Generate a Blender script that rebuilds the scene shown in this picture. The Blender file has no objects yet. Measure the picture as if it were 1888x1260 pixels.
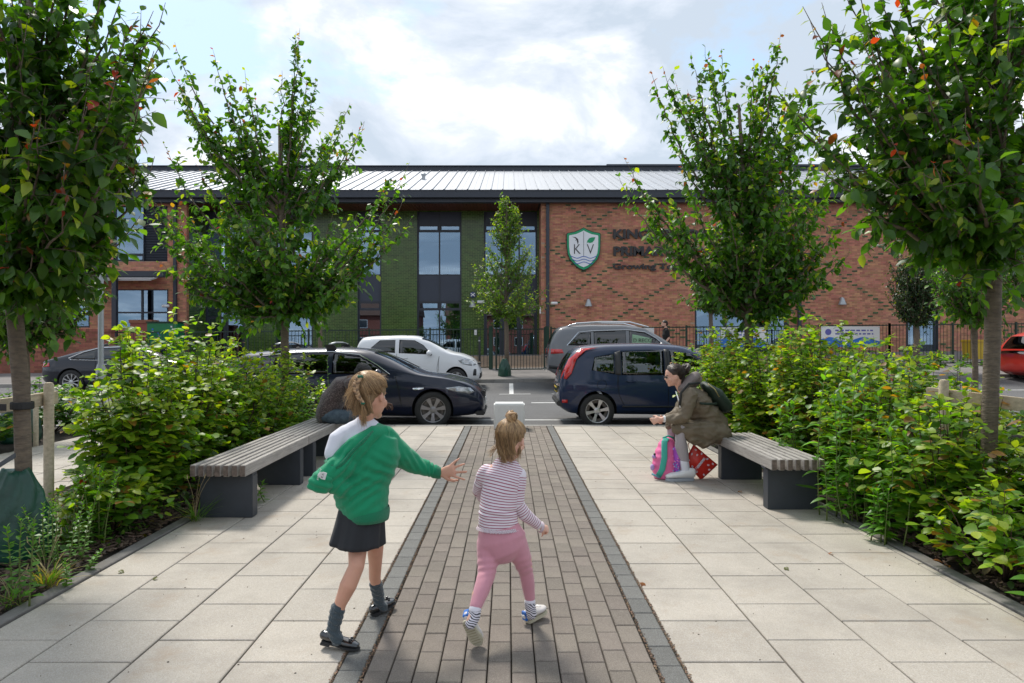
import bpy, bmesh, math, random
import numpy as np
from mathutils import Vector, Matrix, noise
from math import radians as R, sin, cos, pi
random.seed(7); rng = np.random.default_rng(7)
S = bpy.context.scene
COL = S.collection
# ---------------------------------------------------------------- camera, light, exposure
F = 1259.0; H = 1.45                      # focal length in photo pixels, eye height
cam = bpy.data.cameras.new('camera'); camo = bpy.data.objects.new('camera', cam); COL.objects.link(camo)
cam.sensor_width = 36; cam.lens = F/1888*36
cam.shift_x = 7/1888; cam.shift_y = 2/1888
camo.location = (0, 0, H); camo.rotation_euler = (R(90), 0, 0)
cam.clip_end = 2000; cam.clip_start = 0.05
S.camera = camo
SUN_EL, SUN_AZ = 56, -28                  # azimuth from +Y towards +X
sd = Vector((sin(R(SUN_AZ))*cos(R(SUN_EL)), cos(R(SUN_AZ))*cos(R(SUN_EL)), sin(R(SUN_EL))))
sun = bpy.data.lights.new('sun', 'SUN'); suno = bpy.data.objects.new('sun', sun); COL.objects.link(suno)
sun.energy = 2.4; sun.angle = R(11); sun.color = (1, 0.95, 0.87)
suno.rotation_euler = sd.to_track_quat('Z', 'Y').to_euler(); suno.location = (0, 0, 40)
world = bpy.data.worlds.new('World'); S.world = world; world.use_nodes = True
def build_world():
    nt = world.node_tree; nt.nodes.clear(); N = nt.nodes.new; L = nt.links.new
    out = N('ShaderNodeOutputWorld'); bg = N('ShaderNodeBackground'); bg.inputs[1].default_value = 0.12
    sky = N('ShaderNodeTexSky'); sky.sky_type = 'NISHITA'; sky.sun_disc = False
    sky.sun_elevation = R(SUN_EL); sky.sun_rotation = R(SUN_AZ); sky.air_density = 1.0; sky.dust_density = 1.5
    tc = N('ShaderNodeTexCoord'); sep = N('ShaderNodeSeparateXYZ'); L(tc.outputs['Generated'], sep.inputs[0])
    def m(op, a, b=None, c=None):
        n = N('ShaderNodeMath'); n.operation = op
        for i, v in enumerate((a, b, c)):
            if v is None: continue
            if hasattr(v, 'links'): L(v, n.inputs[i])
            else: n.inputs[i].default_value = v
        return n.outputs[0]
    zz = m('ADD', m('MAXIMUM', sep.outputs[2], 0.0), 0.22)
    cx = m('DIVIDE', sep.outputs[0], zz); cy = m('DIVIDE', sep.outputs[1], zz)
    cb = N('ShaderNodeCombineXYZ'); L(cx, cb.inputs[0]); L(cy, cb.inputs[1])
    def nz(scale, det, rough, off, dist=0.0):
        mp = N('ShaderNodeMapping'); mp.inputs['Location'].default_value = off; L(cb.outputs[0], mp.inputs[0])
        n = N('ShaderNodeTexNoise'); n.inputs['Scale'].default_value = scale; n.inputs['Detail'].default_value = det
        n.inputs['Roughness'].default_value = rough; n.inputs['Distortion'].default_value = dist; L(mp.outputs[0], n.inputs['Vector'])
        return n.outputs['Fac']
    def ramp(v, pts):
        r = N('ShaderNodeValToRGB'); e = r.color_ramp.elements
        e[0].position, e[0].color = pts[0]; e[1].position, e[1].color = pts[-1]
        for p, c in pts[1:-1]:
            k = e.new(p); k.color = c
        L(v, r.inputs[0]); return r.outputs[0]
    dens = ramp(nz(1.35, 10, 0.60, (2.55, 1.2, 0), 0.2), [(0.37, (0, 0, 0, 1)), (0.44, (1, 1, 1, 1))])
    shade = ramp(nz(1.5, 9, 0.58, (5.1, -3.3, 2), 0.5), [(0.45, (0.46, 0.53, 0.61, 1)), (0.54, (0.62, 0.67, 0.74, 1)), (0.64, (1.0, 1.0, 1.0, 1))])
    mul = N('ShaderNodeMixRGB'); mul.blend_type = 'MULTIPLY'; mul.inputs[0].default_value = 1
    L(shade, mul.inputs[1]); mul.inputs[2].default_value = (7.4, 7.4, 7.5, 1)
    blue = N('ShaderNodeMixRGB'); blue.inputs[0].default_value = 0.60       # thin veil over the blue gaps
    L(sky.outputs[0], blue.inputs[1]); blue.inputs[2].default_value = (3.3, 4.7, 6.1, 1)
    mix = N('ShaderNodeMixRGB'); L(dens, mix.inputs[0]); L(blue.outputs[0], mix.inputs[1]); L(mul.outputs[0], mix.inputs[2])
    L(mix.outputs[0], bg.inputs[0]); L(bg.outputs[0], out.inputs[0])
build_world()
S.view_settings.view_transform = 'Standard'; S.view_settings.look = 'None'
S.view_settings.gamma = 1; S.view_settings.use_curve_mapping = False
S.view_settings.exposure = 0.68
S.render.engine = 'CYCLES'
S.cycles.max_bounces = 8; S.cycles.transparent_max_bounces = 16

# ---------------------------------------------------------------- helpers
def W(px, py, Y):                          # photo pixel + distance -> world point (modelling aid)
    return Vector(((px-937)*Y/F, Y, H-(py-632)*Y/F))
ORG = {}
def tag(o, label=None, cat=None, group=None, kind=None):
    if label: o['label'] = label
    if cat: o['category'] = cat
    if group: o['group'] = group
    if kind: o['kind'] = kind
    return o
def thing(name, label, cat, loc, group=None, rz=0, kind=None):
    o = bpy.data.objects.new(name, None); COL.objects.link(o); o.location = loc; o.rotation_euler = (0, 0, rz)
    o.empty_display_size = 0.1
    ORG[o.name] = Vector(loc) if rz == 0 else None
    return tag(o, label, cat, group, kind)
def link(name, me, mat=None, parent=None, smooth=False, local=False, label=None):
    """mesh given in world coordinates; children of a thing are shifted to its origin"""
    o = bpy.data.objects.new(name, me); COL.objects.link(o)
    if mat is not None:
        for m_ in (mat if isinstance(mat, (list, tuple)) else [mat]): me.materials.append(m_)
    if smooth and len(me.polygons): me.polygons.foreach_set('use_smooth', [True]*len(me.polygons))
    if parent is not None:
        o.parent = parent
        org = ORG.get(parent.name)
        if not local and org is not None: me.transform(Matrix.Translation(-org))
        ORG[o.name] = org
    if label: o['label'] = label
    return o
def inst(src, name, parent, loc, rot=(0, 0, 0), scale=None):
    o = bpy.data.objects.new(name, src); COL.objects.link(o); o.parent = parent
    org = ORG.get(parent.name) if parent else None
    o.location = Vector(loc)-(org or Vector((0, 0, 0))); o.rotation_euler = rot
    if scale: o.scale = scale
    return o
def auto_smooth(o, ang=35):
    me = o.data
    me.polygons.foreach_set('use_smooth', [True]*len(me.polygons))
    bm = bmesh.new(); bm.from_mesh(me); lim = R(ang)
    for e in bm.edges:
        if len(e.link_faces) == 2: e.smooth = e.calc_face_angle(0) < lim
    bm.to_mesh(me); bm.free()
def curve(a, b, c, n):
    return [(a*(1-t)**2+b*2*t*(1-t)+c*t*t) for t in [i/(n-1) for i in range(n)]]
class MB:
    def __init__(s): s.v = []; s.f = []; s.mi = []
    def add(s, vs, fs, mi=0):
        n = len(s.v); s.v += [tuple(p) for p in vs]; s.f += [tuple(i+n for i in f) for f in fs]; s.mi += [mi]*len(fs); return s
    def box(s, x0, x1, y0, y1, z0, z1, mi=0, skip=''):
        v = [(x0, y0, z0), (x1, y0, z0), (x1, y1, z0), (x0, y1, z0), (x0, y0, z1), (x1, y0, z1), (x1, y1, z1), (x0, y1, z1)]
        f = {'b': (0, 3, 2, 1), 't': (4, 5, 6, 7), 'f': (0, 1, 5, 4), 'r': (1, 2, 6, 5), 'k': (2, 3, 7, 6), 'l': (3, 0, 4, 7)}
        return s.add(v, [q for k, q in f.items() if k not in skip], mi)
    def obox(s, c, ax, ay, az, mi=0):      # oriented box: centre and three half vectors
        c, ax, ay, az = map(Vector, (c, ax, ay, az))
        v = [c+i*ax+j*ay+k*az for k in (-1, 1) for j, i in ((-1, -1), (-1, 1), (1, 1), (1, -1))]
        return s.add(v, [(0, 3, 2, 1), (4, 5, 6, 7), (0, 1, 5, 4), (1, 2, 6, 5), (2, 3, 7, 6), (3, 0, 4, 7)], mi)
    def tube(s, pts, rad, n=8, mi=0, side=None, cap=True):
        """pts: points, rad: radius or (a, b) per point, side: direction of a"""
        pts = [Vector(p) for p in pts]; m_ = len(pts)
        if not isinstance(rad, (list,)): rad = [rad]*m_
        base = len(s.v); u = None
        for i, p in enumerate(pts):
            t = (pts[min(i+1, m_-1)]-pts[max(i-1, 0)]).normalized()
            if side is not None: ref = Vector(side)
            else: ref = u if u is not None else (Vector((0, 0, 1)) if abs(t.z) < .9 else Vector((1, 0, 0)))
            a = ref-t*ref.dot(t)
            if a.length < 1e-5: a = t.orthogonal()
            a.normalize(); b = t.cross(a); u = a
            r = rad[i]; ra, rb = r if isinstance(r, tuple) else (r, r)
            for k in range(n):
                th = 2*pi*k/n; s.v.append(tuple(p+a*(ra*cos(th))+b*(rb*sin(th))))
        for i in range(m_-1):
            for k in range(n):
                k2 = (k+1) % n; a0 = base+i*n
                s.f.append((a0+k, a0+k2, a0+n+k2, a0+n+k)); s.mi.append(mi)
        if cap:
            s.f.append(tuple(base+k for k in reversed(range(n)))); s.f.append(tuple(base+(m_-1)*n+k for k in range(n))); s.mi += [mi, mi]
        return s
    def rtube(s, pts, rad, n=14, side=None):   # tube with rounded ends (for bodies)
        pts = [Vector(p) for p in pts]
        if not isinstance(rad, list): rad = [rad]*len(pts)
        g = lambda r, k: (r[0]*k, r[1]*k) if isinstance(r, tuple) else r*k
        mx = lambda r: min(r) if isinstance(r, tuple) else r
        d0 = (pts[0]-pts[1]).normalized(); d1 = (pts[-1]-pts[-2]).normalized()
        A = [(pts[0]+d0*mx(rad[0])*c, g(rad[0], k)) for c, k in ((.97, .2), (.8, .6), (.45, .89))]
        B = [(pts[-1]+d1*mx(rad[-1])*c, g(rad[-1], k)) for c, k in ((.45, .89), (.8, .6), (.97, .2))]
        P = [a[0] for a in A]+pts+[b[0] for b in B]; Q = [a[1] for a in A]+rad+[b[1] for b in B]
        return s.tube(P, Q, n, side=side)
    def ball(s, c, r, n=12, M=None, mi=0):
        c = Vector(c); r = (r, r, r) if not isinstance(r, (tuple, list)) else r
        base = len(s.v); m_ = n//2
        for i in range(m_+1):
            ph = pi*i/m_
            for k in range(n):
                th = 2*pi*k/n; p = Vector((r[0]*sin(ph)*cos(th), r[1]*sin(ph)*sin(th), r[2]*cos(ph)))
                if M is not None: p = M @ p
                s.v.append(tuple(c+p))
        for i in range(m_):
            for k in range(n):
                k2 = (k+1) % n; a = base+i*n
                s.f.append((a+k, a+n+k, a+n+k2, a+k2)); s.mi.append(mi)
        return s
    def lathe(s, prof, c=(0, 0, 0), axis='z', n=24, mi=0, cap=False):   # prof: (r, h)
        base = len(s.v); c = Vector(c)
        for r, h in prof:
            for k in range(n):
                th = 2*pi*k/n
                p = {'z': (r*cos(th), r*sin(th), h), 'y': (r*cos(th), h, -r*sin(th)), 'x': (h, r*cos(th), r*sin(th))}[axis]
                s.v.append(tuple(c+Vector(p)))
        for i in range(len(prof)-1):
            for k in range(n):
                k2 = (k+1) % n; a = base+i*n
                s.f.append((a+k, a+k2, a+n+k2, a+n+k)); s.mi.append(mi)
        if cap:
            s.f.append(tuple(base+k for k in reversed(range(n)))); s.f.append(tuple(base+(len(prof)-1)*n+k for k in range(n))); s.mi += [mi, mi]
        return s
    def prism(s, poly, y0, y1, axis='y', mi=0):    # poly in (x,z), extruded along y
        n = len(poly)
        mk = {'y': lambda p, h: (p[0], h, p[1]), 'z': lambda p, h: (p[0], p[1], h), 'x': lambda p, h: (h, p[0], p[1])}[axis]
        v = [mk(p, y0) for p in poly]+[mk(p, y1) for p in poly]
        f = [tuple(range(n)), tuple(reversed(range(n, 2*n)))]+[(i, i+n, (i+1) % n+n, (i+1) % n) for i in range(n)]
        return s.add(v, f, mi)
    def mesh(s, name='m', fix=True):
        me = bpy.data.meshes.new(name); me.from_pydata(s.v, [], s.f)
        if any(s.mi): me.polygons.foreach_set('material_index', s.mi)
        if fix:
            bm = bmesh.new(); bm.from_mesh(me); bmesh.ops.recalc_face_normals(bm, faces=bm.faces); bm.to_mesh(me); bm.free()
        me.update(); return me
    def out(s, name, mat, parent=None, smooth=False, local=False, label=None, bevel=0, ang=None, seg=2):
        me = s.mesh(name)
        if bevel:
            bm = bmesh.new(); bm.from_mesh(me)
            es = [e for e in bm.edges if len(e.link_faces) == 2 and e.calc_face_angle(0) > R(30)]
            bmesh.ops.bevel(bm, geom=es, offset=bevel, segments=seg, affect='EDGES', clamp_overlap=True); bm.to_mesh(me); bm.free()
        o = link(name, me, mat, parent, smooth, local, label)
        if ang: auto_smooth(o, ang)
        return o
def bake(o, mods):                         # apply modifiers given as (type, {props})
    for t, pr in mods:
        m_ = o.modifiers.new(t, t)
        for k, v in pr.items(): setattr(m_, k, v)
    dg = bpy.context.evaluated_depsgraph_get(); dg.update()
    me = bpy.data.meshes.new_from_object(o.evaluated_get(dg)); old = o.data
    o.modifiers.clear(); o.data = me; bpy.data.meshes.remove(old)
    return o
def blob(mb, name, mat, parent=None, voxel=0.006, it=6, disp=None, label=None, local=False):
    me = mb.mesh(name, fix=True); tmp = bpy.data.objects.new('tmp', me); COL.objects.link(tmp)
    bake(tmp, [('REMESH', dict(mode='VOXEL', voxel_size=voxel)), ('SMOOTH', dict(iterations=it, factor=0.6))])
    me = tmp.data; bpy.data.objects.remove(tmp); me.materials.clear()
    if disp:
        n = len(me.vertices); co = [v.co.copy() for v in me.vertices]; no = [v.normal.copy() for v in me.vertices]
        for i in range(n): me.vertices[i].co = co[i]+no[i]*disp(co[i], no[i])
    me.name = name
    return link(name, me, mat, parent, True, local, label)
# ---------------------------------------------------------------- materials
MATS = {}
def mat(name, col, rough=0.6, metal=0.0, var=0.0, scale=8.0, bump=0.0, bscale=60.0, spec=0.5, coat=0.0, obj=0.0, island=0.0, sub=0.0, col2=None, stretch=None, hue=0.0, sheen=0.0, emit=None, coord='Object'):
    m_ = bpy.data.materials.new(name); m_.use_nodes = True; nt = m_.node_tree; b = nt.nodes['Principled BSDF']
    N = nt.nodes.new; L = nt.links.new
    b.inputs['Roughness'].default_value = rough; b.inputs['Metallic'].default_value = metal
    b.inputs['Specular IOR Level'].default_value = spec; b.inputs['Coat Weight'].default_value = coat
    b.inputs['Coat Roughness'].default_value = 0.04; b.inputs['Sheen Weight'].default_value = sheen
    if sub: b.inputs['Subsurface Weight'].default_value = sub; b.inputs['Subsurface Radius'].default_value = (.02, .008, .004)
    c = tuple(col)+(1,); src = None
    tc = N('ShaderNodeTexCoord'); vec = tc.outputs[coord]
    if stretch:
        mp = N('ShaderNodeMapping'); mp.inputs['Scale'].default_value = stretch; L(vec, mp.inputs[0]); vec = mp.outputs[0]
    rgb = N('ShaderNodeRGB'); rgb.outputs[0].default_value = c; src = rgb.outputs[0]
    if col2 is not None or var:
        n = N('ShaderNodeTexNoise'); n.inputs['Scale'].default_value = scale; n.inputs['Detail'].default_value = 8; n.inputs['Roughness'].default_value = .62
        L(vec, n.inputs['Vector'])
        mr = N('ShaderNodeMapRange'); mr.inputs[1].default_value = .3; mr.inputs[2].default_value = .7; L(n.outputs['Fac'], mr.inputs[0])
        mx = N('ShaderNodeMixRGB'); L(mr.outputs[0], mx.inputs[0])
        c2 = col2 if col2 is not None else [min(1, v*(1+var)) for v in col]
        c1 = col if col2 is not None else [v*(1-var) for v in col]
        mx.inputs[1].default_value = tuple(c1)+(1,); mx.inputs[2].default_value = tuple(c2)+(1,); src = mx.outputs[0]
    def vary(src, rnd, amt):
        hsv = N('ShaderNodeHueSaturation'); mr = N('ShaderNodeMapRange'); mr.inputs[3].default_value = 1-amt; mr.inputs[4].default_value = 1+amt
        L(rnd, mr.inputs[0]); L(mr.outputs[0], hsv.inputs['Value']); L(src, hsv.inputs['Color'])
        if hue:
            wn = N('ShaderNodeTexWhiteNoise'); wn.noise_dimensions = '1D'; L(rnd, wn.inputs['W'])
            m2 = N('ShaderNodeMapRange'); m2.inputs[3].default_value = .5-hue; m2.inputs[4].default_value = .5+hue
            L(wn.outputs['Value'], m2.inputs[0]); L(m2.outputs[0], hsv.inputs['Hue'])
        return hsv.outputs[0]
    if obj:
        oi = N('ShaderNodeObjectInfo'); src = vary(src, oi.outputs['Random'], obj)
    if island:
        ge = N('ShaderNodeNewGeometry'); src = vary(src, ge.outputs['Random Per Island'], island)
    L(src, b.inputs['Base Color'])
    if bump:
        n2 = N('ShaderNodeTexNoise'); n2.inputs['Scale'].default_value = bscale; n2.inputs['Detail'].default_value = 6; L(vec, n2.inputs['Vector'])
        bp = N('ShaderNodeBump'); bp.inputs['Strength'].default_value = bump; bp.inputs['Distance'].default_value = 0.01
        L(n2.outputs['Fac'], bp.inputs['Height']); L(bp.outputs[0], b.inputs['Normal'])
    MATS[name] = m_; return m_
def speckle(m_, c_dark, c_light, sc=300, amt=0.5):     # exposed-aggregate fleck on top of a base colour
    nt = m_.node_tree; b = nt.nodes['Principled BSDF']; N = nt.nodes.new; L = nt.links.new
    src = b.inputs['Base Color'].links[0].from_socket
    tc = N('ShaderNodeTexCoord'); ge = N('ShaderNodeNewGeometry')
    v = N('ShaderNodeTexVoronoi'); v.inputs['Scale'].default_value = sc; L(ge.outputs['Position'], v.inputs['Vector'])
    sp = N('ShaderNodeSeparateColor'); L(v.outputs['Color'], sp.inputs[0])
    for ch, c, th in ((0, c_dark, .80), (1, c_light, .75)):
        cm = N('ShaderNodeMath'); cm.operation = 'GREATER_THAN'; cm.inputs[1].default_value = th; L(sp.outputs[ch], cm.inputs[0])
        mu = N('ShaderNodeMath'); mu.operation = 'MULTIPLY'; mu.inputs[1].default_value = amt; L(cm.outputs[0], mu.inputs[0])
        mx = N('ShaderNodeMixRGB'); L(mu.outputs[0], mx.inputs[0]); L(src, mx.inputs[1]); mx.inputs[2].default_value = tuple(c)+(1,); src = mx.outputs[0]
    L(src, b.inputs['Base Color']); return m_
def stain(m_, c, sc=1.2, lo=.55, hi=.72, amt=.5):      # blotches of dirt with their own shape, in world position
    nt = m_.node_tree; b = nt.nodes['Principled BSDF']; N = nt.nodes.new; L = nt.links.new
    src = b.inputs['Base Color'].links[0].from_socket
    ge = N('ShaderNodeNewGeometry'); n = N('ShaderNodeTexNoise'); n.inputs['Scale'].default_value = sc; n.inputs['Detail'].default_value = 9; n.inputs['Roughness'].default_value = .65
    L(ge.outputs['Position'], n.inputs['Vector'])
    mr = N('ShaderNodeMapRange'); mr.inputs[1].default_value = lo; mr.inputs[2].default_value = hi; mr.inputs[4].default_value = amt; L(n.outputs['Fac'], mr.inputs[0])
    mx = N('ShaderNodeMixRGB'); L(mr.outputs[0], mx.inputs[0]); L(src, mx.inputs[1]); mx.inputs[2].default_value = tuple(c)+(1,)
    L(mx.outputs[0], b.inputs['Base Color']); return m_
def leafmat(name, rough=0.38, trans=0.45, spec=0.5):
    m_ = bpy.data.materials.new(name); m_.use_nodes = True; nt = m_.node_tree; N = nt.nodes.new; L = nt.links.new
    b = nt.nodes['Principled BSDF']; out = nt.nodes['Material Output']
    at = N('ShaderNodeAttribute'); at.attribute_name = 'leaf_colour'
    L(at.outputs['Color'], b.inputs['Base Color']); b.inputs['Roughness'].default_value = rough; b.inputs['Specular IOR Level'].default_value = spec
    tr = N('ShaderNodeBsdfTranslucent'); hs = N('ShaderNodeMixRGB'); hs.blend_type = 'MULTIPLY'; hs.inputs[0].default_value = 1
    L(at.outputs['Color'], hs.inputs[1]); hs.inputs[2].default_value = (2.9, 2.9, .45, 1); L(hs.outputs[0], tr.inputs['Color'])
    mx = N('ShaderNodeMixShader'); mx.inputs[0].default_value = trans; L(b.outputs[0], mx.inputs[1]); L(tr.outputs[0], mx.inputs[2]); L(mx.outputs[0], out.inputs['Surface'])
    return m_
def glassmat(name, tint=(.3, .36, .36), gcol=(1, 1, 1), rough=0.0, ior=1.5, fmin=0.0):
    m_ = bpy.data.materials.new(name); m_.use_nodes = True; nt = m_.node_tree; nt.nodes.clear(); N = nt.nodes.new; L = nt.links.new
    out = N('ShaderNodeOutputMaterial'); t = N('ShaderNodeBsdfTransparent'); t.inputs[0].default_value = tuple(tint)+(1,)
    g = N('ShaderNodeBsdfGlossy'); g.inputs['Roughness'].default_value = rough; g.inputs['Color'].default_value = tuple(gcol)+(1,); fr = N('ShaderNodeFresnel'); fr.inputs[0].default_value = ior
    mr = N('ShaderNodeMapRange'); mr.inputs[3].default_value = fmin; mr.inputs[4].default_value = 1; L(fr.outputs[0], mr.inputs[0])
    mx = N('ShaderNodeMixShader'); L(mr.outputs[0], mx.inputs[0]); L(t.outputs[0], mx.inputs[1]); L(g.outputs[0], mx.inputs[2]); L(mx.outputs[0], out.inputs[0])
    return m_
def weave(m_, c2, sc, vec='Object', amt=.5): return m_
M = {}
M['slab'] = stain(stain(speckle(mat('pale_granite_slab', (.42, .375, .315), .75, var=.05, scale=3, obj=.07, bump=.5, bscale=260), (.26, .24, .22), (.60, .58, .54), 260, .38), (.27, .24, .205), 1.3, .46, .66, .62), (.33, .245, .17), 2.7, .56, .72, .50)
M['paver'] = stain(speckle(mat('grey_brown_paver', (.20, .17, .14), .85, var=.10, scale=6, obj=.14, hue=.008, bump=.8, bscale=180), (.10, .085, .075), (.34, .30, .27), 330, .35), (.14, .115, .10), 2.2, .5, .75, .45)
M['paver_far'] = stain(mat('grey_brown_paver_far', (.20, .17, .14), .85, island=.14, hue=.008, bump=.6, bscale=120), (.14, .115, .10), 2.2, .5, .75, .45)
M['sett'] = speckle(mat('dark_grey_granite_sett', (.125, .122, .112), .7, var=.10, scale=6, obj=.13, bump=.6, bscale=220), (.07, .075, .075), (.28, .29, .28), 300, .35)
M['edging'] = stain(mat('grey_concrete_edging', (.17, .16, .15), .9, var=.15, scale=12, obj=.1, bump=.5, bscale=120), (.10, .085, .07), 2.5, .5, .7, .6)
M['kerb'] = stain(mat('concrete_kerb', (.30, .285, .26), .85, var=.10, scale=9, obj=.08, bump=.4, bscale=120), (.16, .145, .13), 2.0, .5, .72, .5)
M['joint'] = mat('jointing_sand', (.085, .065, .045), .95, var=.35, scale=40, bump=.8, bscale=200)
M['asphalt'] = stain(speckle(mat('asphalt', (.115, .113, .112), .85, var=.08, scale=2, bump=.6, bscale=260), (.05, .05, .05), (.20, .2, .195), 180, .4), (.085, .083, .082), .8, .5, .7, .6)
M['pavement'] = stain(mat('tarmac_pavement', (.19, .175, .165), .9, var=.1, scale=3, bump=.4, bscale=120), (.13, .12, .11), 1.3, .5, .7, .5)
M['tan'] = mat('tan_block_paving', (.36, .25, .17), .85, island=.14, bump=.3, bscale=80)
M['paint'] = stain(mat('white_road_paint', (.66, .655, .63), .7, var=.08, scale=8), (.30, .3, .29), 6, .52, .72, .6)
M['soil'] = mat('dark_soil', (.035, .025, .018), .95, var=.4, scale=20, bump=1, bscale=60)
M['chips'] = mat('bark_chips', (.085, .055, .038), .85, island=.65, hue=.015)
M['brick'] = stain(mat('red_brick', (.46, .205, .125), .85, var=.14, scale=5, island=.26, hue=.018, bump=.5, bscale=90), (.42, .27, .20), .9, .52, .78, .35)
M['oldbrick'] = mat('old_red_brick', (.26, .095, .062), .85, island=.28, hue=.012, var=.1, scale=4, bump=.6, bscale=80)
M['mortar'] = mat('pale_mortar', (.40, .31, .23), .9, var=.1, scale=20)
M['gmortar'] = mat('yellow_green_mortar', (.33, .36, .13), .9, var=.1, scale=20)
M['gbrick'] = mat('green_glazed_brick', (.058, .112, .024), .2, island=.30, hue=.01, spec=.45, bump=.25, bscale=30)
M['navy'] = mat('dark_blue_grey_metal', (.030, .037, .052), .45, var=.08, scale=4, spec=.5)
M['navyp'] = mat('dark_blue_grey_panel', (.040, .050, .075), .5, var=.06, scale=3)
M['roof'] = mat('silver_standing_seam', (.42, .44, .47), .40, metal=.35, var=.08, scale=.8, stretch=(3, .12, 1), obj=.04)
M['soffit'] = mat('brown_timber_soffit', (.13, .045, .022), .6, var=.25, scale=10, stretch=(12, .6, 1), obj=.15)
M['alu'] = mat('galvanised_steel', (.42, .44, .45), .5, metal=.5, var=.12, scale=6)
M['greenpaint'] = mat('green_powder_coat', (.012, .05, .028), .45)
M['fence'] = mat('dark_green_railing', (.012, .032, .02), .5)
M['white'] = mat('white_plastic', (.75, .75, .74), .4, var=.03, scale=6)
M['whitestone'] = stain(mat('white_concrete', (.66, .665, .65), .75, var=.03, scale=8, bump=.2, bscale=120), (.50, .49, .46), 5, .5, .75, .5)
M['black'] = mat('black_rubber', (.018, .018, .018), .65)
M['blackpl'] = mat('black_plastic', (.02, .021, .023), .45)
M['slatwood'] = stain(mat('weathered_grey_timber', (.36, .335, .31), .8, var=.28, scale=9, stretch=(14, .6, 14), obj=.14, bump=.7, bscale=26), (.20, .185, .17), 3.0, .5, .72, .55)
M['endgrain'] = mat('weathered_end_grain', (.15, .115, .095), .9, var=.5, scale=30)
M['steel'] = stain(mat('charcoal_powder_coat', (.038, .045, .056), .5, var=.12, scale=7), (.07, .075, .08), 7, .55, .8, .35)
M['stake'] = mat('pale_softwood', (.50, .42, .30), .8, var=.22, scale=7, stretch=(6, .8, 6), bump=.5, bscale=40)
M['bark'] = mat('smooth_brown_bark', (.20, .155, .11), .85, col2=(.10, .08, .062), scale=14, stretch=(1, 1, 3.5), bump=1.0, bscale=26)
M['twig'] = mat('dark_twig', (.075, .045, .03), .8)
M['leaf'] = leafmat('cherry_leaf', .40, .42)
M['leafs'] = leafmat('shrub_leaf', .42, .42)
M['leafd'] = leafmat('dark_leaf', .45, .25)
M['grass'] = leafmat('grass_blade', .5, .4)
M['bag'] = mat('green_tarpaulin', (.008, .055, .034), .34, var=.3, scale=6, bump=.9, bscale=14)
M['skin'] = mat('fair_skin', (.70, .41, .31), .5, var=.06, scale=14, sub=.12, spec=.35)
M['skinarm'] = mat('tanned_skin', (.62, .33, .23), .5, var=.06, scale=14, sub=.12, spec=.35)
M['skind'] = mat('dark_skin', (.10, .05, .032), .5, spec=.4)
M['cglass'] = glassmat('car_glass', (.42, .50, .48), rough=.0, fmin=.06)
M['cglassd'] = glassmat('dark_car_glass', (.05, .06, .065), fmin=.05)
M['bglass'] = glassmat('building_glass', (.36, .46, .52), fmin=.26, gcol=(.60, .80, 1.0))
# ---------------------------------------------------------------- ground, road, paving
YS = [2, 12.02, 12.1, 13.6, 16.2, 18.9, 21.1]
ZS = [-.03, -.03, -.12, -.09, .015, .024, .21]
def gz(X, Y):                               # road surface and rising far side
    ys = [12.1, 13.6, 16.2, 18.9, 21.1, 24, 29.5, 60]; zs = [-.12, -.09, .015, .024, .21, .46, .80, 1.0]
    k = float(np.interp(Y, [14, 20], [0, 1]))
    return float(np.interp(Y, ys, zs)) + .010*max(-25, min(25, X))*k
def sheet(name, x0, x1, ys, dz, m_, nx=30, label=None):
    mb = MB(); xs = np.linspace(x0, x1, nx)
    for y in ys:
        for x in xs: mb.v.append((x, y, (gz(x, y) if callable(dz) is False else 0)+(dz if not callable(dz) else dz(x, y))))
    for j in range(len(ys)-1):
        for i in range(nx-1):
            a = j*nx+i; mb.f.append((a, a+1, a+nx+1, a+nx)); mb.mi.append(0)
    o = mb.out(name, m_); return tag(o, kind='structure')
g = MB().add([(-900, -500, -.16), (900, -500, -.16), (900, 1500, -.16), (-900, 1500, -.16)], [(0, 1, 2, 3)])
tag(g.out('ground', M['soil']), kind='structure')
sheet('road', -70, 70, [12.08, 13.6, 16.2, 18.9, 21.14], 0.0, M['asphalt'])
# far pavement (above kerb) and tan apron of block paving at the entrance
sheet('pavement', -70, 70, [21.30, 24, 29.5, 40, 60], .085, M['pavement'])
pl = MB().add([(-60, -8, -.045), (60, -8, -.045), (60, 11.7, -.045), (-60, 11.7, -.045)], [(0, 1, 2, 3)])
tag(pl.out('paving_bed', M['joint']), kind='structure')
# road markings
def marking(x0, x1, y0, y1):
    mb = MB(); n = max(2, int((x1-x0)/1.5)+1); xs = np.linspace(x0, x1, n)
    for y in (y0, y1):
        for x in xs: mb.v.append((x, y, gz(x, y)+.005))
    for i in range(n-1): mb.f.append((i, i+1, n+i+1, n+i)); mb.mi.append(0)
    tag(mb.out('road_marking', M['paint']), kind='structure')
marking(-30, 30, 13.52, 13.62)
marking(.55, 1.9, 16.15, 16.27); marking(-6.5, -1.6, 16.15, 16.27); marking(5.0, 7.0, 16.15, 16.27)
marking(-.25, .62, 18.80, 18.90); marking(-14, -1.2, 18.80, 18.90); marking(1.2, 16, 18.80, 18.90)
marking(.03, .15, 18.90, 20.9)
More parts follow.
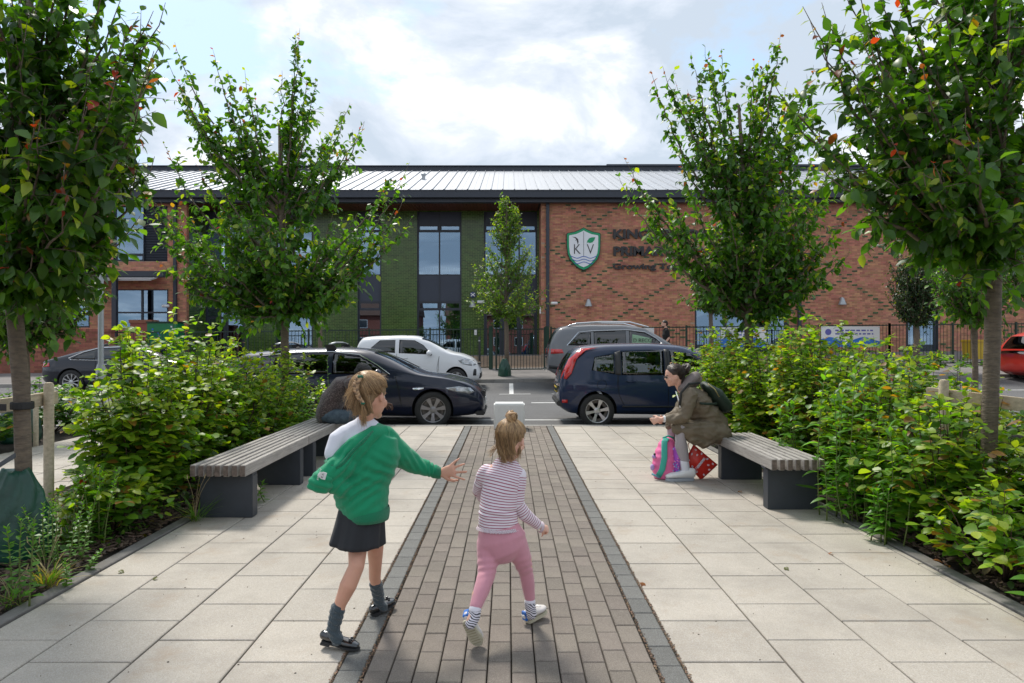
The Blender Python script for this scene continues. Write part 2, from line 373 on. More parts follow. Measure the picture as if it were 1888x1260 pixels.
# kerbs: separate stones
kst = MB().box(-.452, .452, -.075, .075, -.14, .0).mesh('kerb_stone')
kst.materials.append(M['kerb'])
kp = thing('kerb', None, None, (0, 11.9, 0), kind='structure')
for i in range(-14, 15): inst(kst, 'kerb_stone', kp, (i*.915+.3, 11.94, .004), (0, 0, random.uniform(-.002, .002)))
kst2 = MB().box(-.452, .452, -.075, .075, -.2, .0).mesh('kerb_stone'); kst2.materials.append(M['kerb'])
kp2 = thing('kerb', None, None, (0, 21.2, 0), kind='structure')
for i in range(-18, 19): inst(kst2, 'kerb_stone', kp2, (i*.915, 21.22, gz(i*.915, 21.22)+.098), (0, -math.atan(.01), 0))
# channel strip of dark setts between paving and kerb
XL0, XL1, XR0, XR1 = -.753, -.640, .668, .780
YN, YE = 1.6, 11.86
def slabmesh(w, d, h=.05, bev=.004, name='slab'):
    mb = MB().box(-w/2, w/2, -d/2, d/2, -h, 0, skip='b'); me = mb.mesh(name)
    bm = bmesh.new(); bm.from_mesh(me)
    es = [e for e in bm.edges if len(e.link_faces) == 2 and (e.verts[0].co.z > -1e-4 and e.verts[1].co.z > -1e-4)]
    bmesh.ops.bevel(bm, geom=es, offset=bev, segments=1, affect='EDGES'); bm.to_mesh(me); bm.free(); return me
pv = thing('plaza_paving', None, None, (0, 5, 0), kind='structure')
cache = {}
def slab(x0, x1, y0, y1, name, m_, par, g=.0047, z=0, h=.05, jit=.0012, bev=.004):
    w, d = round(x1-x0-2*g, 4), round(y1-y0-2*g, 4)
    if w < .03 or d < .03: return
    k = (w, d, m_.name, h, bev)
    if k not in cache: cache[k] = slabmesh(w, d, h, bev, name); cache[k].materials.append(m_)
    inst(cache[k], name, par, ((x0+x1)/2, (y0+y1)/2, z+random.uniform(-jit, jit)), (random.uniform(-.0016, .0016), random.uniform(-.0016, .0016), random.uniform(-.002, .002)))
def slabs(x0, x1, nominal, flip, par, yn=YN, ye=YE, dep=.46):
    cols = []; x = x0
    if flip: x = x1
    while (x < x1-.02) if not flip else (x > x0+.02):
        nx = min(x+nominal, x1) if not flip else max(x-nominal, x0)
        cols.append((min(x, nx), max(x, nx))); x = nx
    for ci, (a, b) in enumerate(cols):
        y = yn - (dep*.5 if ci % 2 else 0) + .12
        while y < ye-.02:
            if y+dep > yn: slab(a, b, max(y, yn), min(y+dep, ye), 'paving_slab', M['slab'], par)
            y += dep
slabs(-2.585, XL0-.006, .475, True, pv)
slabs(XR1+.006, 2.73, .475, False, pv)
# border setts
for (a, b) in ((XL0, XL1), (XR0, XR1)):
    y = YN+random.random()*.1
    while y < YE:
        slab(a, b, y, min(y+.2, YE), 'border_sett', M['sett'], pv, g=.003); y += .2
# centre strip of pavers: nearest 300 single, the rest one mesh
cells = []; nc = 12; x0, x1 = XL1+.012, XR0-.012; cw = (x1-x0)/nc
for c in range(nc):
    y = YN-random.random()*.2 if c % 2 else YN-.1-random.random()*.05
    y = YN - (.1 if c % 2 else 0) - random.uniform(0, .03)
    while y < YE:
        if y > YN-.25: cells.append((x0+c*cw, x0+(c+1)*cw, y, min(y+.203, YE)))
        y += .203
cells.sort(key=lambda c: (c[2] if c[3] > 2.75 else 99+c[2]))
far = MB()
for i, (a, b, c, d) in enumerate(cells):
    if i < 300: slab(a, b, c, d, 'paver', M['paver'], pv, g=.003, jit=.0022, bev=.0045)
    else:
        z = random.uniform(-.002, .002); g_ = .0035
        far.box(a+g_, b-g_, c+g_, d-g_, -.04, z, skip='b')
tag(far.out('paver_field', M['paver_far'], pv), kind='stuff')
# planting edging
for (xa, xb) in ((-2.685, -2.59), (2.735, 2.83)):
    y = YN
    while y < YE:
        slab(xa, xb, y, min(y+.915, YE), 'edging_stone', M['edging'], pv, g=.003, z=.012, h=.1, bev=.006); y += .915
# far-left and far-right paved walks behind the beds (slabs joined: small in the picture)
side = MB()
for (xa, xb) in ((-6.6, -4.45), (4.9, 6.6)):
    c = 0; x = xa
    while x < xb-.05:
        y = 3.0-(.23 if c % 2 else 0); c += 1
        while y < YE: side.box(x+.005, min(x+.475, xb)-.005, y+.005, min(y+.46, YE)-.005, -.04, random.uniform(-.002, .002), skip='b'); y += .46
        x += .475
tag(side.out('side_paving', M['slab'], pv), kind='stuff')
bedm = M['soil']
for (xa, xb) in ((-4.45, -2.685), (2.83, 4.9), (-9.5, -6.6), (6.6, 12)):
    mb = MB(); nx, ny = 14, 60
    for j in range(ny+1):
        for i in range(nx+1):
            x = xa+(xb-xa)*i/nx; y = 1.6+(11.8-1.6)*j/ny
            e = min(1, min(i, nx-i)/2)
            mb.v.append((x, y, -.03+e*(.03+.035*noise.noise((x*3, y*3, 0)))))
    for j in range(ny):
        for i in range(nx): a = j*(nx+1)+i; mb.f.append((a, a+1, a+nx+2, a+nx+1)); mb.mi.append(0)
    tag(mb.out('planting_bed', bedm, smooth=True), kind='structure')
# bark mulch
mb = MB()
for (xa, xb, ya, yb, n) in ((-4.2, -2.69, 2.6, 6.6, 6500), (2.84, 3.7, 2.6, 6.0, 2600), (-4.2, -2.69, 6.6, 11, 1500)):
    for _ in range(n):
        x, y = random.uniform(xa, xb), random.uniform(ya, yb)
        l, w = random.uniform(.008, .032), random.uniform(.004, .013)
        Mx = Matrix.Rotation(random.uniform(0, 6.3), 3, 'Z') @ Matrix.Rotation(random.uniform(-.5, .5), 3, 'X') @ Matrix.Rotation(random.uniform(-.4, .4), 3, 'Y')
        mb.obox((x, y, .012+random.uniform(0, .03)), Mx @ Vector((l, 0, 0)), Mx @ Vector((0, w, 0)), Mx @ Vector((0, 0, .003)))
mm = mb.mesh('bark_mulch', fix=False)
tag(link('bark_mulch', mm, M['chips']), 'dark bark chip mulch covering the soil of the planting beds', 'mulch', kind='stuff')
# grit, crumbs and moss lodged in the joints beside the border setts
mb = MB()
for xl in (XL0-.004, XL1+.006, XR0-.006, XR1+.004):
    for _ in range(1500):
        y = YN+1+(YE-YN-1)*random.random()**1.5; x = xl+random.gauss(0, .0045); r = random.uniform(.0015, .0042)
        th = random.random()*3; mb.obox((x, y, .0012), (r*cos(th), r*sin(th), 0), (-r*sin(th)*.6, r*cos(th)*.6, 0), (0, 0, r*.4))
tag(link('joint_grit', mb.mesh('joint_grit', fix=False), mat('grit', (.17, .11, .07), .9, island=.7, hue=.02)), 'brown grit and seed lodged in the joints along the border setts', 'grit', kind='stuff')
# small dry leaves and crumbs scattered on the slabs
mb = MB()
for _ in range(260):
    x = random.choice((random.uniform(-2.5, -.75), random.uniform(.8, 2.65))); y = random.uniform(2.9, 11)
    r = random.uniform(.0012, .0048); th = random.random()*6
    mb.obox((x, y, .002), (r*cos(th), r*sin(th), 0), (-r*sin(th)*.5, r*cos(th)*.5, 0), (0, 0, .0012))
tag(link('debris', mb.mesh('debris', fix=False), mat('dry_bits', (.06, .045, .03), .9, island=.6)), 'tiny dark crumbs and dry bits scattered over the pale slabs', 'debris', kind='stuff')
# ---------------------------------------------------------------- the school
YF, YG = 29.5, 31.2
SC = thing('school_building', 'long two storey school of red brick and green glazed brick under a silver metal roof', 'building', (0, YF, 0))
def FZ(y, Y=YF): return H+(632-y)*Y/F
def FX(x, Y=YF): return (x-937)*Y/F
def wall(name, u0, u1, z0, z1, place, opens, bm_, mm_, skip=None, gap=.006, proud=.007, parent=None, bh=.075, bl=.225):
    parent = parent or SC
    mo = MB(); cuts = sorted(set([u0, u1]+[o[0] for o in opens]+[o[1] for o in opens]))
    for a, b in zip(cuts, cuts[1:]):
        if b <= u0 or a >= u1 or b-a < 1e-6: continue
        zs = sorted([(o[2], o[3]) for o in opens if o[0] < (a+b)/2 < o[1]]); z = z0
        for (p, q) in zs+[(z1, z1)]:
            if p > z: mo.add([place(a, z, 0), place(b, z, 0), place(b, min(p, z1), 0), place(a, min(p, z1), 0)], [(0, 1, 2, 3)])
            z = max(z, q)
    mo.out(name+'_mortar', mm_, parent)
    mb = MB(); k = 0; z = z0
    while z < z1-.02:
        zt_ = min(z+bh, z1)-gap*.9; c = z+bh/2
        spans = [(u0, u1)]
        for o in opens:
            if o[2] < c < o[3]:
                new = []
                for (a, b) in spans:
                    if o[1] <= a or o[0] >= b: new.append((a, b)); continue
                    if o[0] > a: new.append((a, o[0]))
                    if o[1] < b: new.append((o[1], b))
                spans = new
        off = (bl/2 if k % 2 else 0)
        for (a, b) in spans:
            i = math.floor((a-off)/bl)
            while off+i*bl < b:
                p, q = max(off+i*bl, a)+gap*.7, min(off+(i+1)*bl, b)-gap*.7
                if q-p > .02 and not (skip and skip(i, k)):
                    d = proud+random.uniform(-.002, .002)
                    n = len(mb.v); P = place
                    mb.v += [P(p, z, 0), P(q, z, 0), P(q, zt_, 0), P(p, zt_, 0), P(p, z, d), P(q, z, d), P(q, zt_, d), P(p, zt_, d)]
                    mb.f += [(n+4, n+5, n+6, n+7), (n, n+1, n+5, n+4), (n+1, n+2, n+6, n+5), (n+2, n+3, n+7, n+6), (n+3, n, n+4, n+7)]
                    mb.mi += [0]*5
                i += 1
        z += bh; k += 1
    me = mb.mesh(name, fix=False)
    tag(link(name, me, bm_, parent), kind='stuff')
fr = lambda Y: (lambda u, z, d: (u, Y-d, z))
ZT = 7.5
# openings in the front brick walls
L_open = [(-17.03, -14.72, 4.96, 7.36), (-17.0, -14.70, 2.0, 3.78), (-20.2, -18.1, 2.1, 3.2)]
R_open = [(8.08, 10.74, .3, 2.95), (10.74, 12.10, .3, 4.05), (17.2, 18.55, .3, 2.85)]
Z0 = .45
def lat(i, k):                              # lattice of projecting green bricks
    if k % 2: return False
    r = (i-30-((i-30)//16)*16)
    return None
BL, BH = .225, .075
kc = round((FZ(514)-Z0)/BH); kc -= kc % 2; ic = round(FX(1094.5)/BL)
def is_green(i, k):
    if (k-kc) % 2: return False
    s = (k-kc)//2
    return ((i-ic)-s) % 16 == 0 or ((i-ic)+s) % 16 == 0
wall('brick_wall', 1.42, 25, Z0, ZT, fr(YF), R_open, M['brick'], M['mortar'], skip=lambda i, k: is_green(i, k))
wall('brick_wall', -23, -13.9, Z0, ZT, fr(YF), L_open, M['brick'], M['mortar'])
wall('brick_return', YF, YG, Z0, ZT, lambda u, z, d: (-13.9+d, u, z), [(YF+.22, YG, 0, 9)], M['brick'], M['mortar'])
wall('green_return', YF+.23, YG, Z0, ZT, lambda u, z, d: (-13.9+d, u, z), [], M['gbrick'], M['gmortar'])
wall('brick_return', YF, YG, Z0, ZT, lambda u, z, d: (1.42-d, u, z), [], M['brick'], M['mortar'])
G_open = [(-4.14, -2.156, .3, 7.45), (-6.86, -5.82, .3, 7.45), (-1.09, 1.30, .3, 7.45), (-10.58, -8.95, .3, 7.45), (-13.8, -12.07, .3, 7.45)]
wall('green_brick_wall', -13.9, 1.42, Z0, ZT, fr(YG), G_open, M['gbrick'], M['gmortar'])
# projecting green bricks, one by one
gb = MB().box(-.105, .105, -.019, 0, .006, .064, skip='k').mesh('projecting_brick')
M['gproj'] = mat('dark_green_brick', (.035, .080, .022), .45, obj=.3); gb.materials.append(M['gproj'])
prs = []
k = 0
while Z0+k*BH < ZT-.08:
    for i in range(int(1.5/BL), int(24.8/BL)):
        u = (i+.5)*BL+(BL/2 if k % 2 else 0); z = Z0+k*BH
        if is_green(i, k) and not any(o[0]-.1 < u < o[1]+.1 and o[2] < z+.03 < o[3] for o in R_open) and u > 1.6: prs.append((u, z))
    k += 1
prs.sort(key=lambda p: p[0]*p[0]+(p[1]-2)**2*.3)
rest = MB()
for n, (u, z) in enumerate(prs):
    if n < 300: inst(gb, 'projecting_brick', SC, (u, YF-.003, z))
    else: rest.box(u-.105, u+.105, YF-.03, YF-.003, z+.004, z+.068, skip='k')
tag(rest.out('projecting_bricks', M['gproj'], SC), kind='stuff')
# rooms behind the glass
mb = MB()
for (a, b, Y) in ((-22.5, -14.2, YF+.3), (-13.7, 1.35, YG+.25), (2, 24, YF+.3)):
    mb.box(a, b, Y, Y+5, .4, .5); mb.box(a, b, Y, Y+5, 3.9, 4.1); mb.box(a, b, Y+4.9, Y+5, .5, 7.5); mb.box(a, b, Y, Y+5, 7.5, 7.6)
    mb.box(a-.1, a, Y, Y+5, .4, 7.5); mb.box(b, b+.1, Y, Y+5, .4, 7.5)
mb.out('interior_rooms', mat('room_walls', (.16, .17, .17), .9), SC)
def glaze(x0, x1, z0, z1, Y, cols, rows, panels=(), name='window', fw=.05, doors=(), blind=None):
    """frame bars round a grid; rows: list of z edges; panels: rows that are solid"""
    f = MB(); xs = [x0+(x1-x0)*i/cols for i in range(cols+1)] if isinstance(cols, int) else cols
    yo, yi = Y+.06, Y+.15
    for i, x in enumerate(xs):
        a, b = (x, x+fw) if i == 0 else ((x-fw, x) if i == len(xs)-1 else (x-fw/2-.006, x+fw/2+.006)); f.box(a, b, yo, yi, z0, z1)
    for j, z in enumerate(rows):
        a, b = (z, z+fw) if j == 0 else ((z-fw, z) if j == len(rows)-1 else (z-fw/2, z+fw/2))
        for i in range(len(xs)-1):
            l, r = xs[i]+(fw if i == 0 else fw/2+.006), xs[i+1]-(fw if i == len(xs)-2 else fw/2+.006)
            f.box(l, r, yo+.004, yi-.004, a, b)
    f.box(x0-.02, x0, Y-.02, yi, z0, z1); f.box(x1, x1+.02, Y-.02, yi, z0, z1)
    w = f.out(name, M['navy'], SC)
    for j in range(len(rows)-1):
        for i in range(len(xs)-1):
            l, r = xs[i]+fw*.8, xs[i+1]-fw*.8; a, b = rows[j]+fw*.6, rows[j+1]-fw*.6
            if j in panels: MB().box(l-.01, r+.01, yo+.02, yi-.02, a-.01, b+.01).out('panel', M['navyp'], w)
            else:
                inner = 0
                if b-a < .5 or j in doors:      # casement sash
                    s = MB(); q = .055 if b-a < .5 else .07
                    s.box(l, r, yo+.012, yi-.012, a, a+q); s.box(l, r, yo+.012, yi-.012, b-q, b); s.box(l, l+q, yo+.012, yi-.012, a+q, b-q); s.box(r-q, r, yo+.012, yi-.012, a+q, b-q)
                    s.out('sash', M['navy'], w); inner = q
                MB().box(l+inner-.005, r-inner+.005, yo+.04, yo+.05, a+inner-.005, b-inner+.005).out('pane', M['bglass'], w)
    return w
rowsA = [.45, 2.95, 3.33, 4.55, 6.53, 6.86, 7.45]
glaze(-4.14, -2.156, .45, 7.45, YG, 2, rowsA, panels=(2, 5))
glaze(-6.86, -5.82, .45, 7.45, YG, 1, rowsA, panels=(2, 5))
glaze(-1.09, 1.30, .45, 7.45, YG, 3, [.62, 2.95, 3.33, 4.55, 6.53, 6.86, 7.45], panels=(2, 5), doors=(0,))
glaze(-10.58, -8.95, .45, 7.45, YG, 1, [.8, 2.95, 3.33, 4.55, 6.53, 6.86, 7.45], panels=(1, 2, 5))
glaze(-13.8, -12.07, .45, 7.45, YG, 2, [.62, 2.62, 3.33, 4.55, 6.53, 6.86, 7.45], panels=(2, 5), doors=(0,), name='entrance_doors')
glaze(-17.03, -15.75, 4.96, 7.36, YF, 1, [4.96, 5.28, 6.32, 7.36])
glaze(-17.0, -14.70, 2.0, 3.78, YF, 2, [2.0, 2.75, 3.78], fw=.07)
glaze(-20.2, -18.1, 2.1, 3.2, YF, 2, [2.1, 3.2], fw=.07)
glaze(8.08, 10.74, .45, 2.95, YF, 2, [.8, 2.95], fw=.07)
glaze(10.74, 12.10, .45, 4.05, YF, 1, [.62, 2.75, 4.05], doors=(0,), fw=.08, name='side_door')
glaze(17.2, 18.55, .45, 2.85, YF, 1, [.62, 2.85], doors=(0,), fw=.08, name='side_door')
# louvre panel beside the upper left window
lv = MB().box(-15.75, -14.72, YF+.08, YF+.1, 4.96, 7.36).out('louvre', M['navyp'], SC)
for i in range(34): MB().obox((-15.235, YF+.055, 5.0+i*.07), (.49, 0, 0), (0, .022, -.016), (0, 0, .004)).out('louvre_blade', M['navy'], lv)
# papers stuck to the window, chairs stacked behind the upper panes
pm = mat('paper', (.70, .74, .74), .8)
for i in range(12):
    x, z = -16.9+random.random()*1.0, 5.45+random.random()*.62
    a = random.uniform(-.5, .5); MB().obox((x, YF+.125, z), (.085*cos(a), 0, .085*sin(a)), (0, .002, 0), (-.055*sin(a), 0, .055*cos(a))).out('poster', pm, SC)
for i in range(5):
    for sx in (-1, 1):
        x = -3.9+i*.36; MB().tube([(x+sx*.1, YG+.6, 4.12), (x+sx*.12, YG+.6, 4.6), (x+sx*.05, YG+.65, 4.95)], .014, 6).out('chair_leg_inside', M['white'], SC)
MB().box(-4.05, -3.2, YG+.19, YG+.2, 6.1, 6.48).box(-3.1, -2.2, YG+.19, YG+.2, 6.15, 6.48).out('blind', mat('blind', (.62, .66, .68), .8), SC)
MB().box(-16.95, -15.8, YF+.19, YF+.2, 6.38, 7.3).out('blind', MATS['blind'], SC)
# roof: standing seam panels, ridge, gutter
eY, eZ, rY, rZ = 29.02, 7.93, 37.5, 10.88
sl = Vector((0, rY-eY, rZ-eZ)); ln = sl.length; sl.normalize(); nn = Vector((0, -sl.z, sl.y))
pmb = MB(); pmb.box(-.245, .245, 0, ln, -.02, 0); pmb.box(.243, .257, 0, ln, -.02, .055); pmb.box(-.01, .006, 0, ln, 0, .010)
pme = pmb.mesh('roof_panel'); pme.materials.append(M['roof'])
ang = math.atan2(rZ-eZ, rY-eY)
for i in range(-47, 51):
    inst(pme, 'roof_panel', SC, (i*.5+.02, eY, eZ), (ang, 0, 0))
MB().box(-23.6, 25.3, rY-.02, rY+.1, rZ-.02, rZ+.24).box(-23.6, 25.3, rY-.12, rY+.2, rZ+.24, rZ+.28).box(5.4, 25.3, rY-.05, rY+.3, rZ+.28, rZ+.36).out('ridge_flashing', M['navy'], SC)
MB().box(-23.6, 25.3, 37.6, 38, .5, rZ+.2).out('rear_wall', M['navy'], SC)
MB().box(-23.6, 25.3, 28.88, 29.05, 7.60, 7.90).box(-23.6, 25.3, 28.86, 28.90, 7.87, 7.915).out('gutter', M['navy'], SC)
MB().box(-23.6, 25.3, 29.12, 29.42, 7.44, 7.62).out('fascia', M['navy'], SC)
dots = MB()
for i in range(-47, 51): dots.box(i*.5+.245, i*.5+.29, 28.93, 28.99, 7.915, 7.96)
dots.out('seam_ends', M['navy'], SC)
bd = MB().box(-.068, .068, 0, 1.95, 0, .02).mesh('soffit_board'); bd.materials.append(M['soffit'])
for i in range(101): inst(bd, 'soffit_board', SC, (-13.75+i*.15, 29.44, 7.47))
MB().box(-13.9, 1.42, 29.43, 31.4, 7.492, 7.52).out('soffit_backing', M['black'], SC)
# downpipes
for x, zt_ in ((1.70, 7.44), (12.55, 7.44), (-14.35, 7.44)):
    p = MB().box(x-.07, x+.07, YF-.14, YF-.02, .6, zt_)
    for z in (1.5, 3.1, 4.7, 6.3): p.box(x-.09, x+.09, YF-.05, YF-.008, z, z+.05)
    p.out('downpipe', M['navy'], SC, bevel=.01)
# canopy on the left wing
cz = FZ(506, 28.2)
MB().box(-18.6, FX(305, 28.2), 28.1, 28.3, cz-.13, cz+.13).out('canopy_beam', M['navy'], SC, bevel=.03)
MB().add([(-18.9, 28.3, cz-.25), (FX(285, 28.6), 28.3, cz-.25), (FX(285, 28.6), 29.48, cz+.1), (-18.9, 29.48, cz+.1), (-18.9, 28.3, cz-.20), (FX(285, 28.6), 28.3, cz-.20), (FX(285, 28.6), 29.48, cz+.16), (-18.9, 29.48, cz+.16)], [(0, 1, 2, 3), (4, 5, 6, 7), (0, 1, 5, 4), (1, 2, 6, 5), (2, 3, 7, 6), (3, 0, 4, 7)]).out('canopy_sheet', M['white'], SC)
MB().box(FX(208, 28.2), FX(216, 28.2), 28.1, 28.28, .6, cz-.13).out('canopy_post', M['navy'], SC)
MB().lathe([(.09, 0), (.09, .32), (.13, .33), (.13, .4), (.05, .46)], (FX(780, 33), 33.2, 9.25), n=12, cap=True).out('roof_vent', M['alu'], SC, smooth=False)
# wall lamps, cameras, boxes
def fixture(name, label, cat, x, y, Y, group=None): return thing(name, label, cat, (FX(x, Y), Y, FZ(y, Y)), group)
def cone_lamp(x, y, Y, label):
    t = fixture('wall_lamp', label, 'lamp', x, y, Y, 'cone wall lamps on the school front'); c = t.location
    MB().lathe([(.05, .17), (.075, .14), (.16, -.11), (.165, -.13)], c+Vector((0, -.2, 0)), n=20).out('lamp_shade', M['alu'], t, ang=40)
    MB().box(c.x-.03, c.x+.03, c.y-.18, c.y, c.z+.13, c.z+.19).out('bracket', M['alu'], t)
    MB().ball(c+Vector((0, -.2, -.06)), .06, 10).out('bulb', M['white'], t, smooth=True)
cone_lamp(1084, 560, YF, 'grey cone wall lamp on the red brick below the school crest')
cone_lamp(1549, 557, YF, 'grey cone wall lamp on red brick right of the second downpipe')
cone_lamp(872, 562, YG, 'grey cone wall lamp on the green brick beside the slender street tree')
def cctv(x, y, Y, label, s=1):
    t = fixture('security_camera', label, 'camera', x, y, Y, 'security cameras on the school front'); c = t.location
    MB().lathe([(.06, -.14), (.065, -.12), (.065, .12), (.04, .15)], c+Vector((0, -.22, 0)), axis='x', n=14, cap=True).out('camera_body', M['white'], t, ang=40)
    MB().tube([c+Vector((.12*s, 0, 0)), c+Vector((.10*s, -.12, .02)), c+Vector((.04*s, -.2, .02))], .03, 8).out('arm', M['white'], t)
cctv(1021, 560, YF, 'white security camera on the brick just right of the first downpipe')
cctv(310, 565, YF, 'white security camera on the brick wing right of the lower window', -1)
cctv(375, 566, YG, 'white security camera on the green brick beside the entrance doors', -1)
t = fixture('alarm_box', 'small round blue and white alarm box on green brick above the cone lamp', 'alarm', 872, 544, YG); c = t.location
MB().lathe([(.13, -.01), (.13, -.08), (.09, -.1)], c, axis='y', n=20, cap=True).out('case', mat('alarm_blue', (.03, .05, .16), .4), t, ang=40)
MB().obox(c+Vector((0, -.105, 0)), (.09, 0, .07), (0, .003, 0), (-.012, 0, .016)).obox(c+Vector((0, -.106, 0)), (.09, 0, -.07), (0, .003, 0), (.012, 0, .016)).out('cross_mark', M['white'], t)
for (x, y, Y, w, h, lb) in ((1461.5, 555, YF, .07, .2, 'narrow white upright box on brick left of the second downpipe'), (887, 557, YG, .17, .06, 'flat white light fitting on the green brick beside the street tree'), (877, 613, YG, .06, .13, 'white door entry panel low on the green brick'), (996, 573, YF-.0, .03, .14, 'thin white fitting high on the brick corner by the doors')):
    t = fixture('wall_box', lb, 'box', x, y, Y, 'small fittings on the school walls'); c = t.location
    MB().box(c.x-w, c.x+w, c.y-.09, c.y-.008, c.z-h, c.z+h).out('case', M['white'], t, bevel=.012)
    MB().box(c.x-w*.5, c.x+w*.5, c.y-.094, c.y-.088, c.z-h*.3, c.z-h*.2).out('slot', M['blackpl'], t)
# crest and lettering
def text_mesh(txt, size, ext=0.0, offset=0.0, align='LEFT', shear=0):
    cu = bpy.data.curves.new('t', 'FONT'); cu.body = txt; cu.size = size; cu.extrude = ext; cu.offset = offset; cu.align_x = align; cu.resolution_u = 3; cu.shear = shear
    o = bpy.data.objects.new('t', cu); COL.objects.link(o); dg = bpy.context.evaluated_depsgraph_get(); dg.update()
    me = bpy.data.meshes.new_from_object(o.evaluated_get(dg)); bpy.data.objects.remove(o); bpy.data.curves.remove(cu)
    return me
def mw(me):
    xs = [v.co.x for v in me.vertices]; return (min(xs), max(xs)) if xs else (0, 0)
TOW = Matrix.Rotation(R(90), 4, 'X')       # text plane -> facing -Y
def lettering(txt, x, z, Y, caph, m_, par, width=None, ext=.03, off=.0):
    size = caph/.70; full = text_mesh(txt, size, ext, off); a, b = mw(full)
    sx = (width/(b-a)) if width else 1
    for i, ch in enumerate(txt):
        if ch == ' ': continue
        pre = mw(text_mesh(txt[:i+1], size, ext, off))[1]; one = text_mesh(ch, size, ext, off); r = mw(one)[1]
        one.transform(Matrix.Translation((pre-r, 0, 0))); one.transform(Matrix.Diagonal((sx, 1, 1, 1))); one.transform(Matrix.Translation((x, Y, z)) @ TOW)
        one.name = 'letter'; link('letter', one, m_, par)
M['sgn'] = mat('black_sign_letter', (.022, .020, .022), .4)
t = thing('school_name_sign', 'raised black letters reading KINGSBROOK VIEW PRIMARY ACADEMY on the red brick', 'sign', (FX(1129), YF, FZ(470)))
lettering('KINGSBROOK VIEW', FX(1129), FZ(440), YF-.075, .37, M['sgn'], t, width=5.9, off=.022)
lettering('PRIMARY ACADEMY', FX(1129.5), FZ(471.5), YF-.075, .37, M['sgn'], t, width=5.7, off=.022)
lettering('Growing Together', FX(1129), FZ(496.5), YF-.06, .235, M['sgn'], t, width=4.0, off=.010)
cr = thing('school_crest', 'white shield crest with green border, letters K and V and blue waves', 'sign', (FX(1075.5), YF, FZ(460)))
cx_, cz_ = FX(1075.5), FZ(460)
def shield(s):
    w, h = .74, .93
    half = [(0, h), (.18, h*.90), (.40, h*.80), (w*.97, h*.74), (w, h*.66), (w*.99, .1), (w*.94, -.22), (w*.80, -.46), (w*.55, -.68), (w*.28, -.84), (0, -h*1.0)]
    pts = half+[(-x, z) for x, z in reversed(half[1:-1])]
    return [(cx_+x*s, cz_+z*s) for x, z in pts]
MB().prism(shield(1.0), YF-.11, YF-.02).out('shield_edge', M['sgn'], cr)
MB().prism(shield(.965), YF-.125, YF-.10).out('shield_border', mat('crest_green', (.0, .30, .12), .4), cr)
MB().prism(shield(.85), YF-.135, YF-.12).out('shield_face', mat('crest_white', (.78, .80, .83), .4), cr)
yk = YF-.140
MB().box(cx_-.008, cx_+.008, yk, yk+.004, cz_-.34, cz_+.74).out('divider', M['sgn'], cr)
for ch, dx in (('K', -.46), ('V', .13)):
    me = text_mesh(ch, .62, .003, -.006); me.transform(Matrix.Diagonal((.85, 1, 1, 1))); me.transform(Matrix.Translation((cx_+dx, yk, cz_-.22)) @ TOW); link('letter', me, M['sgn'], cr)
sw = [(-.50, .52), (-.34, .50), (-.24, .42), (-.22, .30), (-.25, .18), (-.285, .30), (-.30, .38), (-.36, .34), (-.32, .42), (-.38, .47)]
MB().prism([(cx_+x, cz_+z) for x, z in sw], yk, yk+.006).out('swallow', M['sgn'], cr)
lf = [(.13, .22), (.16, .36), (.24, .46), (.36, .50), (.50, .50), (.46, .38), (.38, .28), (.26, .25), (.17, .28)]
MB().prism([(cx_+x, cz_+z) for x, z in lf], yk, yk+.006).out('leaf_emblem', mat('emblem_green', (.0, .30, .12), .4), cr)
wm = mat('crest_blue', (.02, .12, .50), .4)
for j, (zz_, w_) in enumerate(((-.36, .57), (-.48, .50), (-.60, .40))):
    p = [(cx_-w_+2*w_*i/40, yk, cz_+zz_+.04*sin((2*w_*i/40-w_)*11+1.5)) for i in range(41)]
    MB().tube(p, .014, 6).out('wave', wm, cr)
t = fixture('warning_sign', 'yellow notice with a black symbol on the brick at the far right', 'sign', 1867, 549, YF); c = t.location
MB().box(c.x-.17, c.x+.17, c.y-.03, c.y-.009, c.z-.24, c.z+.24).out('plate', mat('sign_yellow', (.75, .68, .04), .5), t)
MB().lathe([(.05, -.034), (.05, -.031)], c+Vector((0, 0, .13)), axis='y', n=14, cap=True).box(c.x-.11, c.x+.11, c.y-.034, c.y-.031, c.z-.02, c.z+.0).box(c.x-.11, c.x+.11, c.y-.034, c.y-.031, c.z-.07, c.z-.05).out('printing', M['sgn'], t)

# ---------------------------------------------------------------- boundary brick wall at left, railings, gate
YB = 24.0
bwl = thing('boundary_wall', 'weathered red brick boundary wall with coping at the far left', 'wall', (-17, YB, 0))
xe = FX(205, YB)
zb0 = .1
wall('brick_course', -30, xe, zb0, FZ(612, YB), fr(YB), [], M['oldbrick'], mat('dark_mortar', (.17, .12, .095), .9), parent=bwl)
wall('brick_course', xe, FX(262, YB)+.1, zb0, FZ(600, YB), fr(YB+3.2), [], M['oldbrick'], MATS['dark_mortar'], parent=bwl)
mb = MB(); x = -30
while x < xe: mb.box(x, x+.108, YB-.03, YB+.25, FZ(612, YB), FZ(612, YB)+.10); x += .115
mb.out('coping', M['oldbrick'], bwl)
MB().box(-30, xe, YB+.002, YB+.22, zb0, FZ(612, YB)-.002).out('wall_core', M['oldbrick'], bwl)
MB().box(FX(240, YB+3), FX(278, YB+3), YB+3.0, YB+3.5, .2, FZ(596, YB+3)).box(FX(238, YB+3), FX(280, YB+3), YB+2.96, YB+3.54, FZ(596, YB+3), FZ(590, YB+3)).out('pier', M['oldbrick'], bwl)
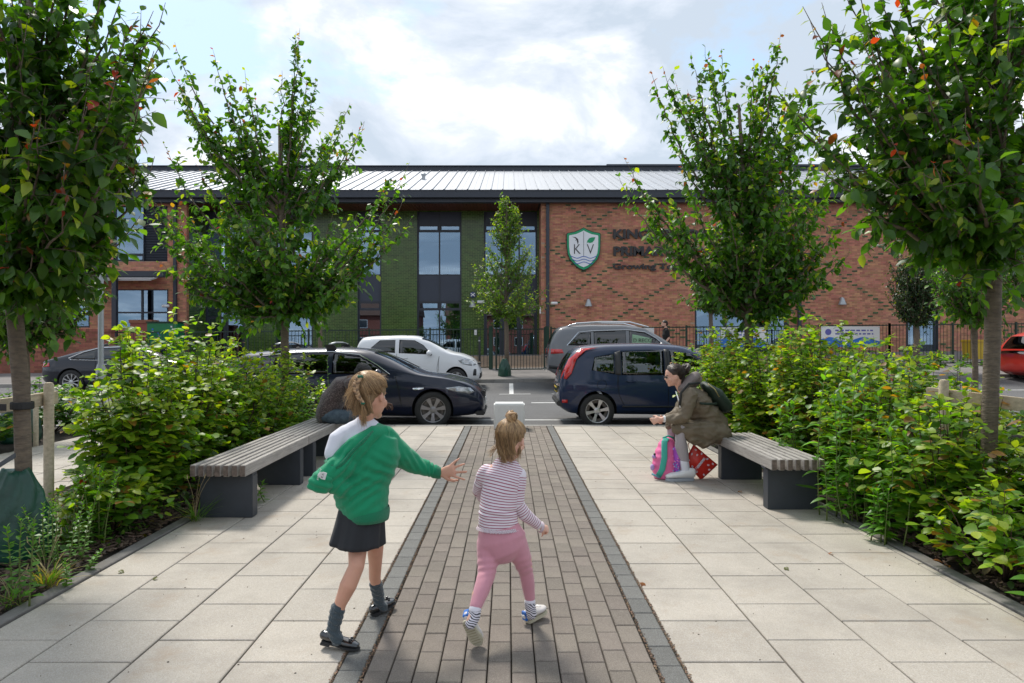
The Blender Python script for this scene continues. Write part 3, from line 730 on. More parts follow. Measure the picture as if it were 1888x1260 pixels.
# railings
def railing(x0, x1, Y, lab, zb=None, name='railing', step=.115, hgt=1.5, post=2.4, r=.009):
    t = thing(name, lab, 'fence', ((x0+x1)/2, Y, gz((x0+x1)/2, Y)), 'green railings along the school')
    bar = MB().lathe([(r, 0), (r, hgt-.08)], n=6, cap=True).mesh('bar'); bar.materials.append(M['fence'])
    n = int((x1-x0)/step)
    for i in range(n+1):
        x = x0+i*step; inst(bar, 'bar', t, (x, Y, gz(x, Y)+.08))
    for zz_ in (.10, hgt-.04):
        a, b = gz(x0, Y)+zz_, gz(x1, Y)+zz_
        MB().add([(x0, Y-.02, a-.02), (x1, Y-.02, b-.02), (x1, Y+.02, b-.02), (x0, Y+.02, a-.02), (x0, Y-.02, a+.02), (x1, Y-.02, b+.02), (x1, Y+.02, b+.02), (x0, Y+.02, a+.02)], [(0, 1, 2, 3), (4, 5, 6, 7), (0, 1, 5, 4), (1, 2, 6, 5), (2, 3, 7, 6), (3, 0, 4, 7)]).out('rail', M['fence'], t)
    x = x0
    while x <= x1+.01:
        MB().box(x-.03, x+.03, Y-.03, Y+.03, gz(x, Y)-.05, gz(x, Y)+hgt+.03).out('post', M['fence'], t); x += (x1-x0)/max(1, round((x1-x0)/post))
    return t
railing(FX(205, YB+.5), FX(345, 24.5), 24.5, 'dark green railings left of the green cabinet, in front of the brick wing')
railing(FX(345, 24.3), FX(905, 24.3), 24.3, 'dark green railings in front of the green brick wall', step=.12)
railing(FX(915, 23.6), FX(1004, 23.6), 23.6, 'dark green pedestrian gate behind the slender street tree', name='gate', hgt=1.52, post=1.7, step=.105)
railing(FX(1016, 24.2), FX(1640, 24.2), 24.2, 'dark green railings between the grey car and the dark round tree', step=.12)
railing(FX(1640, 24.2), FX(1990, 24.2), 24.2, 'dark green railings at the far right below the yellow notice', step=.12)
for px, lb in ((905, 'left'), (1009, 'right')):
    t = thing('gate_post', 'thick dark green gate post on the %s side of the gate' % lb, 'post', (FX(px, 23.8), 23.8, .4))
    x = FX(px, 23.8); MB().box(x-.07, x+.07, 23.74, 23.88, .3, FZ(603, 23.8)).out('post', M['greenpaint'], t, bevel=.01); MB().box(x-.08, x+.08, 23.73, 23.89, FZ(603, 23.8), FZ(602, 23.8)).out('cap', M['greenpaint'], t)
t = thing('bollard', 'thin black bollard standing on the paving before the green brick', 'bollard', (FX(884, 27), 27, .6))
MB().lathe([(.045, 0), (.045, 1.05), (.03, 1.09)], t.location, n=12, cap=True).out('post', M['blackpl'], t, ang=40); MB().lathe([(.05, .9), (.05, .95)], t.location, n=12).out('band', M['alu'], t)
# tan paving at the entrance: blocks joined, too small to single out
mb = MB()
for j in range(44):
    for i in range(90):
        x = -5+i*.2+(.1 if j % 2 else 0); y = 24.2+j*.118
        if y > 29.4 and (x < -13.8 or x > 1.3): continue
        z = gz(x, y)+.088; mb.box(x+.003, x+.197, y+.003, y+.115, z-.02, z+.004+random.uniform(0, .002), skip='bk')
tan = thing('entrance_paving', None, None, (0, 26, 0), kind='structure')
tag(mb.out('paving_blocks', M['tan'], tan), kind='stuff')
MB().box(FX(893, 22), FX(968, 22), 21.75, 22.75, .2, .302).out('tree_pit_slab', M['kerb'], tan)
# green cabinet
t = thing('green_cabinet', 'glossy green cabinet with pale stickers behind the left shrubs', 'cabinet', (FX(306, 25.5), 25.5, .3)); x0, x1 = FX(278, 25.5), FX(334, 25.5)
MB().box(x0, x1, 25.2, 25.8, .35, FZ(596, 25.5)).out('body', mat('glossy_green', (.0, .16, .05), .3), t, bevel=.03)
MB().box(x0-.03, x1+.03, 25.15, 25.85, FZ(596, 25.5)+.004, FZ(593.5, 25.5)).out('lid', M['greenpaint'], t, bevel=.02)
for i in range(9): 
    px, pz = random.uniform(x0+.1, x1-.1), random.uniform(1.5, FZ(598, 25.5)); MB().box(px-.03, px+.03, 25.192, 25.198, pz-.03, pz+.03).out('sticker', random.choice([M['white'], MATS['crest_blue']]), t)
# banners tied to the railings
def banner(px0, px1, py0, py1, label, kind):
    Y = 24.12; t = thing('banner', label, 'banner', (FX((px0+px1)/2, Y), Y, FZ(py1, Y)), 'banners tied to the railings')
    x0, x1, z1, z0 = FX(px0, Y), FX(px1, Y), FZ(py0, Y), FZ(py1, Y)
    MB().box(x0, x1, Y, Y+.006, z0, z1).out('sheet', M['white'], t)
    if kind:
        mb = MB(); n = 24
        for i in range(n+1):
            x = x0+(x1-x0)*i/n; mb.v += [(x, Y-.003, z0), (x, Y-.003, z0+(z1-z0)*(.38+.10*sin(i*.45)))]
        for i in range(n): mb.f.append((2*i, 2*i+2, 2*i+3, 2*i+1)); mb.mi.append(0)
        mb.out('blue_print', mat('banner_blue', (.03, .17, .55), .5), t)
        MB().lathe([(.11, -.004), (.11, -.002)], (x0+.25, Y-.002, z1-.2), axis='y', n=20, cap=True).out('round_logo', mat('logo_violet', (.12, .12, .40), .5), t)
        r = random.Random(kind)
        for row in (.12, .24):
            x = x0+.5
            while x < x1-.25:
                w = r.uniform(.05, .16); MB().box(x, x+w, Y-.004, Y-.002, z1-row-.05, z1-row).out('print_line', MATS['logo_violet'], t); x += w+.05
    for x in (x0+.03, x1-.03): MB().ball((x, Y-.01, z1-.04), .015, 8).out('eyelet', M['alu'], t)
banner(1160, 1206, 605, 640, 'plain white notice board on the railings behind the grey car', 0)
banner(1329, 1412, 604, 640, 'white and blue banner with a round logo behind the middle right tree', 3)
banner(1514, 1622, 602, 640, 'wide white and blue banner on the railings right of the second downpipe', 5)
t = thing('grit_bin', 'yellow grit bin behind the railings at the far right', 'bin', (FX(1808, 26), 26, .6))
MB().prism([(FX(1785, 26), .6), (FX(1832, 26), .6), (FX(1835, 26), 1.45), (FX(1782, 26), 1.45)], 25.7, 26.3).out('tub', mat('bin_yellow', (.62, .42, .03), .5), t, bevel=.02)
MB().box(FX(1780, 26), FX(1837, 26), 25.66, 26.34, 1.455, 1.56).out('lid', MATS['bin_yellow'], t, bevel=.03)
# lamp post
t = thing('lamp_post', 'tall galvanised lamp post beside the left hand tree', 'lamp post', (FX(186, 11.75), 11.75, 0)); lx = FX(186, 11.75)
MB().lathe([(.078, -.05), (.078, 1.0), (.06, 1.06), (.045, 1.10), (.043, 4.8), (.036, 5.9)], (lx, 11.75, 0), n=20, cap=True).out('column', M['alu'], t, ang=30)
MB().box(lx-.035, lx+.035, 11.66, 11.69, .35, .85).out('access_door', M['alu'], t, bevel=.004)
MB().tube([(lx, 11.75, 5.85), (lx, 11.95, 6.0), (lx, 12.6, 6.08)], .03, 10).out('bracket', M['alu'], t); MB().box(lx-.12, lx+.12, 12.5, 13.05, 6.02, 6.12).out('lantern', M['alu'], t, bevel=.03)
# a timber panel building edge far right, behind everything is only sky
# ---------------------------------------------------------------- white concrete block
t = thing('concrete_block', 'low white concrete block standing at the kerb end of the paved strip', 'block', (.02, 11.45, 0))
MB().box(-.24, .275, 11.32, 11.72, 0.0, .437).out('body', M['whitestone'], t, bevel=.022, seg=3, ang=40)
MB().box(-.22, .255, 11.34, 11.70, -.01, .004).out('footing', M['kerb'], t)
# ---------------------------------------------------------------- benches
def bench(xL, y0, label, outer_right):
    t = thing('bench', label, 'bench', (xL+.225, y0+.9, 0), 'timber slat benches beside the planting')
    for i in range(7):
        x = xL+i*.0675
        o = MB().box(x, x+.046, y0, y0+1.745, .366, .458).out('slat', [M['slatwood']], t, bevel=.004)
        o.location = (0, random.uniform(-.004, .004), random.uniform(-.0015, .0015))
        MB().box(x+.004, x+.042, y0-.0062+o.location.y, y0-.003+o.location.y, .370, .454).out('slat_end', M['endgrain'], t)
    for y in (y0+.135, y0+1.43):
        MB().box(xL+.02, xL+.455 if outer_right else xL+.45, y, y+.12, 0, .352).out('leg', M['steel'], t, bevel=.006)
        MB().box(xL+.0, xL+.452, y+.01, y+.11, .352, .366).out('crossbar', M['steel'], t)
    return t
bench(-2.572, 5.515, 'weathered timber slat bench with charcoal legs at left, its end nearest the camera', True)
bench(-2.572, 7.272, 'weathered timber slat bench at left under the seated man in brown', True)
bench(2.235, 5.79, 'weathered timber slat bench at right under the seated woman', False)
# ---------------------------------------------------------------- timber tree guards
def guard(px, Y, hgt, rail_to, label, strap_at=None):
    X = FX(px, Y); t = thing('timber_tree_guard', label, 'tree stake', (X, Y, 0), 'timber guards tied to the young trees')
    MB().lathe([(.034, -.1), (.034, hgt-.01), (.026, hgt+.012), (.01, hgt+.016)], (X, Y, 0), n=12, cap=True).out('stake', M['stake'], t, ang=40)
    if rail_to:
        a = Vector((X, Y, hgt-.11)); b = Vector(rail_to); d = (b-a).normalized(); up = Vector((0, 0, 1)); up = (up-d*up.dot(d)).normalized(); n = d.cross(up)
        p, q = a-d*.16, b; c = (p+q)/2+n*.055*(1 if X > 0 else -1)*-1
        MB().obox(c, d*((q-p).length/2), n*.018, up*.048).out('rail', M['stake'], t, bevel=.004)
        e = q-d*.1; MB().lathe([(.034, -.1), (.034, e.z+.1)], (e.x, e.y, 0), n=12, cap=True).out('stake', M['stake'], t)
    return t
guard(90, 5.05, 1.14, (-3.42, 4.0, 1.0), 'pale timber stakes and rail beside the trunk of the near left tree')
guard(1740, 5.25, 1.15, (3.85, 4.3, .98), 'pale timber stakes and rail beside the trunk of the near right tree')
guard(66, 9.6, .6, None, 'short brown timber stake on the paving far left')
# ---------------------------------------------------------------- houses and trees across the square behind the camera (seen in glass and paint)
def house(x, y, w, label, wallm):
    t = thing('house', label, 'house', (x, y, 0), 'houses on the near side of the square')
    MB().box(x-w/2, x+w/2, y-8, y, -.1, 5.4).out('wall', wallm, t)
    MB().prism([(y+.4, 5.3), (y-4, 8.4), (y-8.4, 5.3)], x-w/2-.2, x+w/2+.2, axis='x').out('roof', M['rooftile'], t)
    for i in range(int(w//3)):
        xx = x-w/2+1.5+i*3
        for z in (1.0, 3.5):
            f = MB().box(xx-.6, xx+.6, y+.001, y+.06, z, z+1.2).out('window', M['white'], t); MB().box(xx-.52, xx+.52, y+.062, y+.07, z+.08, z+1.12).out('pane', M['cglassd'], f)
M['rooftile'] = mat('brown_roof_tile', (.13, .065, .045), .85, var=.2, scale=6)
M['render'] = mat('cream_render', (.50, .44, .35), .85, var=.05, scale=2)
house(-19, -34, 12, 'red brick house row end behind the camera to the left', M['oldbrick'])
house(-2, -36, 14, 'brick house with brown tiled roof directly behind the camera', M['oldbrick'])
house(16, -34, 12, 'cream rendered house behind the camera to the right', M['render'])
# ---------------------------------------------------------------- foliage
def norm(a): return a/np.maximum(np.linalg.norm(a, axis=1, keepdims=True), 1e-9)
def leaf_template(w=.33, fold=.22, droop=.22, kind='ovate'):
    rows = {'ovate': [(0, 0), (.18, .62), (.45, 1.0), (.75, .62), (1, 0)], 'lance': [(0, .15), (.25, .8), (.5, 1), (.78, .6), (1, 0)], 'small': [(0, 0), (.5, 1.0), (1, 0)], 'round': [(0, .1), (.2, .8), (.5, 1.0), (.82, .62), (1, 0)]}[kind]
    v = []; f = []; idx = []
    for t, s in rows:
        z = -droop*t*t
        if s == 0: v.append((0, t, z)); idx.append((len(v)-1,)*3)
        else:
            v += [(-w*s, t, z+fold*w*s), (0, t, z), (w*s, t, z+fold*w*s)]; n = len(v); idx.append((n-3, n-2, n-1))
    for a, b in zip(idx, idx[1:]):
        for i, j in ((0, 1), (1, 2)):
            q = [a[i], a[j], b[j], b[i]]; u = []
            for k in q:
                if k not in u: u.append(k)
            f.append(u)
    return np.array(v, float), f
TPL = {'ovate': leaf_template(), 'lance': leaf_template(.15, .25, .3, 'lance'), 'small': leaf_template(.34, .2, .15, 'small'), 'round': leaf_template(.40, .15, .18, 'round'), 'big': leaf_template(.34, .2, .25, 'round'), 'lancebig': leaf_template(.19, .3, .35, 'lance')}
def leaf_mesh(name, P, D, U, size, col, tpl='ovate'):
    P, D, U, size, col = map(lambda a: np.asarray(a, float), (P, D, U, size, col))
    tv, tf = TPL[tpl]; N = len(P); nv = len(tv)
    D = norm(D); U = norm(U-D*np.sum(U*D, 1, keepdims=True)); Sd = np.cross(D, U)
    size = size[:, None, None]
    wv = rng.uniform(.85, 1.15, (N, 1, 1))
    V = P[:, None, :]+size*(Sd[:, None, :]*tv[None, :, 0:1]*wv+D[:, None, :]*tv[None, :, 1:2]+U[:, None, :]*tv[None, :, 2:3]*rng.uniform(.2, 1.8, (N, 1, 1)))
    me = bpy.data.meshes.new(name); me.vertices.add(N*nv); me.vertices.foreach_set('co', V.reshape(-1))
    lens = np.array([len(f) for f in tf]); flat = np.concatenate([np.array(f) for f in tf])
    me.loops.add(N*len(flat)); me.loops.foreach_set('vertex_index', (flat[None, :]+np.arange(N)[:, None]*nv).reshape(-1))
    st = np.concatenate([[0], np.cumsum(lens)[:-1]])
    me.polygons.add(N*len(tf)); me.polygons.foreach_set('loop_start', (st[None, :]+np.arange(N)[:, None]*len(flat)).reshape(-1))
    me.polygons.foreach_set('loop_total', np.tile(lens, N))
    me.update(calc_edges=True)
    at = me.attributes.new('leaf_colour', 'FLOAT_COLOR', 'POINT')
    c4 = np.ones((N, nv, 4)); c4[:, :, :3] = np.clip(col, 0, 1)[:, None, :]; at.data.foreach_set('color', c4.reshape(-1))
    me.polygons.foreach_set('use_smooth', [True]*(N*len(tf)))
    return me
class Fol:
    def __init__(s): s.P = []; s.D = []; s.U = []; s.S = []; s.C = []
    def add(s, p, d, u, z, c): s.P.append(tuple(p)); s.D.append(tuple(d)); s.U.append(tuple(u)); s.S.append(z); s.C.append(tuple(c))
    def out(s, name, m_, parent, tpl='ovate'):
        me = leaf_mesh(name, s.P, s.D, s.U, s.S, s.C, tpl); return link(name, me, m_, parent)
def rv(): return Vector((random.gauss(0, 1), random.gauss(0, 1), random.gauss(0, 1)))
GREENS = [(.038, .108, .012), (.050, .135, .016), (.068, .165, .018), (.088, .19, .02), (.030, .085, .014)]
def leafcol(t, red=.5, yel=.5, base=GREENS, br=1.0):
    """t: 0 old wood .. 1 growing tip"""
    c = Vector(random.choice(base))*random.uniform(.75, 1.25)*br
    if t > .55 and random.random() < yel*(t-.3): c = c.lerp(Vector((.30, .36, .035)), random.uniform(.3, .95))
    if t > .80 and random.random() < red*(t-.45): c = Vector(random.choice([(.32, .035, .022), (.22, .06, .03), (.30, .16, .03), (.16, .045, .03)]))*random.uniform(.7, 1.2)
    return c
def tree(base, trunk_px, fork, tips, label, group=None, leaf=.10, tr=.06, fill=40, env=None, twigstep=.11, twiglen=.42, dens=.036, matn='leaf', tpl='ovate', red=.6, yel=.5, base_cols=GREENS, fork_span=.55, droop=.55, name='tree', seed=1, tiplen=1.0, br=1.0, narrow=False, sib=0, sibr=1.0):
    """trunk_px: trunk points; fork: first fork height; tips: limb end points; env: (centre, radii) of the crown volume to fill"""
    random.seed(seed)
    base = Vector(base); t = thing(name, label, 'tree', base, group)
    pts = [Vector(p) for p in trunk_px]; n = len(pts)
    top = pts[-1]
    rad = [tr*(1.15 if i == 0 else 1)*(1-.68*(max(0, p.z-fork)/max(.01, top.z-fork))) for i, p in enumerate(pts)]
    tk = MB().tube(pts, rad, 12)
    tk.out('trunk', M['bark'], t, smooth=True)
    br_ = MB(); fo = Fol()
    def at(z):
        for a, b in zip(pts, pts[1:]):
            if a.z <= z <= b.z: return a.lerp(b, (z-a.z)/max(1e-6, b.z-a.z))
        return pts[-1].copy()
    lims = [(Vector(q), 1.0) for q in tips]
    if env:
        c, r = Vector(env[0]), Vector(env[1])
        for _ in range(fill):
            d = rv().normalized(); k = random.uniform(.45, .97) if not narrow else random.uniform(.6, 1)
            p = c+Vector((d.x*r.x, d.y*r.y, d.z*r.z))*k
            lims.append((p, .75))
    for q in tips:
        for _ in range(sib): lims.append((Vector(q)+Vector((random.gauss(0, .22), random.gauss(0, .22), random.gauss(-.22, .18)))*sibr, .8))
    for tip, w in lims:
        hor = math.hypot(tip.x-base.x, tip.y-base.y)
        z0 = max(fork, min(top.z-.05, tip.z-hor*random.uniform(.9, 1.5)-random.uniform(0, .3)))
        z0 = min(z0, fork+(top.z-fork)*fork_span+random.uniform(-.2, .2)) if not narrow else min(z0, top.z-.1)
        z0 = max(z0, fork)
        s = at(z0); L = (tip-s).length
        if L < .15: continue
        out = Vector((tip.x-s.x, tip.y-s.y, 0)); mid = s.lerp(tip, .5)+out*.18-Vector((0, 0, L*.10))*(1 if tip.z > s.z+.3*L else -.6)
        m_ = max(5, int(L/.12)); cp = curve(s, mid, tip, m_)
        for i in range(2, m_-1): cp[i] = cp[i]+rv()*.012
        r0 = min(tr*.42, .006+.0085*L)
        br_.tube(cp, [r0*(1-i/(m_-1))+.0018 for i in range(m_)], 6)
        # twigs and leaves
        pos = 0.0; nxt = L*.14
        for i in range(m_-1):
            a, b = cp[i], cp[i+1]; seg = (b-a).length; dd = (b-a).normalized()
            while pos+seg > nxt:
                q = a.lerp(b, (nxt-pos)/seg); fr_ = nxt/L
                tl = twiglen*(1-fr_*.9)**.6*random.uniform(.5, 1.15)+.04
                if fr_ < .93:
                    td = (dd*.55+rv().normalized()*.8+Vector((0, 0, .18))).normalized()
                    e = q+td*tl-Vector((0, 0, tl*tl*.25)); tm = q.lerp(e, .5)+Vector((0, 0, tl*.08)); tp = curve(q, tm, e, 4)
                    if tl > .12: br_.tube(tp, [.0035, .0028, .002, .0012], 4)
                    k = 0.0
                    while k < tl:
                        f_ = k/tl; u = tp[min(3, int(f_*3))].lerp(tp[min(3, int(f_*3)+1)], f_*3-int(f_*3))
                        tt = max(0, min(1, fr_*.45+f_*.45+(.12 if random.random() < .3 else 0)))
                        dr = (td*.45+rv().normalized()*.75-Vector((0, 0, droop))).normalized()
                        up = (Vector((0, 0, 1))+rv()*.35+Vector((q.x-base.x, q.y-base.y, 0))*.35)
                        fo.add(u, dr, up, leaf*random.uniform(.6, 1.15)*(1-.25*tt), leafcol(tt*.95, red*.7, yel, base_cols, br)); k += dens*random.uniform(.6, 1.4)
                nxt += twigstep*random.uniform(.6, 1.3)
            pos += seg
            fr_ = pos/L
            if fr_ > .55:
                for _ in range(max(1, int(seg/dens*.8))):
                    q = a.lerp(b, random.random()); dr = (dd*.5+rv().normalized()*.8-Vector((0, 0, droop*.6))).normalized()
                    fo.add(q, dr, Vector((0, 0, 1))+rv()*.4, leaf*random.uniform(.6, 1.05)*(1.15-.55*fr_*fr_), leafcol(fr_*fr_*w, red, yel, base_cols, br))
    br_.out('branches', M['twig'] if tr < .03 else M['bark'], t, smooth=True)
    fo.out('crown', M[matn], t, tpl)
    return t, len(fo.P)
def P3(px, py, Y): return W(px, py, Y)
cnt = []
# near left tree (trunk leans a little)
Yt = 4.62
tree((W(45, 632, Yt).x, Yt, 0), [(W(46, 0, Yt).x, Yt, -.05), (W(44, 0, Yt).x, Yt, .5), (W(40, 0, Yt).x, Yt, 1.1), (W(28, 0, Yt).x, Yt, 1.6), (W(16, 0, Yt).x, Yt, 2.0), (W(30, 0, Yt).x, Yt, 2.5), (W(50, 0, Yt).x, Yt, 3.3), (W(60, 0, Yt).x, Yt, 4.3)], 1.75,
     [P3(300, 75, 4.2), P3(262, 160, 4.4), P3(255, 30, 4.7), P3(305, 5, 4.5), P3(262, 245, 4.3), P3(222, 325, 4.5), P3(150, 400, 4.3), P3(120, 450, 4.2), P3(165, 330, 4.9), P3(230, 60, 4.2), P3(60, 470, 4.1), P3(110, 500, 4.9), P3(200, -60, 4.4), P3(120, -100, 4.3), P3(200, 270, 4.9), P3(225, 200, 4.7), P3(10, 420, 4.0), P3(-60, 440, 4.2), P3(120, 300, 3.9), P3(60, 200, 3.8), P3(160, 180, 3.9), P3(215, 140, 4.0), P3(280, 120, 4.9)],
     'young tree with large dark leaves and a leaning trunk at the near left edge', 'young trees in the planting beds', leaf=.116, tr=.050, fill=80, sib=1, sibr=.5, env=((W(45, 190, Yt).x, Yt, 2.95), (.80, .9, 1.38)), seed=3, red=.7, yel=.3, dens=.035, br=.80)
# near right tree
Yt = 4.9
tree((W(1826, 632, Yt).x, Yt, 0), [(W(1822, 0, Yt).x, Yt, -.05), (W(1824, 0, Yt).x, Yt, .8), (W(1830, 0, Yt).x, Yt, 1.5), (W(1834, 0, Yt).x, Yt, 2.2), (W(1838, 0, Yt).x, Yt, 3.2), (W(1842, 0, Yt).x, Yt, 4.4)], 2.05,
     [P3(1480, 12, 4.5), P3(1515, 5, 4.8), P3(1420, 140, 4.7), P3(1500, 235, 4.5), P3(1560, 262, 4.6), P3(1640, 325, 4.4), P3(1690, 385, 4.5), P3(1600, 60, 4.3), P3(1650, -40, 4.7), P3(1700, 120, 4.2), P3(1560, 200, 4.9), P3(1760, 430, 4.4), P3(1850, 440, 4.3), P3(1640, 250, 4.2), P3(1720, 300, 4.0), P3(1780, 200, 4.0), P3(1640, 370, 5.1), P3(1900, 300, 4.4), P3(1580, 130, 5.2), P3(1700, -80, 4.9), P3(1555, -20, 5.0)],
     'young tree with large leaves and a straight trunk at the near right edge', 'young trees in the planting beds', leaf=.116, tr=.052, fill=60, sib=1, sibr=.6, env=((W(1800, 165, Yt).x, Yt, 3.38), (1.05, .95, 1.10)), seed=5, red=.8, yel=.55, dens=.040, br=.88)
# middle left tree
Yt = 10.5
tree((W(525, 632, Yt).x, Yt, 0), [(W(526, 0, Yt).x, Yt, -.05), (W(525, 0, Yt).x, Yt, .9), (W(525, 0, Yt).x, Yt, 1.9), (W(522, 0, Yt).x, Yt, 2.6), (W(518, 0, Yt).x, Yt, 3.6), (W(515, 0, Yt).x, Yt, 4.8)], 1.85,
     [P3(553, 52, 10.4), P3(566, 140, 10.6), P3(322, 78, 10.2), P3(392, 90, 10.5), P3(420, 130, 10.8), P3(645, 190, 10.4), P3(672, 225, 10.9), P3(755, 300, 10.2), P3(742, 372, 10.5), P3(715, 330, 10.8), P3(722, 438, 10.4), P3(300, 262, 10.3), P3(262, 350, 10.4), P3(330, 150, 10.6), P3(365, 190, 10.1), P3(330, 420, 10.2), P3(345, 520, 10.5), P3(295, 370, 10.9), P3(420, 530, 10.1), P3(655, 500, 10.2), P3(610, 540, 10.5), P3(690, 450, 10.2), P3(520, 130, 10.3), P3(600, 250, 10.1), P3(450, 220, 10.2), P3(500, 550, 10.0), P3(360, 300, 10.0), P3(470, 170, 10.9), P3(560, 230, 11.1), P3(325, 490, 10.7), P3(640, 280, 10.4)],
     'tree with spreading upswept limbs and reddish tips left of centre', 'young trees in the planting beds', leaf=.130, tr=.062, fill=52, sib=1, env=((W(505, 430, Yt).x, Yt, 3.15), (1.45, 1.3, 1.15)), seed=8, red=.9, yel=.6, br=1.05, dens=.044, twigstep=.115, twiglen=.48)
# middle right tree
Yt = 10.2
tree((W(1382, 632, Yt).x, Yt, 0), [(W(1382, 0, Yt).x, Yt, -.05), (W(1382, 0, Yt).x, Yt, .9), (W(1380, 0, Yt).x, Yt, 1.9), (W(1378, 0, Yt).x, Yt, 2.8), (W(1372, 0, Yt).x, Yt, 3.8), (W(1362, 0, Yt).x, Yt, 5.0)], 1.8,
     [P3(1200, 130, 10.0), P3(1245, 150, 10.4), P3(1300, 85, 10.1), P3(1330, 90, 10.5), P3(1150, 290, 10.0), P3(1175, 330, 10.4), P3(1215, 368, 9.9), P3(1395, 170, 10.0), P3(1440, 60, 10.3), P3(1452, 150, 10.6), P3(1480, 210, 10.0), P3(1540, 300, 10.2), P3(1555, 405, 10.0), P3(1530, 340, 10.6), P3(1500, 440, 10.0), P3(1455, 500, 10.3), P3(1400, 560, 10.0), P3(1340, 570, 10.3), P3(1270, 180, 10.7), P3(1290, 240, 9.8), P3(1255, 300, 9.8), P3(1315, 440, 9.8), P3(1350, 250, 9.7), P3(1420, 330, 9.7), P3(1230, 235, 10.5), P3(1500, 120, 10.8), P3(1510, 260, 10.9), P3(1390, 110, 10.6)],
     'tall leafy tree right of centre hiding part of the school name', 'young trees in the planting beds', leaf=.130, tr=.066, fill=68, sib=1, sibr=.7, env=((W(1402, 400, Yt).x, Yt, 3.25), (1.20, 1.2, 1.35)), seed=12, red=.9, yel=.55, br=1.0, dens=.044, twigstep=.115, twiglen=.46)
# far pavement trees
Yt = 22.2; b = W(931, 697, Yt); b.z = .31
LT = [(.06, .13, .02), (.075, .15, .02), (.09, .17, .025), (.05, .11, .02)]
def spire(px, Yt, zb, ztop, wid, label, leaf, n, seed, cols, zlow, tr=.05, matn='leafs', fork=None, rx=None, group='street trees on the far side of the road', red=0, yel=.6, depthf=1.0, twiglen=.35, dens=.05, twigstep=.12, tp='small'):
    random.seed(seed); X = FX(px, Yt); tips = []
    hh = ztop-zlow
    for i in range(n):
        f = random.random()**.8; r = wid*max(.10, (1-f)**.75)*random.uniform(.65, 1.1)*(.55+.45*min(1, f/.12)); a = random.uniform(0, 2*pi)
        tips.append((X+r*cos(a), Yt+r*sin(a)*depthf, zlow+hh*f+random.uniform(0, .1)))
    tips.append((X, Yt, ztop))
    return tree((X, Yt, zb), [(X, Yt, zb-.05), (X+.01, Yt, zb+(zlow-zb)*.6), (X-.02, Yt, zlow+.2), (X, Yt, zlow+hh*.5), (X, Yt, ztop-.15)], zlow, tips, label, group, leaf=leaf, tr=tr, matn=matn, tpl=tp, seed=seed, base_cols=cols, red=red, yel=yel, droop=.25, twiglen=twiglen, dens=dens, twigstep=twigstep, narrow=True)
spire(934, Yt, .31, FZ(362, Yt), 1.65, 'slender light green street tree with a green watering bag at its foot', .115, 130, 21, LT, FZ(590, Yt)+.1, tr=.07, yel=1.0, twiglen=.40, dens=.045)
DK = [(.02, .055, .012), (.026, .07, .016), (.016, .045, .01)]
Yr = 22.4
def roundtree(px, Yt, zb, cz_, rx, rz, label, leaf, seed, cols, tr=.06, fill=90, matn='leafs', group='street trees on the far side of the road', br=1.0, dens=.05, tpl='ovate', ry=None, red=.05, twigstep=.12):
    X = FX(px, Yt)
    return tree((X, Yt, zb), [(X, Yt, zb-.05), (X+.01, Yt, zb+(cz_-rz-zb)*.6), (X-.02, Yt, cz_-rz+.2), (X, Yt, cz_+rz*.5)], cz_-rz+.05, [], label, group, leaf=leaf, tr=tr, matn=matn, tpl=tpl, seed=seed, base_cols=cols, red=red, yel=.3, fill=fill, env=((X, Yt, cz_), (rx, ry or rx, rz)), dens=dens, br=br, twiglen=.4, twigstep=twigstep)
roundtree(1690, Yr, .5, FZ(520, Yr), 1.05, 1.45, 'dense dark rounded street tree in front of the brick wall at right', .10, 31, DK, tr=.09, fill=230, matn='leafd', dens=.05, br=.9, red=0)
roundtree(1311, Yr, .4, FZ(515, Yr), 1.25, 1.15, 'street tree half hidden behind the tall leafy tree right of centre', .11, 32, GREENS, tr=.07, fill=80, br=.8)
roundtree(590, Yr, .3, FZ(520, Yr), .95, 1.0, 'small dark street tree behind the middle left tree', .10, 33, DK, tr=.07, fill=80, matn='leafd')
roundtree(1797, 10.5, -.02, FZ(500, 10.5), .85, .85, 'young tree with pale trunk behind the near right tree', .10, 34, GREENS, tr=.042, fill=75, group='young trees in the planting beds', matn='leaf')
roundtree(1905, 12, -.02, FZ(450, 12), 1.0, 1.0, 'young tree cut by the right edge of the picture', .10, 44, GREENS, tr=.045, fill=70, group='young trees in the planting beds', matn='leaf')
roundtree(48, 10.2, -.02, FZ(530, 10.2), 1.3, .85, 'broad young tree with drooping leaves behind the lamp post at left', .11, 35, GREENS, tr=.05, fill=110, group='young trees in the planting beds', matn='leaf', br=.85)
random.seed(99)
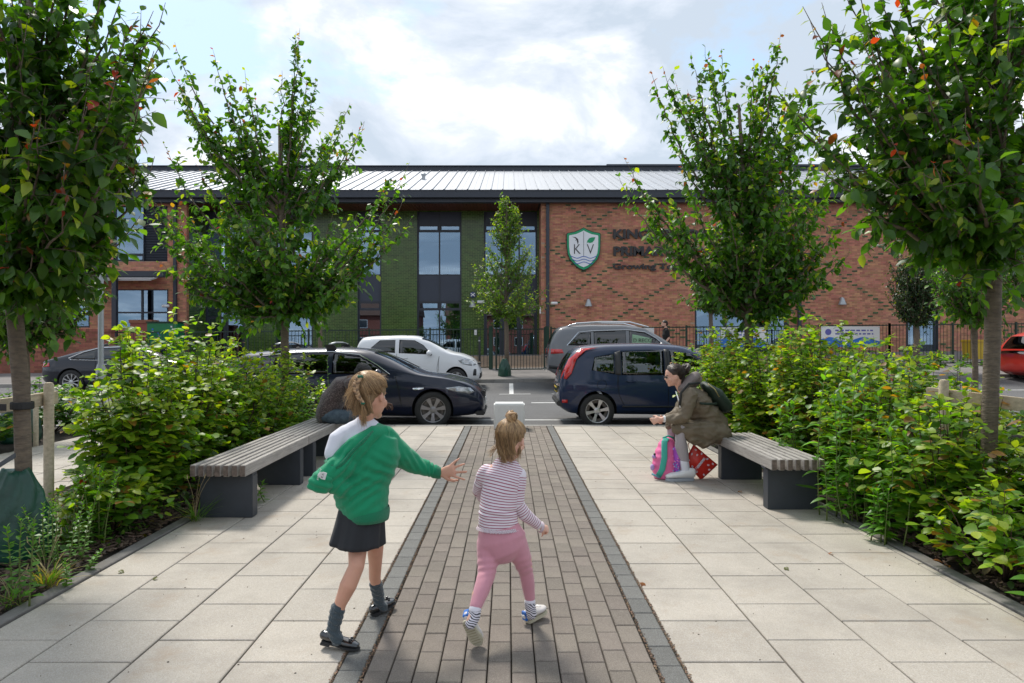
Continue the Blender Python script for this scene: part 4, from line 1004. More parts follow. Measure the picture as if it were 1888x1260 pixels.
# ---------------------------------------------------------------- shrubs
SG = [(.065, .155, .014), (.095, .205, .018), (.135, .25, .02), (.055, .13, .015), (.19, .30, .025)]
def shrub(cx, cy, rx, ry, h, label, n=46, leaf=.066, seed=1, cols=SG, tpl='round', red=.15, yel=1.0, spray=.34, dens=.034, lean=(0, 0), name='shrub', group='shrubs in the planting beds', matn='leafs', hvar=.36):
    random.seed(seed); t = thing(name, label, 'shrub', (cx, cy, 0), group); st = MB(); fo = Fol()
    for i in range(n):
        a = random.uniform(0, 2*pi); rr = math.sqrt(random.random())
        bx, by = cx+.22*rx*rr*cos(a), cy+.22*ry*rr*sin(a)
        hh = h*(1-.35*rr**3)*random.uniform(1-hvar, 1+hvar*.5)
        tip = Vector((cx+rx*rr*cos(a)*1.0+lean[0], cy+ry*rr*sin(a)+lean[1], hh)); s = Vector((bx, by, .02)); L = (tip-s).length
        mid = s.lerp(tip, .5)+Vector(((tip.x-s.x)*.12, (tip.y-s.y)*.12, L*.04)); m_ = max(5, int(L/.11)); cp = curve(s, mid, tip, m_)
        for k in range(1, m_): cp[k] = cp[k]+rv()*.010
        st.tube(cp, [.007*(1-k/(m_-1))+.0015 for k in range(m_)], 5)
        for k in range(1, m_-1):
            fr_ = k/(m_-1)
            for _ in range(2):
                if random.random() < .12: continue
                q = cp[k].lerp(cp[k+1], random.random()); dd = (cp[k+1]-cp[k]).normalized()
                out = Vector((q.x-cx, q.y-cy, 0)); 
                td = (out*.7/(rx)+rv().normalized()*.8+dd*.35); td.z = abs(td.z)*.35+.05; td.normalize()
                tl = spray*(1.05-fr_*.75)*random.uniform(.5, 1.15); e = q+td*tl; e.z -= tl*tl*.3
                if e.z < .06: e.z = .06+random.random()*.05
                tp = curve(q, q.lerp(e, .5)+Vector((0, 0, tl*.10)), e, 4)
                st.tube(tp, [.003, .0024, .0018, .001], 4)
                sd_ = td.cross(Vector((0, 0, 1))).normalized(); kk = .02; sgn = 1
                edge = max(0, min(1, math.hypot((q.x-cx)/rx, (q.y-cy)/ry)*.55+q.z/h*.55))
                while kk < tl:
                    f_ = kk/tl; u = tp[min(3, int(f_*3))].lerp(tp[min(3, int(f_*3)+1)], f_*3-int(f_*3))
                    d = (td*.5+sd_*sgn*.85+rv()*.22-Vector((0, 0, .12))); up = Vector((0, 0, 1))+rv()*.32+out*.25
                    tt = min(1, edge*.65+f_*.4)
                    fo.add(u, d, up, leaf*1.22*random.uniform(.6, 1.15)*(1-.3*f_*(fr_ > .7)), leafcol(tt, 0, yel, cols) if random.random() > red*.35*tt else Vector((.26, .13, .03))*random.uniform(.6, 1.2)); sgn = -sgn; kk += dens*random.uniform(.7, 1.3)
        for _ in range(5):
            q = cp[-1].lerp(cp[-2], random.random()*1.0); fo.add(q, rv()+Vector((0, 0, .5)), Vector((0, 0, 1))+rv()*.5, leaf*random.uniform(.6, .95), leafcol(1, red*.1, yel, cols))
    st.out('stems', M['twig'], t, smooth=True); fo.out('foliage', M[matn], t, tpl); return t, len(fo.P)
L_ = [(-3.16, 5.85, .44, .60, 1.40, 'bright yellow green shrub with round leaves near the left timber stake', 60, .074, 41),
      (-3.30, 6.75, .62, .66, 1.53, 'tall green shrub behind the near end of the left bench', 58, .070, 42),
      (-3.40, 7.95, .64, .70, 1.38, 'dense shrub behind the middle of the left benches', 54, .068, 43),
      (-3.30, 9.15, .60, .70, 1.24, 'low shrub behind the seated man in brown', 48, .066, 44),
      (-3.45, 10.45, .65, .70, 1.16, 'shrub around the trunk of the middle left tree', 46, .066, 45),
      (-3.0, 5.15, .28, .34, .55, 'small low shrub in front of the left bench end', 18, .072, 46)]
for (x, y, rx, ry, h, lb, n, lf, sd_) in L_: cnt.append(shrub(x, y, rx, ry, h, lb, n=n, leaf=lf, seed=sd_)[1])
R_ = [(3.20, 5.05, .52, .58, .98, 'shrub with bronze tipped leaves at the front of the right bed', 54, .072, 51),
      (3.95, 4.55, .60, .60, 1.0, 'broad leafy shrub below the near right trunk', 50, .074, 52),
      (3.30, 6.15, .50, .60, 1.13, 'green shrub beside the near end of the right bench', 56, .070, 53),
      (4.05, 6.40, .55, .62, 1.08, 'leafy shrub behind the right timber stakes', 44, .070, 54),
      (3.38, 7.30, .55, .62, 1.42, 'tall bushy shrub behind the right bench', 60, .068, 55),
      (4.30, 7.75, .55, .65, 1.34, 'shrub in the second row behind the right bench', 44, .068, 56),
      (3.32, 8.50, .58, .66, 1.42, 'yellow green shrub directly behind the seated woman', 58, .068, 57),
      (4.25, 9.10, .60, .66, 1.36, 'shrub in the second row under the tall leafy tree', 44, .068, 58),
      (3.28, 9.75, .58, .66, 1.44, 'dense shrub overlapping the dark blue car', 56, .068, 59),
      (3.25, 10.95, .55, .6, 1.40, 'shrub at the kerb end of the right bed', 50, .068, 60),
      (4.35, 10.6, .60, .66, 1.36, 'shrub behind the trunk of the tall leafy tree', 40, .068, 61),
      (3.02, 4.15, .36, .45, .50, 'low shrub spilling over the right edging stones', 22, .070, 62),
      (3.62, 3.6, .50, .55, .95, 'leafy shrub at the right edge nearest the camera', 30, .074, 63)]
for (x, y, rx, ry, h, lb, n, lf, sd_) in R_: cnt.append(shrub(x, y, rx, ry, h*1.07, lb, n=int(n*1.15), leaf=lf, seed=sd_, red=.30, yel=.8)[1])
for (x, y, rx, ry, h, lb, n, lf, sd_) in ((-7.3, 9.2, .9, .9, .62, 'low hedge shrub beyond the far left walk', 34, .07, 71), (-7.4, 10.9, .8, .8, .85, 'bushy plant beside the dark saloon at far left', 30, .07, 72), (-6.9, 7.6, .5, .6, .45, 'low shrub at the picture edge beyond the left walk', 20, .07, 73), (7.4, 10.6, .9, .8, .55, 'low shrub beyond the far right walk', 30, .07, 74), (14.6, 23.4, 2.6, .5, 1.0, 'dark hedge in front of the railings at far right', 60, .10, 75)):
    cnt.append(shrub(x, y, rx, ry, h, lb, n=n, leaf=lf, seed=sd_, yel=.3, cols=GREENS)[1])
# tall leafy stems (lanceolate leaves)
def stem_plant(x, y, h, label, n=3, leaf=.15, seed=1, tpl='lancebig', cols=((.075, .20, .02), (.10, .25, .03), (.06, .16, .02)), spread=.08, per=26, grp='tall leafy weeds in the planting beds', z0=.02, lean=(0, 0)):
    random.seed(seed); t = thing('leafy_weed', label, 'plant', (x, y, 0), grp); st = MB(); fo = Fol()
    for s in range(n):
        bx, by = x+random.gauss(0, spread), y+random.gauss(0, spread); hh = h*random.uniform(.8, 1.05)
        cp = curve(Vector((bx, by, z0)), Vector((bx+random.gauss(0, .03), by, hh*.5)), Vector((bx+random.gauss(0, .05)+lean[0], by+random.gauss(0, .05)+lean[1], hh)), 8)
        st.tube(cp, [.006-.0005*i for i in range(8)], 6)
        for k in range(per):
            f_ = (k+.5)/per; f2 = .12+.88*f_; i = min(6, int(f2*7)); q = cp[i].lerp(cp[i+1], f2*7-i); a = k*2.4+random.uniform(-.3, .3)
            el = .15+.95*f_**2
            d = Vector((cos(a)*cos(el), sin(a)*cos(el), sin(el))); up = Vector((-cos(a)*sin(el), -sin(a)*sin(el), cos(el)))
            c = Vector(random.choice(cols))*random.uniform(.8, 1.15)
            fo.add(q, d, up+rv()*.12, leaf*(1.05-.55*f_)*random.uniform(.8, 1.1), c)
    st.out('stems', mat('weed_stem_%d' % seed, (.12, .16, .04), .6), t, smooth=True); fo.out('foliage', M['leafs'], t, tpl)
for a in ((W(1530, 0, 5.75).x, 5.75, 1.28, 'bright lime stem with long leaves rising from the right shrubs', 4, .17, 81), (W(1590, 0, 5.5).x, 5.5, 1.24, 'pair of lime leafy stems beside the bronze tipped shrub', 3, .18, 82), (W(1462, 0, 6.7).x, 6.65, 1.0, 'long leaved green weed overhanging the right bench', 4, .17, 83), (W(1645, 0, 5.0).x, 5.0, 1.05, 'tall long leaved weed left of the right timber stake', 2, .16, 84), (W(1560, 0, 5.55).x, 5.5, .62, 'grey green weed with withered lower leaves by the right bench leg', 7, .13, 85), (W(1622, 0, 5.0).x, 4.95, .42, 'drooping weed at the edging stones right of the bench', 5, .12, 86),
          (W(555, 0, 9.3).x, 9.3, .98, 'bright green long leaved stem left of the seated man', 3, .17, 87), (W(620, 0, 10.2).x, 10.0, 1.22, 'single tall sapling stem in front of the dark estate car', 1, .10, 88), (W(1860, 0, 3.55).x, 3.45, .75, 'long leaved stem rising by the edging at the right picture edge', 1, .16, 89), (W(1700, 0, 5.8).x, 5.8, .9, 'broad leaved weed left of the right timber rail', 3, .16, 90), (W(170, 0, 4.9).x, 4.9, .55, 'bushy small leaved weed by the near left timber stake', 9, .06, 91), (W(120, 0, 4.5).x, 4.45, .42, 'low feathery weed beside the green watering bag', 9, .055, 92), (W(10, 0, 3.75).x, 3.8, .5, 'sparse weed with a few leaves at the left picture edge', 5, .07, 93), (W(215, 0, 5.2).x, 5.2, .32, 'ground level weed under the yellow green shrub', 8, .06, 94), (W(497, 0, 6.35).x, 6.3, .17, 'small weed growing between slabs under the left bench', 1, .09, 95), (W(185, 0, 4.25).x, 4.2, .15, 'little seedling in the bark mulch', 2, .05, 96)):
    stem_plant(a[0], a[1], a[2], a[3], n=a[4], leaf=a[5], seed=a[6], tpl='lancebig' if a[5] > .08 else 'small', per=22 if a[5] > .08 else 30, z0=.0)
def tuft(x, y, label, n=60, h=.28, seed=1, dry=.2):
    random.seed(seed); t = thing('grass_tuft', label, 'grass', (x, y, 0), 'grass tufts at the edging'); fo = Fol()
    for _ in range(n):
        a = random.uniform(0, 2*pi); el = random.uniform(.75, 1.5); c = Vector((.09, .19, .03)) if random.random() > dry else Vector((.30, .24, .08))
        fo.add((x+random.gauss(0, .02), y+random.gauss(0, .02), 0), (cos(a)*cos(el), sin(a)*cos(el), sin(el)), (-cos(a)*sin(el), -sin(a)*sin(el), cos(el)), h*random.uniform(.4, 1.1), c*random.uniform(.7, 1.2))
    st = MB()
    for _ in range(4):
        a = random.uniform(0, 2*pi); e = Vector((x+.12*cos(a), y+.1*sin(a), h*1.35)); st.tube(curve(Vector((x, y, 0)), Vector((x, y, h*.8)), e, 6), .0014, 4); st.tube([e, e+Vector((.012*cos(a), 0, .035))], [.004, .002], 5)
    st.out('seed_heads', mat('straw_%d' % seed, (.35, .27, .15), .8), t); fo.out('blades', M['grass'], t, 'blade')
TPL['blade'] = leaf_template(.022, .3, .5, 'lance')
for i, (px, py, lb, n, h) in enumerate(((360, 962, 'green grass tuft at the foot of the left bench leg', 46, .27), (85, 1085, 'yellowing grass tuft overhanging the left edging stones', 90, .22), (130, 1010, 'thin grass clump in the mulch right of the watering bag', 60, .26), (20, 1120, 'short grass clump at the bottom left corner', 50, .16), (1395, 800, 'tiny grass tuft behind the right bench', 20, .12))):
    Y = 1.45*F/(py-632); tuft(FX(px, Y), Y, lb, n, h, seed=200+i, dry=.45 if i == 1 else .15)
# dry undergrowth below the left shrubs
random.seed(5); fo = Fol()
for _ in range(2600):
    x = random.uniform(-4.2, -2.75); y = random.uniform(4.6, 11); fo.add((x, y, random.uniform(.0, .12)), rv()+Vector((0, 0, .6)), Vector((0, 0, 1))+rv()*.4, random.uniform(.03, .07), Vector(random.choice([(.05, .12, .02), (.08, .15, .02), (.20, .15, .04), (.04, .08, .02)])))
for _ in range(3200):
    x = random.uniform(2.85, 4.8); y = random.uniform(3.0, 11.4); fo.add((x, y, random.uniform(.0, .14)), rv()+Vector((0, 0, .6)), Vector((0, 0, 1))+rv()*.4, random.uniform(.03, .08), Vector(random.choice([(.05, .12, .02), (.07, .14, .02), (.10, .08, .04), (.04, .08, .02)])))
o = fo.out('ground_cover', M['leafs'], None, 'round'); tag(o, 'low leafy ground cover under the shrubs of both beds', 'ground cover', kind='stuff')
# watering bags
def wbag(x, y, w, h, label, n, zt=0.0):
    t = thing('watering_bag', label, 'watering bag', (x, y, zt), 'green watering bags round tree trunks')
    prof = []; mb = MB(); rings = 22; seg = 44; random.seed(n)
    for j in range(rings+1):
        f_ = j/rings; r = w*(1.0+.10*sin(pi*f_*1.1))*(1-.62*f_**2.2)*(.93 if j == 0 else 1)
        for k in range(seg):
            a = 2*pi*k/seg; rr = r*(1+.08*sin(3*a+1.5*f_)+.055*sin(9*a+4*sin(5*f_))*(.3+f_)+.02*sin(17*a+9*f_)+.06*noise.noise((cos(a)*2.5, sin(a)*2.5, f_*4+n)))
            mb.v.append((x+rr*cos(a), y+rr*sin(a), zt+h*f_*(1+.03*sin(2*a))))
    for j in range(rings):
        for k in range(seg): a = j*seg+k; b_ = j*seg+(k+1) % seg; mb.f.append((a, b_, b_+seg, a+seg)); mb.mi.append(0)
    mb.f.append(tuple(rings*seg+k for k in range(seg))); mb.mi.append(0)
    mb.out('sack', M['bag'], t, smooth=True); return t
t = wbag(-3.30, 4.58, .19, .60, 'dark green watering bag with a white tag round the near left trunk', 1)
MB().obox((-3.36, 4.36, .645), (.052, .01, .012), (-.002, .012, .03), (0, .0015, -.0008)).out('care_tag', M['white'], t); MB().obox((-3.36, 4.352, .664), (.04, .008, .009), (-.0015, .009, .02), (0, .0012, -.0006)).out('tag_print', mat('tag_grey', (.25, .27, .28), .6), t)
MB().obox((-3.23, 4.40, .69), (.055, 0, .035), (-.008, .01, .014), (0, .003, 0)).out('strap', M['blackpl'], t); MB().tube([(-3.39, 4.36, .70)]+[(-3.39+.022*sin(a), 4.36, .735-.035*cos(a)) for a in [i*.5 for i in range(13)]], .0018, 5).out('cord', M['alu'], t)
wbag(FX(930, 22.05), 22.05, .20, .62, 'green watering bag at the foot of the slender street tree', 2, .30)
wbag(FX(30, 9.9), 9.95, .25, .6, 'green watering bag behind the planting at far left', 3)
# rubber strap fixing the left trunk to the rail
t = thing('tree_tie', 'black rubber tie holding the near left trunk to its rail', 'tree tie', (-3.3, 4.6, 1.02))
MB().lathe([(.066, 1.0), (.069, 1.005), (.069, 1.045), (.066, 1.05)], (W(41, 0, 4.62).x, 4.62, 0), n=20).obox((-3.42, 4.45, 1.03), (.17, -.03, .0), (0, .004, 0), (0, 0, .022)).out('strap', M['black'], t)
print('leaves', cnt)

# fallen leaves on the slabs
LF = leaf_mesh('fallen_leaf', [(0, 0, 0)], [(0, 1, 0)], [(0, 0, 1)], [.055], [(.22, .09, .04)], 'ovate'); LF.materials.append(M['leafs'])
LG = leaf_mesh('fallen_leaf', [(0, 0, 0)], [(0, 1, 0)], [(0, 0, 1)], [.05], [(.09, .10, .04)], 'ovate'); LG.materials.append(M['leafs'])
for i, (px, py, lb) in enumerate(((292, 1068, 'small green brown leaf lying on the left slabs near the mulch'), (1368, 909, 'curled brown leaf on the slabs just left of the right bench leg'), (1535, 1022, 'dark leaf scrap on the right slabs below the bench'), (1448, 1049, 'small dark leaf in a joint of the right slabs'), (1720, 1036, 'reddish fallen leaf beside the right edging stones'), (1745, 1046, 'bronze leaf lying against the right edging stones'), (219, 1056, 'tiny dark leaf on the left slabs'), (1180, 1078, 'little brown leaf at the right border setts'), (620, 905, 'small leaf near the left bench on the slabs'))):
    Y = H*F/(py-632); o = bpy.data.objects.new('fallen_leaf', LF if i % 3 else LG); COL.objects.link(o); o.location = (FX(px, Y), Y, .012); o.rotation_euler = (random.uniform(-.3, .3), random.uniform(-.3, .3), random.uniform(0, 6.3)); o.scale = (1, 1, 1.5)
    tag(o, lb, 'leaf', 'fallen leaves on the paving')
# ---------------------------------------------------------------- cars
M['tyre'] = mat('tyre_rubber', (.022, .022, .022), .8, bump=.4, bscale=60)
M['rim'] = mat('alloy', (.52, .53, .54), .3, metal=.75)
M['rimd'] = mat('dark_alloy', (.25, .25, .26), .35, metal=.8)
M['chrome'] = mat('chrome', (.75, .76, .77), .12, metal=1.0)
M['well'] = mat('wheel_well', (.010, .010, .011), .9)
M['cabin'] = mat('cabin_trim', (.018, .019, .021), .8)
M['seam'] = mat('shut_line', (.006, .006, .007), .8)
M['redlamp'] = mat('red_lamp', (.50, .012, .012), .12, coat=1.0, var=.3, scale=18)
M['clearlamp'] = mat('clear_lamp', (.34, .36, .38), .10, metal=.4, coat=1.0, var=.45, scale=22)
M['disc'] = mat('brake_disc', (.16, .15, .14), .5, metal=.7)
M['yplate'] = mat('yellow_plate', (.70, .50, .05), .5); M['wplate'] = mat('white_plate', (.70, .70, .68), .5)
def lerp_pts(pts, x): return float(np.interp(x, [p[0] for p in pts], [p[1] for p in pts]))
def smooth_pts(pts, n=60):
    xs = np.array([p[0] for p in pts]); ys = np.array([p[1] for p in pts]); X = np.linspace(xs[0], xs[-1], n); Y = np.interp(X, xs, ys)
    for _ in range(2): Y[1:-1] = .25*Y[:-2]+.5*Y[1:-1]+.25*Y[2:]
    return list(zip(X, Y))
class CarShape:
    def __init__(s, L, Wd, top, belt, bot, nose=.22, tail=.16, lean=.30):
        s.L, s.hw0 = L, Wd/2; s.top, s.belt, s.bot = smooth_pts(top, 90), smooth_pts(belt, 60), smooth_pts(bot, 60); s.nose, s.tail, s.lean = nose, tail, lean
    def hw(s, x):
        w = s.hw0; a, b = x, s.L-x
        if a < .55: w -= s.tail*((.55-a)/.55)**2.2
        if b < .80: w -= s.nose*((.80-b)/.80)**2.0
        return w
    def sec(s, x):
        hw = s.hw(x); zb, zt = lerp_pts(s.bot, x), lerp_pts(s.top, x); zB = min(lerp_pts(s.belt, x), zt-.05); h = max(0, zt-zB)
        yr = hw*.955-s.lean*h-.035; q = min(1, h/.35)
        return [(0, zb), (hw*.70, zb), (hw*.90, zb+.03), (hw*.965, zb+.14), (hw*1.0, zb+.42*(zB-zb)), (hw*1.0, zb+.70*(zB-zb)), (hw*.985, zB-.10), (hw*.955, zB-.012), (hw*.955-s.lean*h*.5+.008*q, zB+h*.50), (yr+.03, zt-.085*q-.02), (yr-.05, zt-.03*q-.008), (yr*.72, zt-.008), (yr*.4, zt+.004), (0, zt+.008)]
    def side_y(s, x, z):
        p = s.sec(x)[2:11]; return float(np.interp(z, [q[1] for q in p], [q[0] for q in p]))
    def top_z(s, x, y):
        p = s.sec(x)[8:]; p = sorted(p, key=lambda q: q[0]); return float(np.interp(abs(y), [q[0] for q in p], [q[1] for q in p]))
def car(name, label, loc, shp, paint, wheels, wr, windows, wind, rear, seams=(), spokes=5, rimm='rim', door_trims=(), belt_trim=None, side_glass='cglass', group=None, cabin_drop=.42, rz=0, zs=1.0, steer=0, arch_lip=True, spoke_w=.05, cab=None):
    t = thing(name, label, 'car', loc, group, rz=0); ORG[t.name] = None; t.scale = (1, 1, zs); t.rotation_euler = (0, 0, rz)
    n = 56; L = shp.L; xs = [L*(1-cos(pi*i/(n-1)))/2*.35+L*i/(n-1)*.65 for i in range(n)]; xs[0] = .0; xs[-1] = L
    mb = MB(); m_ = 14
    for x in xs:
        s_ = shp.sec(x); 
        for y, z in s_: mb.v.append((x, -y, z))
        for y, z in reversed(s_[1:-1]): mb.v.append((x, y, z))
    R_n = 2*m_-2
    for i in range(n-1):
        for k in range(R_n):
            k2 = (k+1) % R_n; a = i*R_n; mb.f.append((a+k, a+k2, a+R_n+k2, a+R_n+k)); mb.mi.append(0)
    mb.f.append(tuple(range(R_n))); mb.f.append(tuple((n-1)*R_n+k for k in reversed(range(R_n)))); mb.mi += [0, 0]
    me = mb.mesh('body'); body = link('body', me, [paint, M['well'], M['cabin']], t, True, True)
    bake(body, [('SUBSURF', dict(levels=1))])
    def cutter(mbc, mi):
        me = mbc.mesh('c'); o = bpy.data.objects.new('c', me); COL.objects.link(o); o.parent = t
        for q in (paint, M['well'], M['cabin']): me.materials.append(q)
        me.polygons.foreach_set('material_index', [mi]*len(me.polygons)); return o
    cs = []
    for wx in wheels:                      # wheel arches
        c = MB()
        for sgn in (-1, 1): c.lathe([(wr+.045, sgn*(shp.hw0-.30)), (wr+.045, sgn*(shp.hw0+.2))], (wx, 0, wr+.01), axis='y', n=40, cap=True)
        cs.append(cutter(c, 1))
    # cabin hollow
    ca, cb = cab; c = MB(); st = [ca+(cb-ca)*i/22 for i in range(23)]; rr = None
    for x in st:
        zt = lerp_pts(shp.top, x)-.05; zB = lerp_pts(shp.belt, x); hw = shp.hw(x)
        f_ = min(1, (x-ca)/.15, (cb-x)/.15); z0 = zB-cabin_drop; h = max(.02, zt-zB)
        zt = max(zt, zB-.05)
        ring = [(hw*.90, z0), (hw*.90, zB-.05), (hw*.955-shp.lean*h-.075, zt-.05), (hw*.955-shp.lean*h-.16, zt)]
        for y, z in ring: c.v.append((x, -y, z))
        for y, z in reversed(ring): c.v.append((x, y, z))
    for i in range(22):
        for k in range(8): k2 = (k+1) % 8; a = i*8; c.f.append((a+k, a+k2, a+8+k2, a+8+k)); c.mi.append(0)
    c.f.append(tuple(range(8))); c.f.append(tuple(22*8+k for k in reversed(range(8)))); c.mi += [0, 0]
    cs.append(cutter(c, 2))
    c = MB()
    for poly in windows: c.prism(poly, -1.5, 1.5)
    cs.append(cutter(c, 2))
    for (xa, xb, wy, z0, z1) in [w for w in (wind, rear) if w]:
        c = MB(); c.box(xa, xb, -wy, wy, z0, z1); cs.append(cutter(c, 2))
    for q in cs:
        md = body.modifiers.new('b', 'BOOLEAN'); md.operation = 'DIFFERENCE'; md.object = q; md.solver = 'EXACT'
    dg = bpy.context.evaluated_depsgraph_get(); dg.update(); me2 = bpy.data.meshes.new_from_object(body.evaluated_get(dg))
    if len(me2.polygons) > 500: body.modifiers.clear(); body.data = me2
    else: body.modifiers.clear(); print('BOOLEAN FAILED', name)
    for q in cs: bpy.data.objects.remove(q)
    auto_smooth(body, 38)
    E = .006
    def on_side(poly, sgn, off): return [(x, sgn*(shp.side_y(x, z)+off), z) for x, z in poly]
    def densify(poly, d=.08):
        out = []
        for a, b in zip(poly, poly[1:]+poly[:1]):
            k = max(1, int(math.hypot(b[0]-a[0], b[1]-a[1])/d)); out += [(a[0]+(b[0]-a[0])*i/k, a[1]+(b[1]-a[1])*i/k) for i in range(k)]
        return out
    def patch(poly, sgn, off, name_, m__, th=.004, parent=None):
        poly = densify(poly); bm = bmesh.new(); vs = [bm.verts.new((x, 0, z)) for x, z in poly]; bm.faces.new(vs)
        x0, x1 = min(p[0] for p in poly), max(p[0] for p in poly); z0, z1 = min(p[1] for p in poly), max(p[1] for p in poly)
        for k in range(1, int((x1-x0)/.10)+1): bmesh.ops.bisect_plane(bm, geom=bm.verts[:]+bm.edges[:]+bm.faces[:], plane_co=(x0+k*.1, 0, 0), plane_no=(1, 0, 0))
        for k in range(1, int((z1-z0)/.06)+1): bmesh.ops.bisect_plane(bm, geom=bm.verts[:]+bm.edges[:]+bm.faces[:], plane_co=(0, 0, z0+k*.06), plane_no=(0, 0, 1))
        for v in bm.verts: v.co.y = sgn*(shp.side_y(v.co.x, v.co.z)+off)
        r = bmesh.ops.extrude_face_region(bm, geom=bm.faces[:]); 
        for e in r['geom']:
            if isinstance(e, bmesh.types.BMVert): e.co.y -= sgn*th
        bmesh.ops.recalc_face_normals(bm, faces=bm.faces)
        me = bpy.data.meshes.new(name_); bm.to_mesh(me); bm.free(); return link(name_, me, m__, parent or t, True, True)
    for sgn in (-1, 1):
        for j, poly in enumerate(windows): patch(poly, sgn, -.012, 'side_window', M[side_glass if not isinstance(side_glass, (list, tuple)) else side_glass[j]])
        for pts in seams:
            q = MB(); P = on_side(densify(list(pts)+[pts[-1]], .06)[:-1], sgn, .0015); q.tube(P, .004, 4); q.out('shut_line', M['seam'], t, local=True)
    # windscreen and rear window glass
    def screen(w, nm, gl):
        xa, xb, wy, z0, z1 = w; q = MB(); nx, ny = 9, 9
        for i in range(nx+1):
            x = xa+(xb-xa)*i/nx
            for j in range(ny+1):
                y = -wy+2*wy*j/ny; q.v.append((x, y, shp.top_z(x, y)-.015))
        for i in range(nx):
            for j in range(ny): a = i*(ny+1)+j; q.f.append((a, a+1, a+ny+2, a+ny+1)); q.mi.append(0)
        q.out(nm, gl, t, smooth=True, local=True)
    screen(wind, 'windscreen', M['cglass'])
    if rear: screen(rear, 'rear_window', M['cglassd'])
    # wheels
    for wx in wheels:
        for sgn in (-1, 1):
            w = bpy.data.objects.new('wheel', None); COL.objects.link(w); w.parent = t; ORG[w.name] = None
            w.location = (wx, sgn*(shp.hw0-.115), wr); tw = .105
            if steer and wx > L/2: w.rotation_euler = (0, 0, steer)
            MB().lathe([(wr*.68, -tw*.9), (wr*.80, -tw), (wr*.95, -tw*.92), (wr, -tw*.66), (wr, tw*.66), (wr*.95, tw*.92), (wr*.80, tw), (wr*.68, tw*.9)], axis='y', n=40).out('tyre', M['tyre'], w, smooth=True, local=True)
            s = sgn*tw
            MB().lathe([(wr*.70, s*.86), (wr*.665, s*.92), (wr*.63, s*.70), (wr*.62, -s*.6)], axis='y', n=40).out('rim', M[rimm], w, smooth=True, local=True)
            MB().lathe([(wr*.60, s*.08), (.06, s*.05)], axis='y', n=32, cap=False).lathe([(wr*.45, s*.25), (.05, s*.25)], axis='y', n=28, cap=True).out('brake_disc', M['disc'], w, local=True)
            q = MB()
            for k in range(spokes):
                a = 2*pi*k/spokes+.2; d = Vector((cos(a), 0, sin(a))); p = Vector((-sin(a), 0, cos(a)))
                v = []
                for r_, hw_, yy in ((.03, spoke_w*.55, s*.62), (wr*.35, spoke_w*.5, s*.74), (wr*.655, spoke_w*.85, s*.82)):
                    for e, yo in ((-1, 0), (1, 0), (1, -s*.28), (-1, -s*.28)): c_ = d*r_+p*hw_*e; v.append((c_.x, yy+yo, c_.z))
                q.add(v, [(0, 1, 2, 3), (8, 11, 10, 9)]+[(i+j, i+(j+1) % 4, i+4+(j+1) % 4, i+4+j) for i in (0, 4) for j in range(4)])
            q.lathe([(.062, s*.5), (.060, s*.70), (.035, s*.76), (.001, s*.76)], axis='y', n=20)
            q.out('spokes', M[rimm], w, local=True, ang=40)
    def P(kind, *a, **k): return patch(*a, **k)
    t['_'] = 0; del t['_']
    return t, patch, on_side, shp
def lamp_bar(t, pts, r, name, m_): MB().tube(pts, r, 8).out(name, m_, t, smooth=True, local=True)
def mirror(t, shp, x, z, m_, both=True):
    for sgn in (-1, 1):
        y = shp.side_y(x, z); o = MB().ball((x-.02, sgn*(y+.14), z+.03), (.075, .115, .075), 12).out('mirror', m_, t, smooth=True, local=True)
        MB().tube([(x+.03, sgn*(y-.02), z-.03), (x, sgn*(y+.10), z)], .022, 6).out('mirror_arm', M['blackpl'], t, local=True)
def seats(t, xs, z, W_, m_=None):
    for x in xs:
        for y in (-W_, W_):
            MB().obox((x, y, z+.0), (.07, 0, -.02), (0, .23, 0), (-.09, 0, .32)).out('seat_back', M['cabin'], t, local=True, bevel=.04)
            MB().ball((x-.13, y, z+.44), (.06, .13, .10), 12).out('headrest', M['cabin'], t, smooth=True, local=True)
def handle(t, shp, x, z, m_):
    for sgn in (-1, 1):
        y = shp.side_y(x, z); MB().tube([(x-.09, sgn*(y-.005), z), (x-.07, sgn*(y+.028), z), (x+.07, sgn*(y+.028), z), (x+.09, sgn*(y-.005), z)], .011, 6).out('door_handle', m_, t, smooth=True, local=True)
def paint(name, col, **k): return mat(name, col, .42, spec=.25, coat=.75, **k)
CL = lambda Yn, Wd: Yn+Wd/2
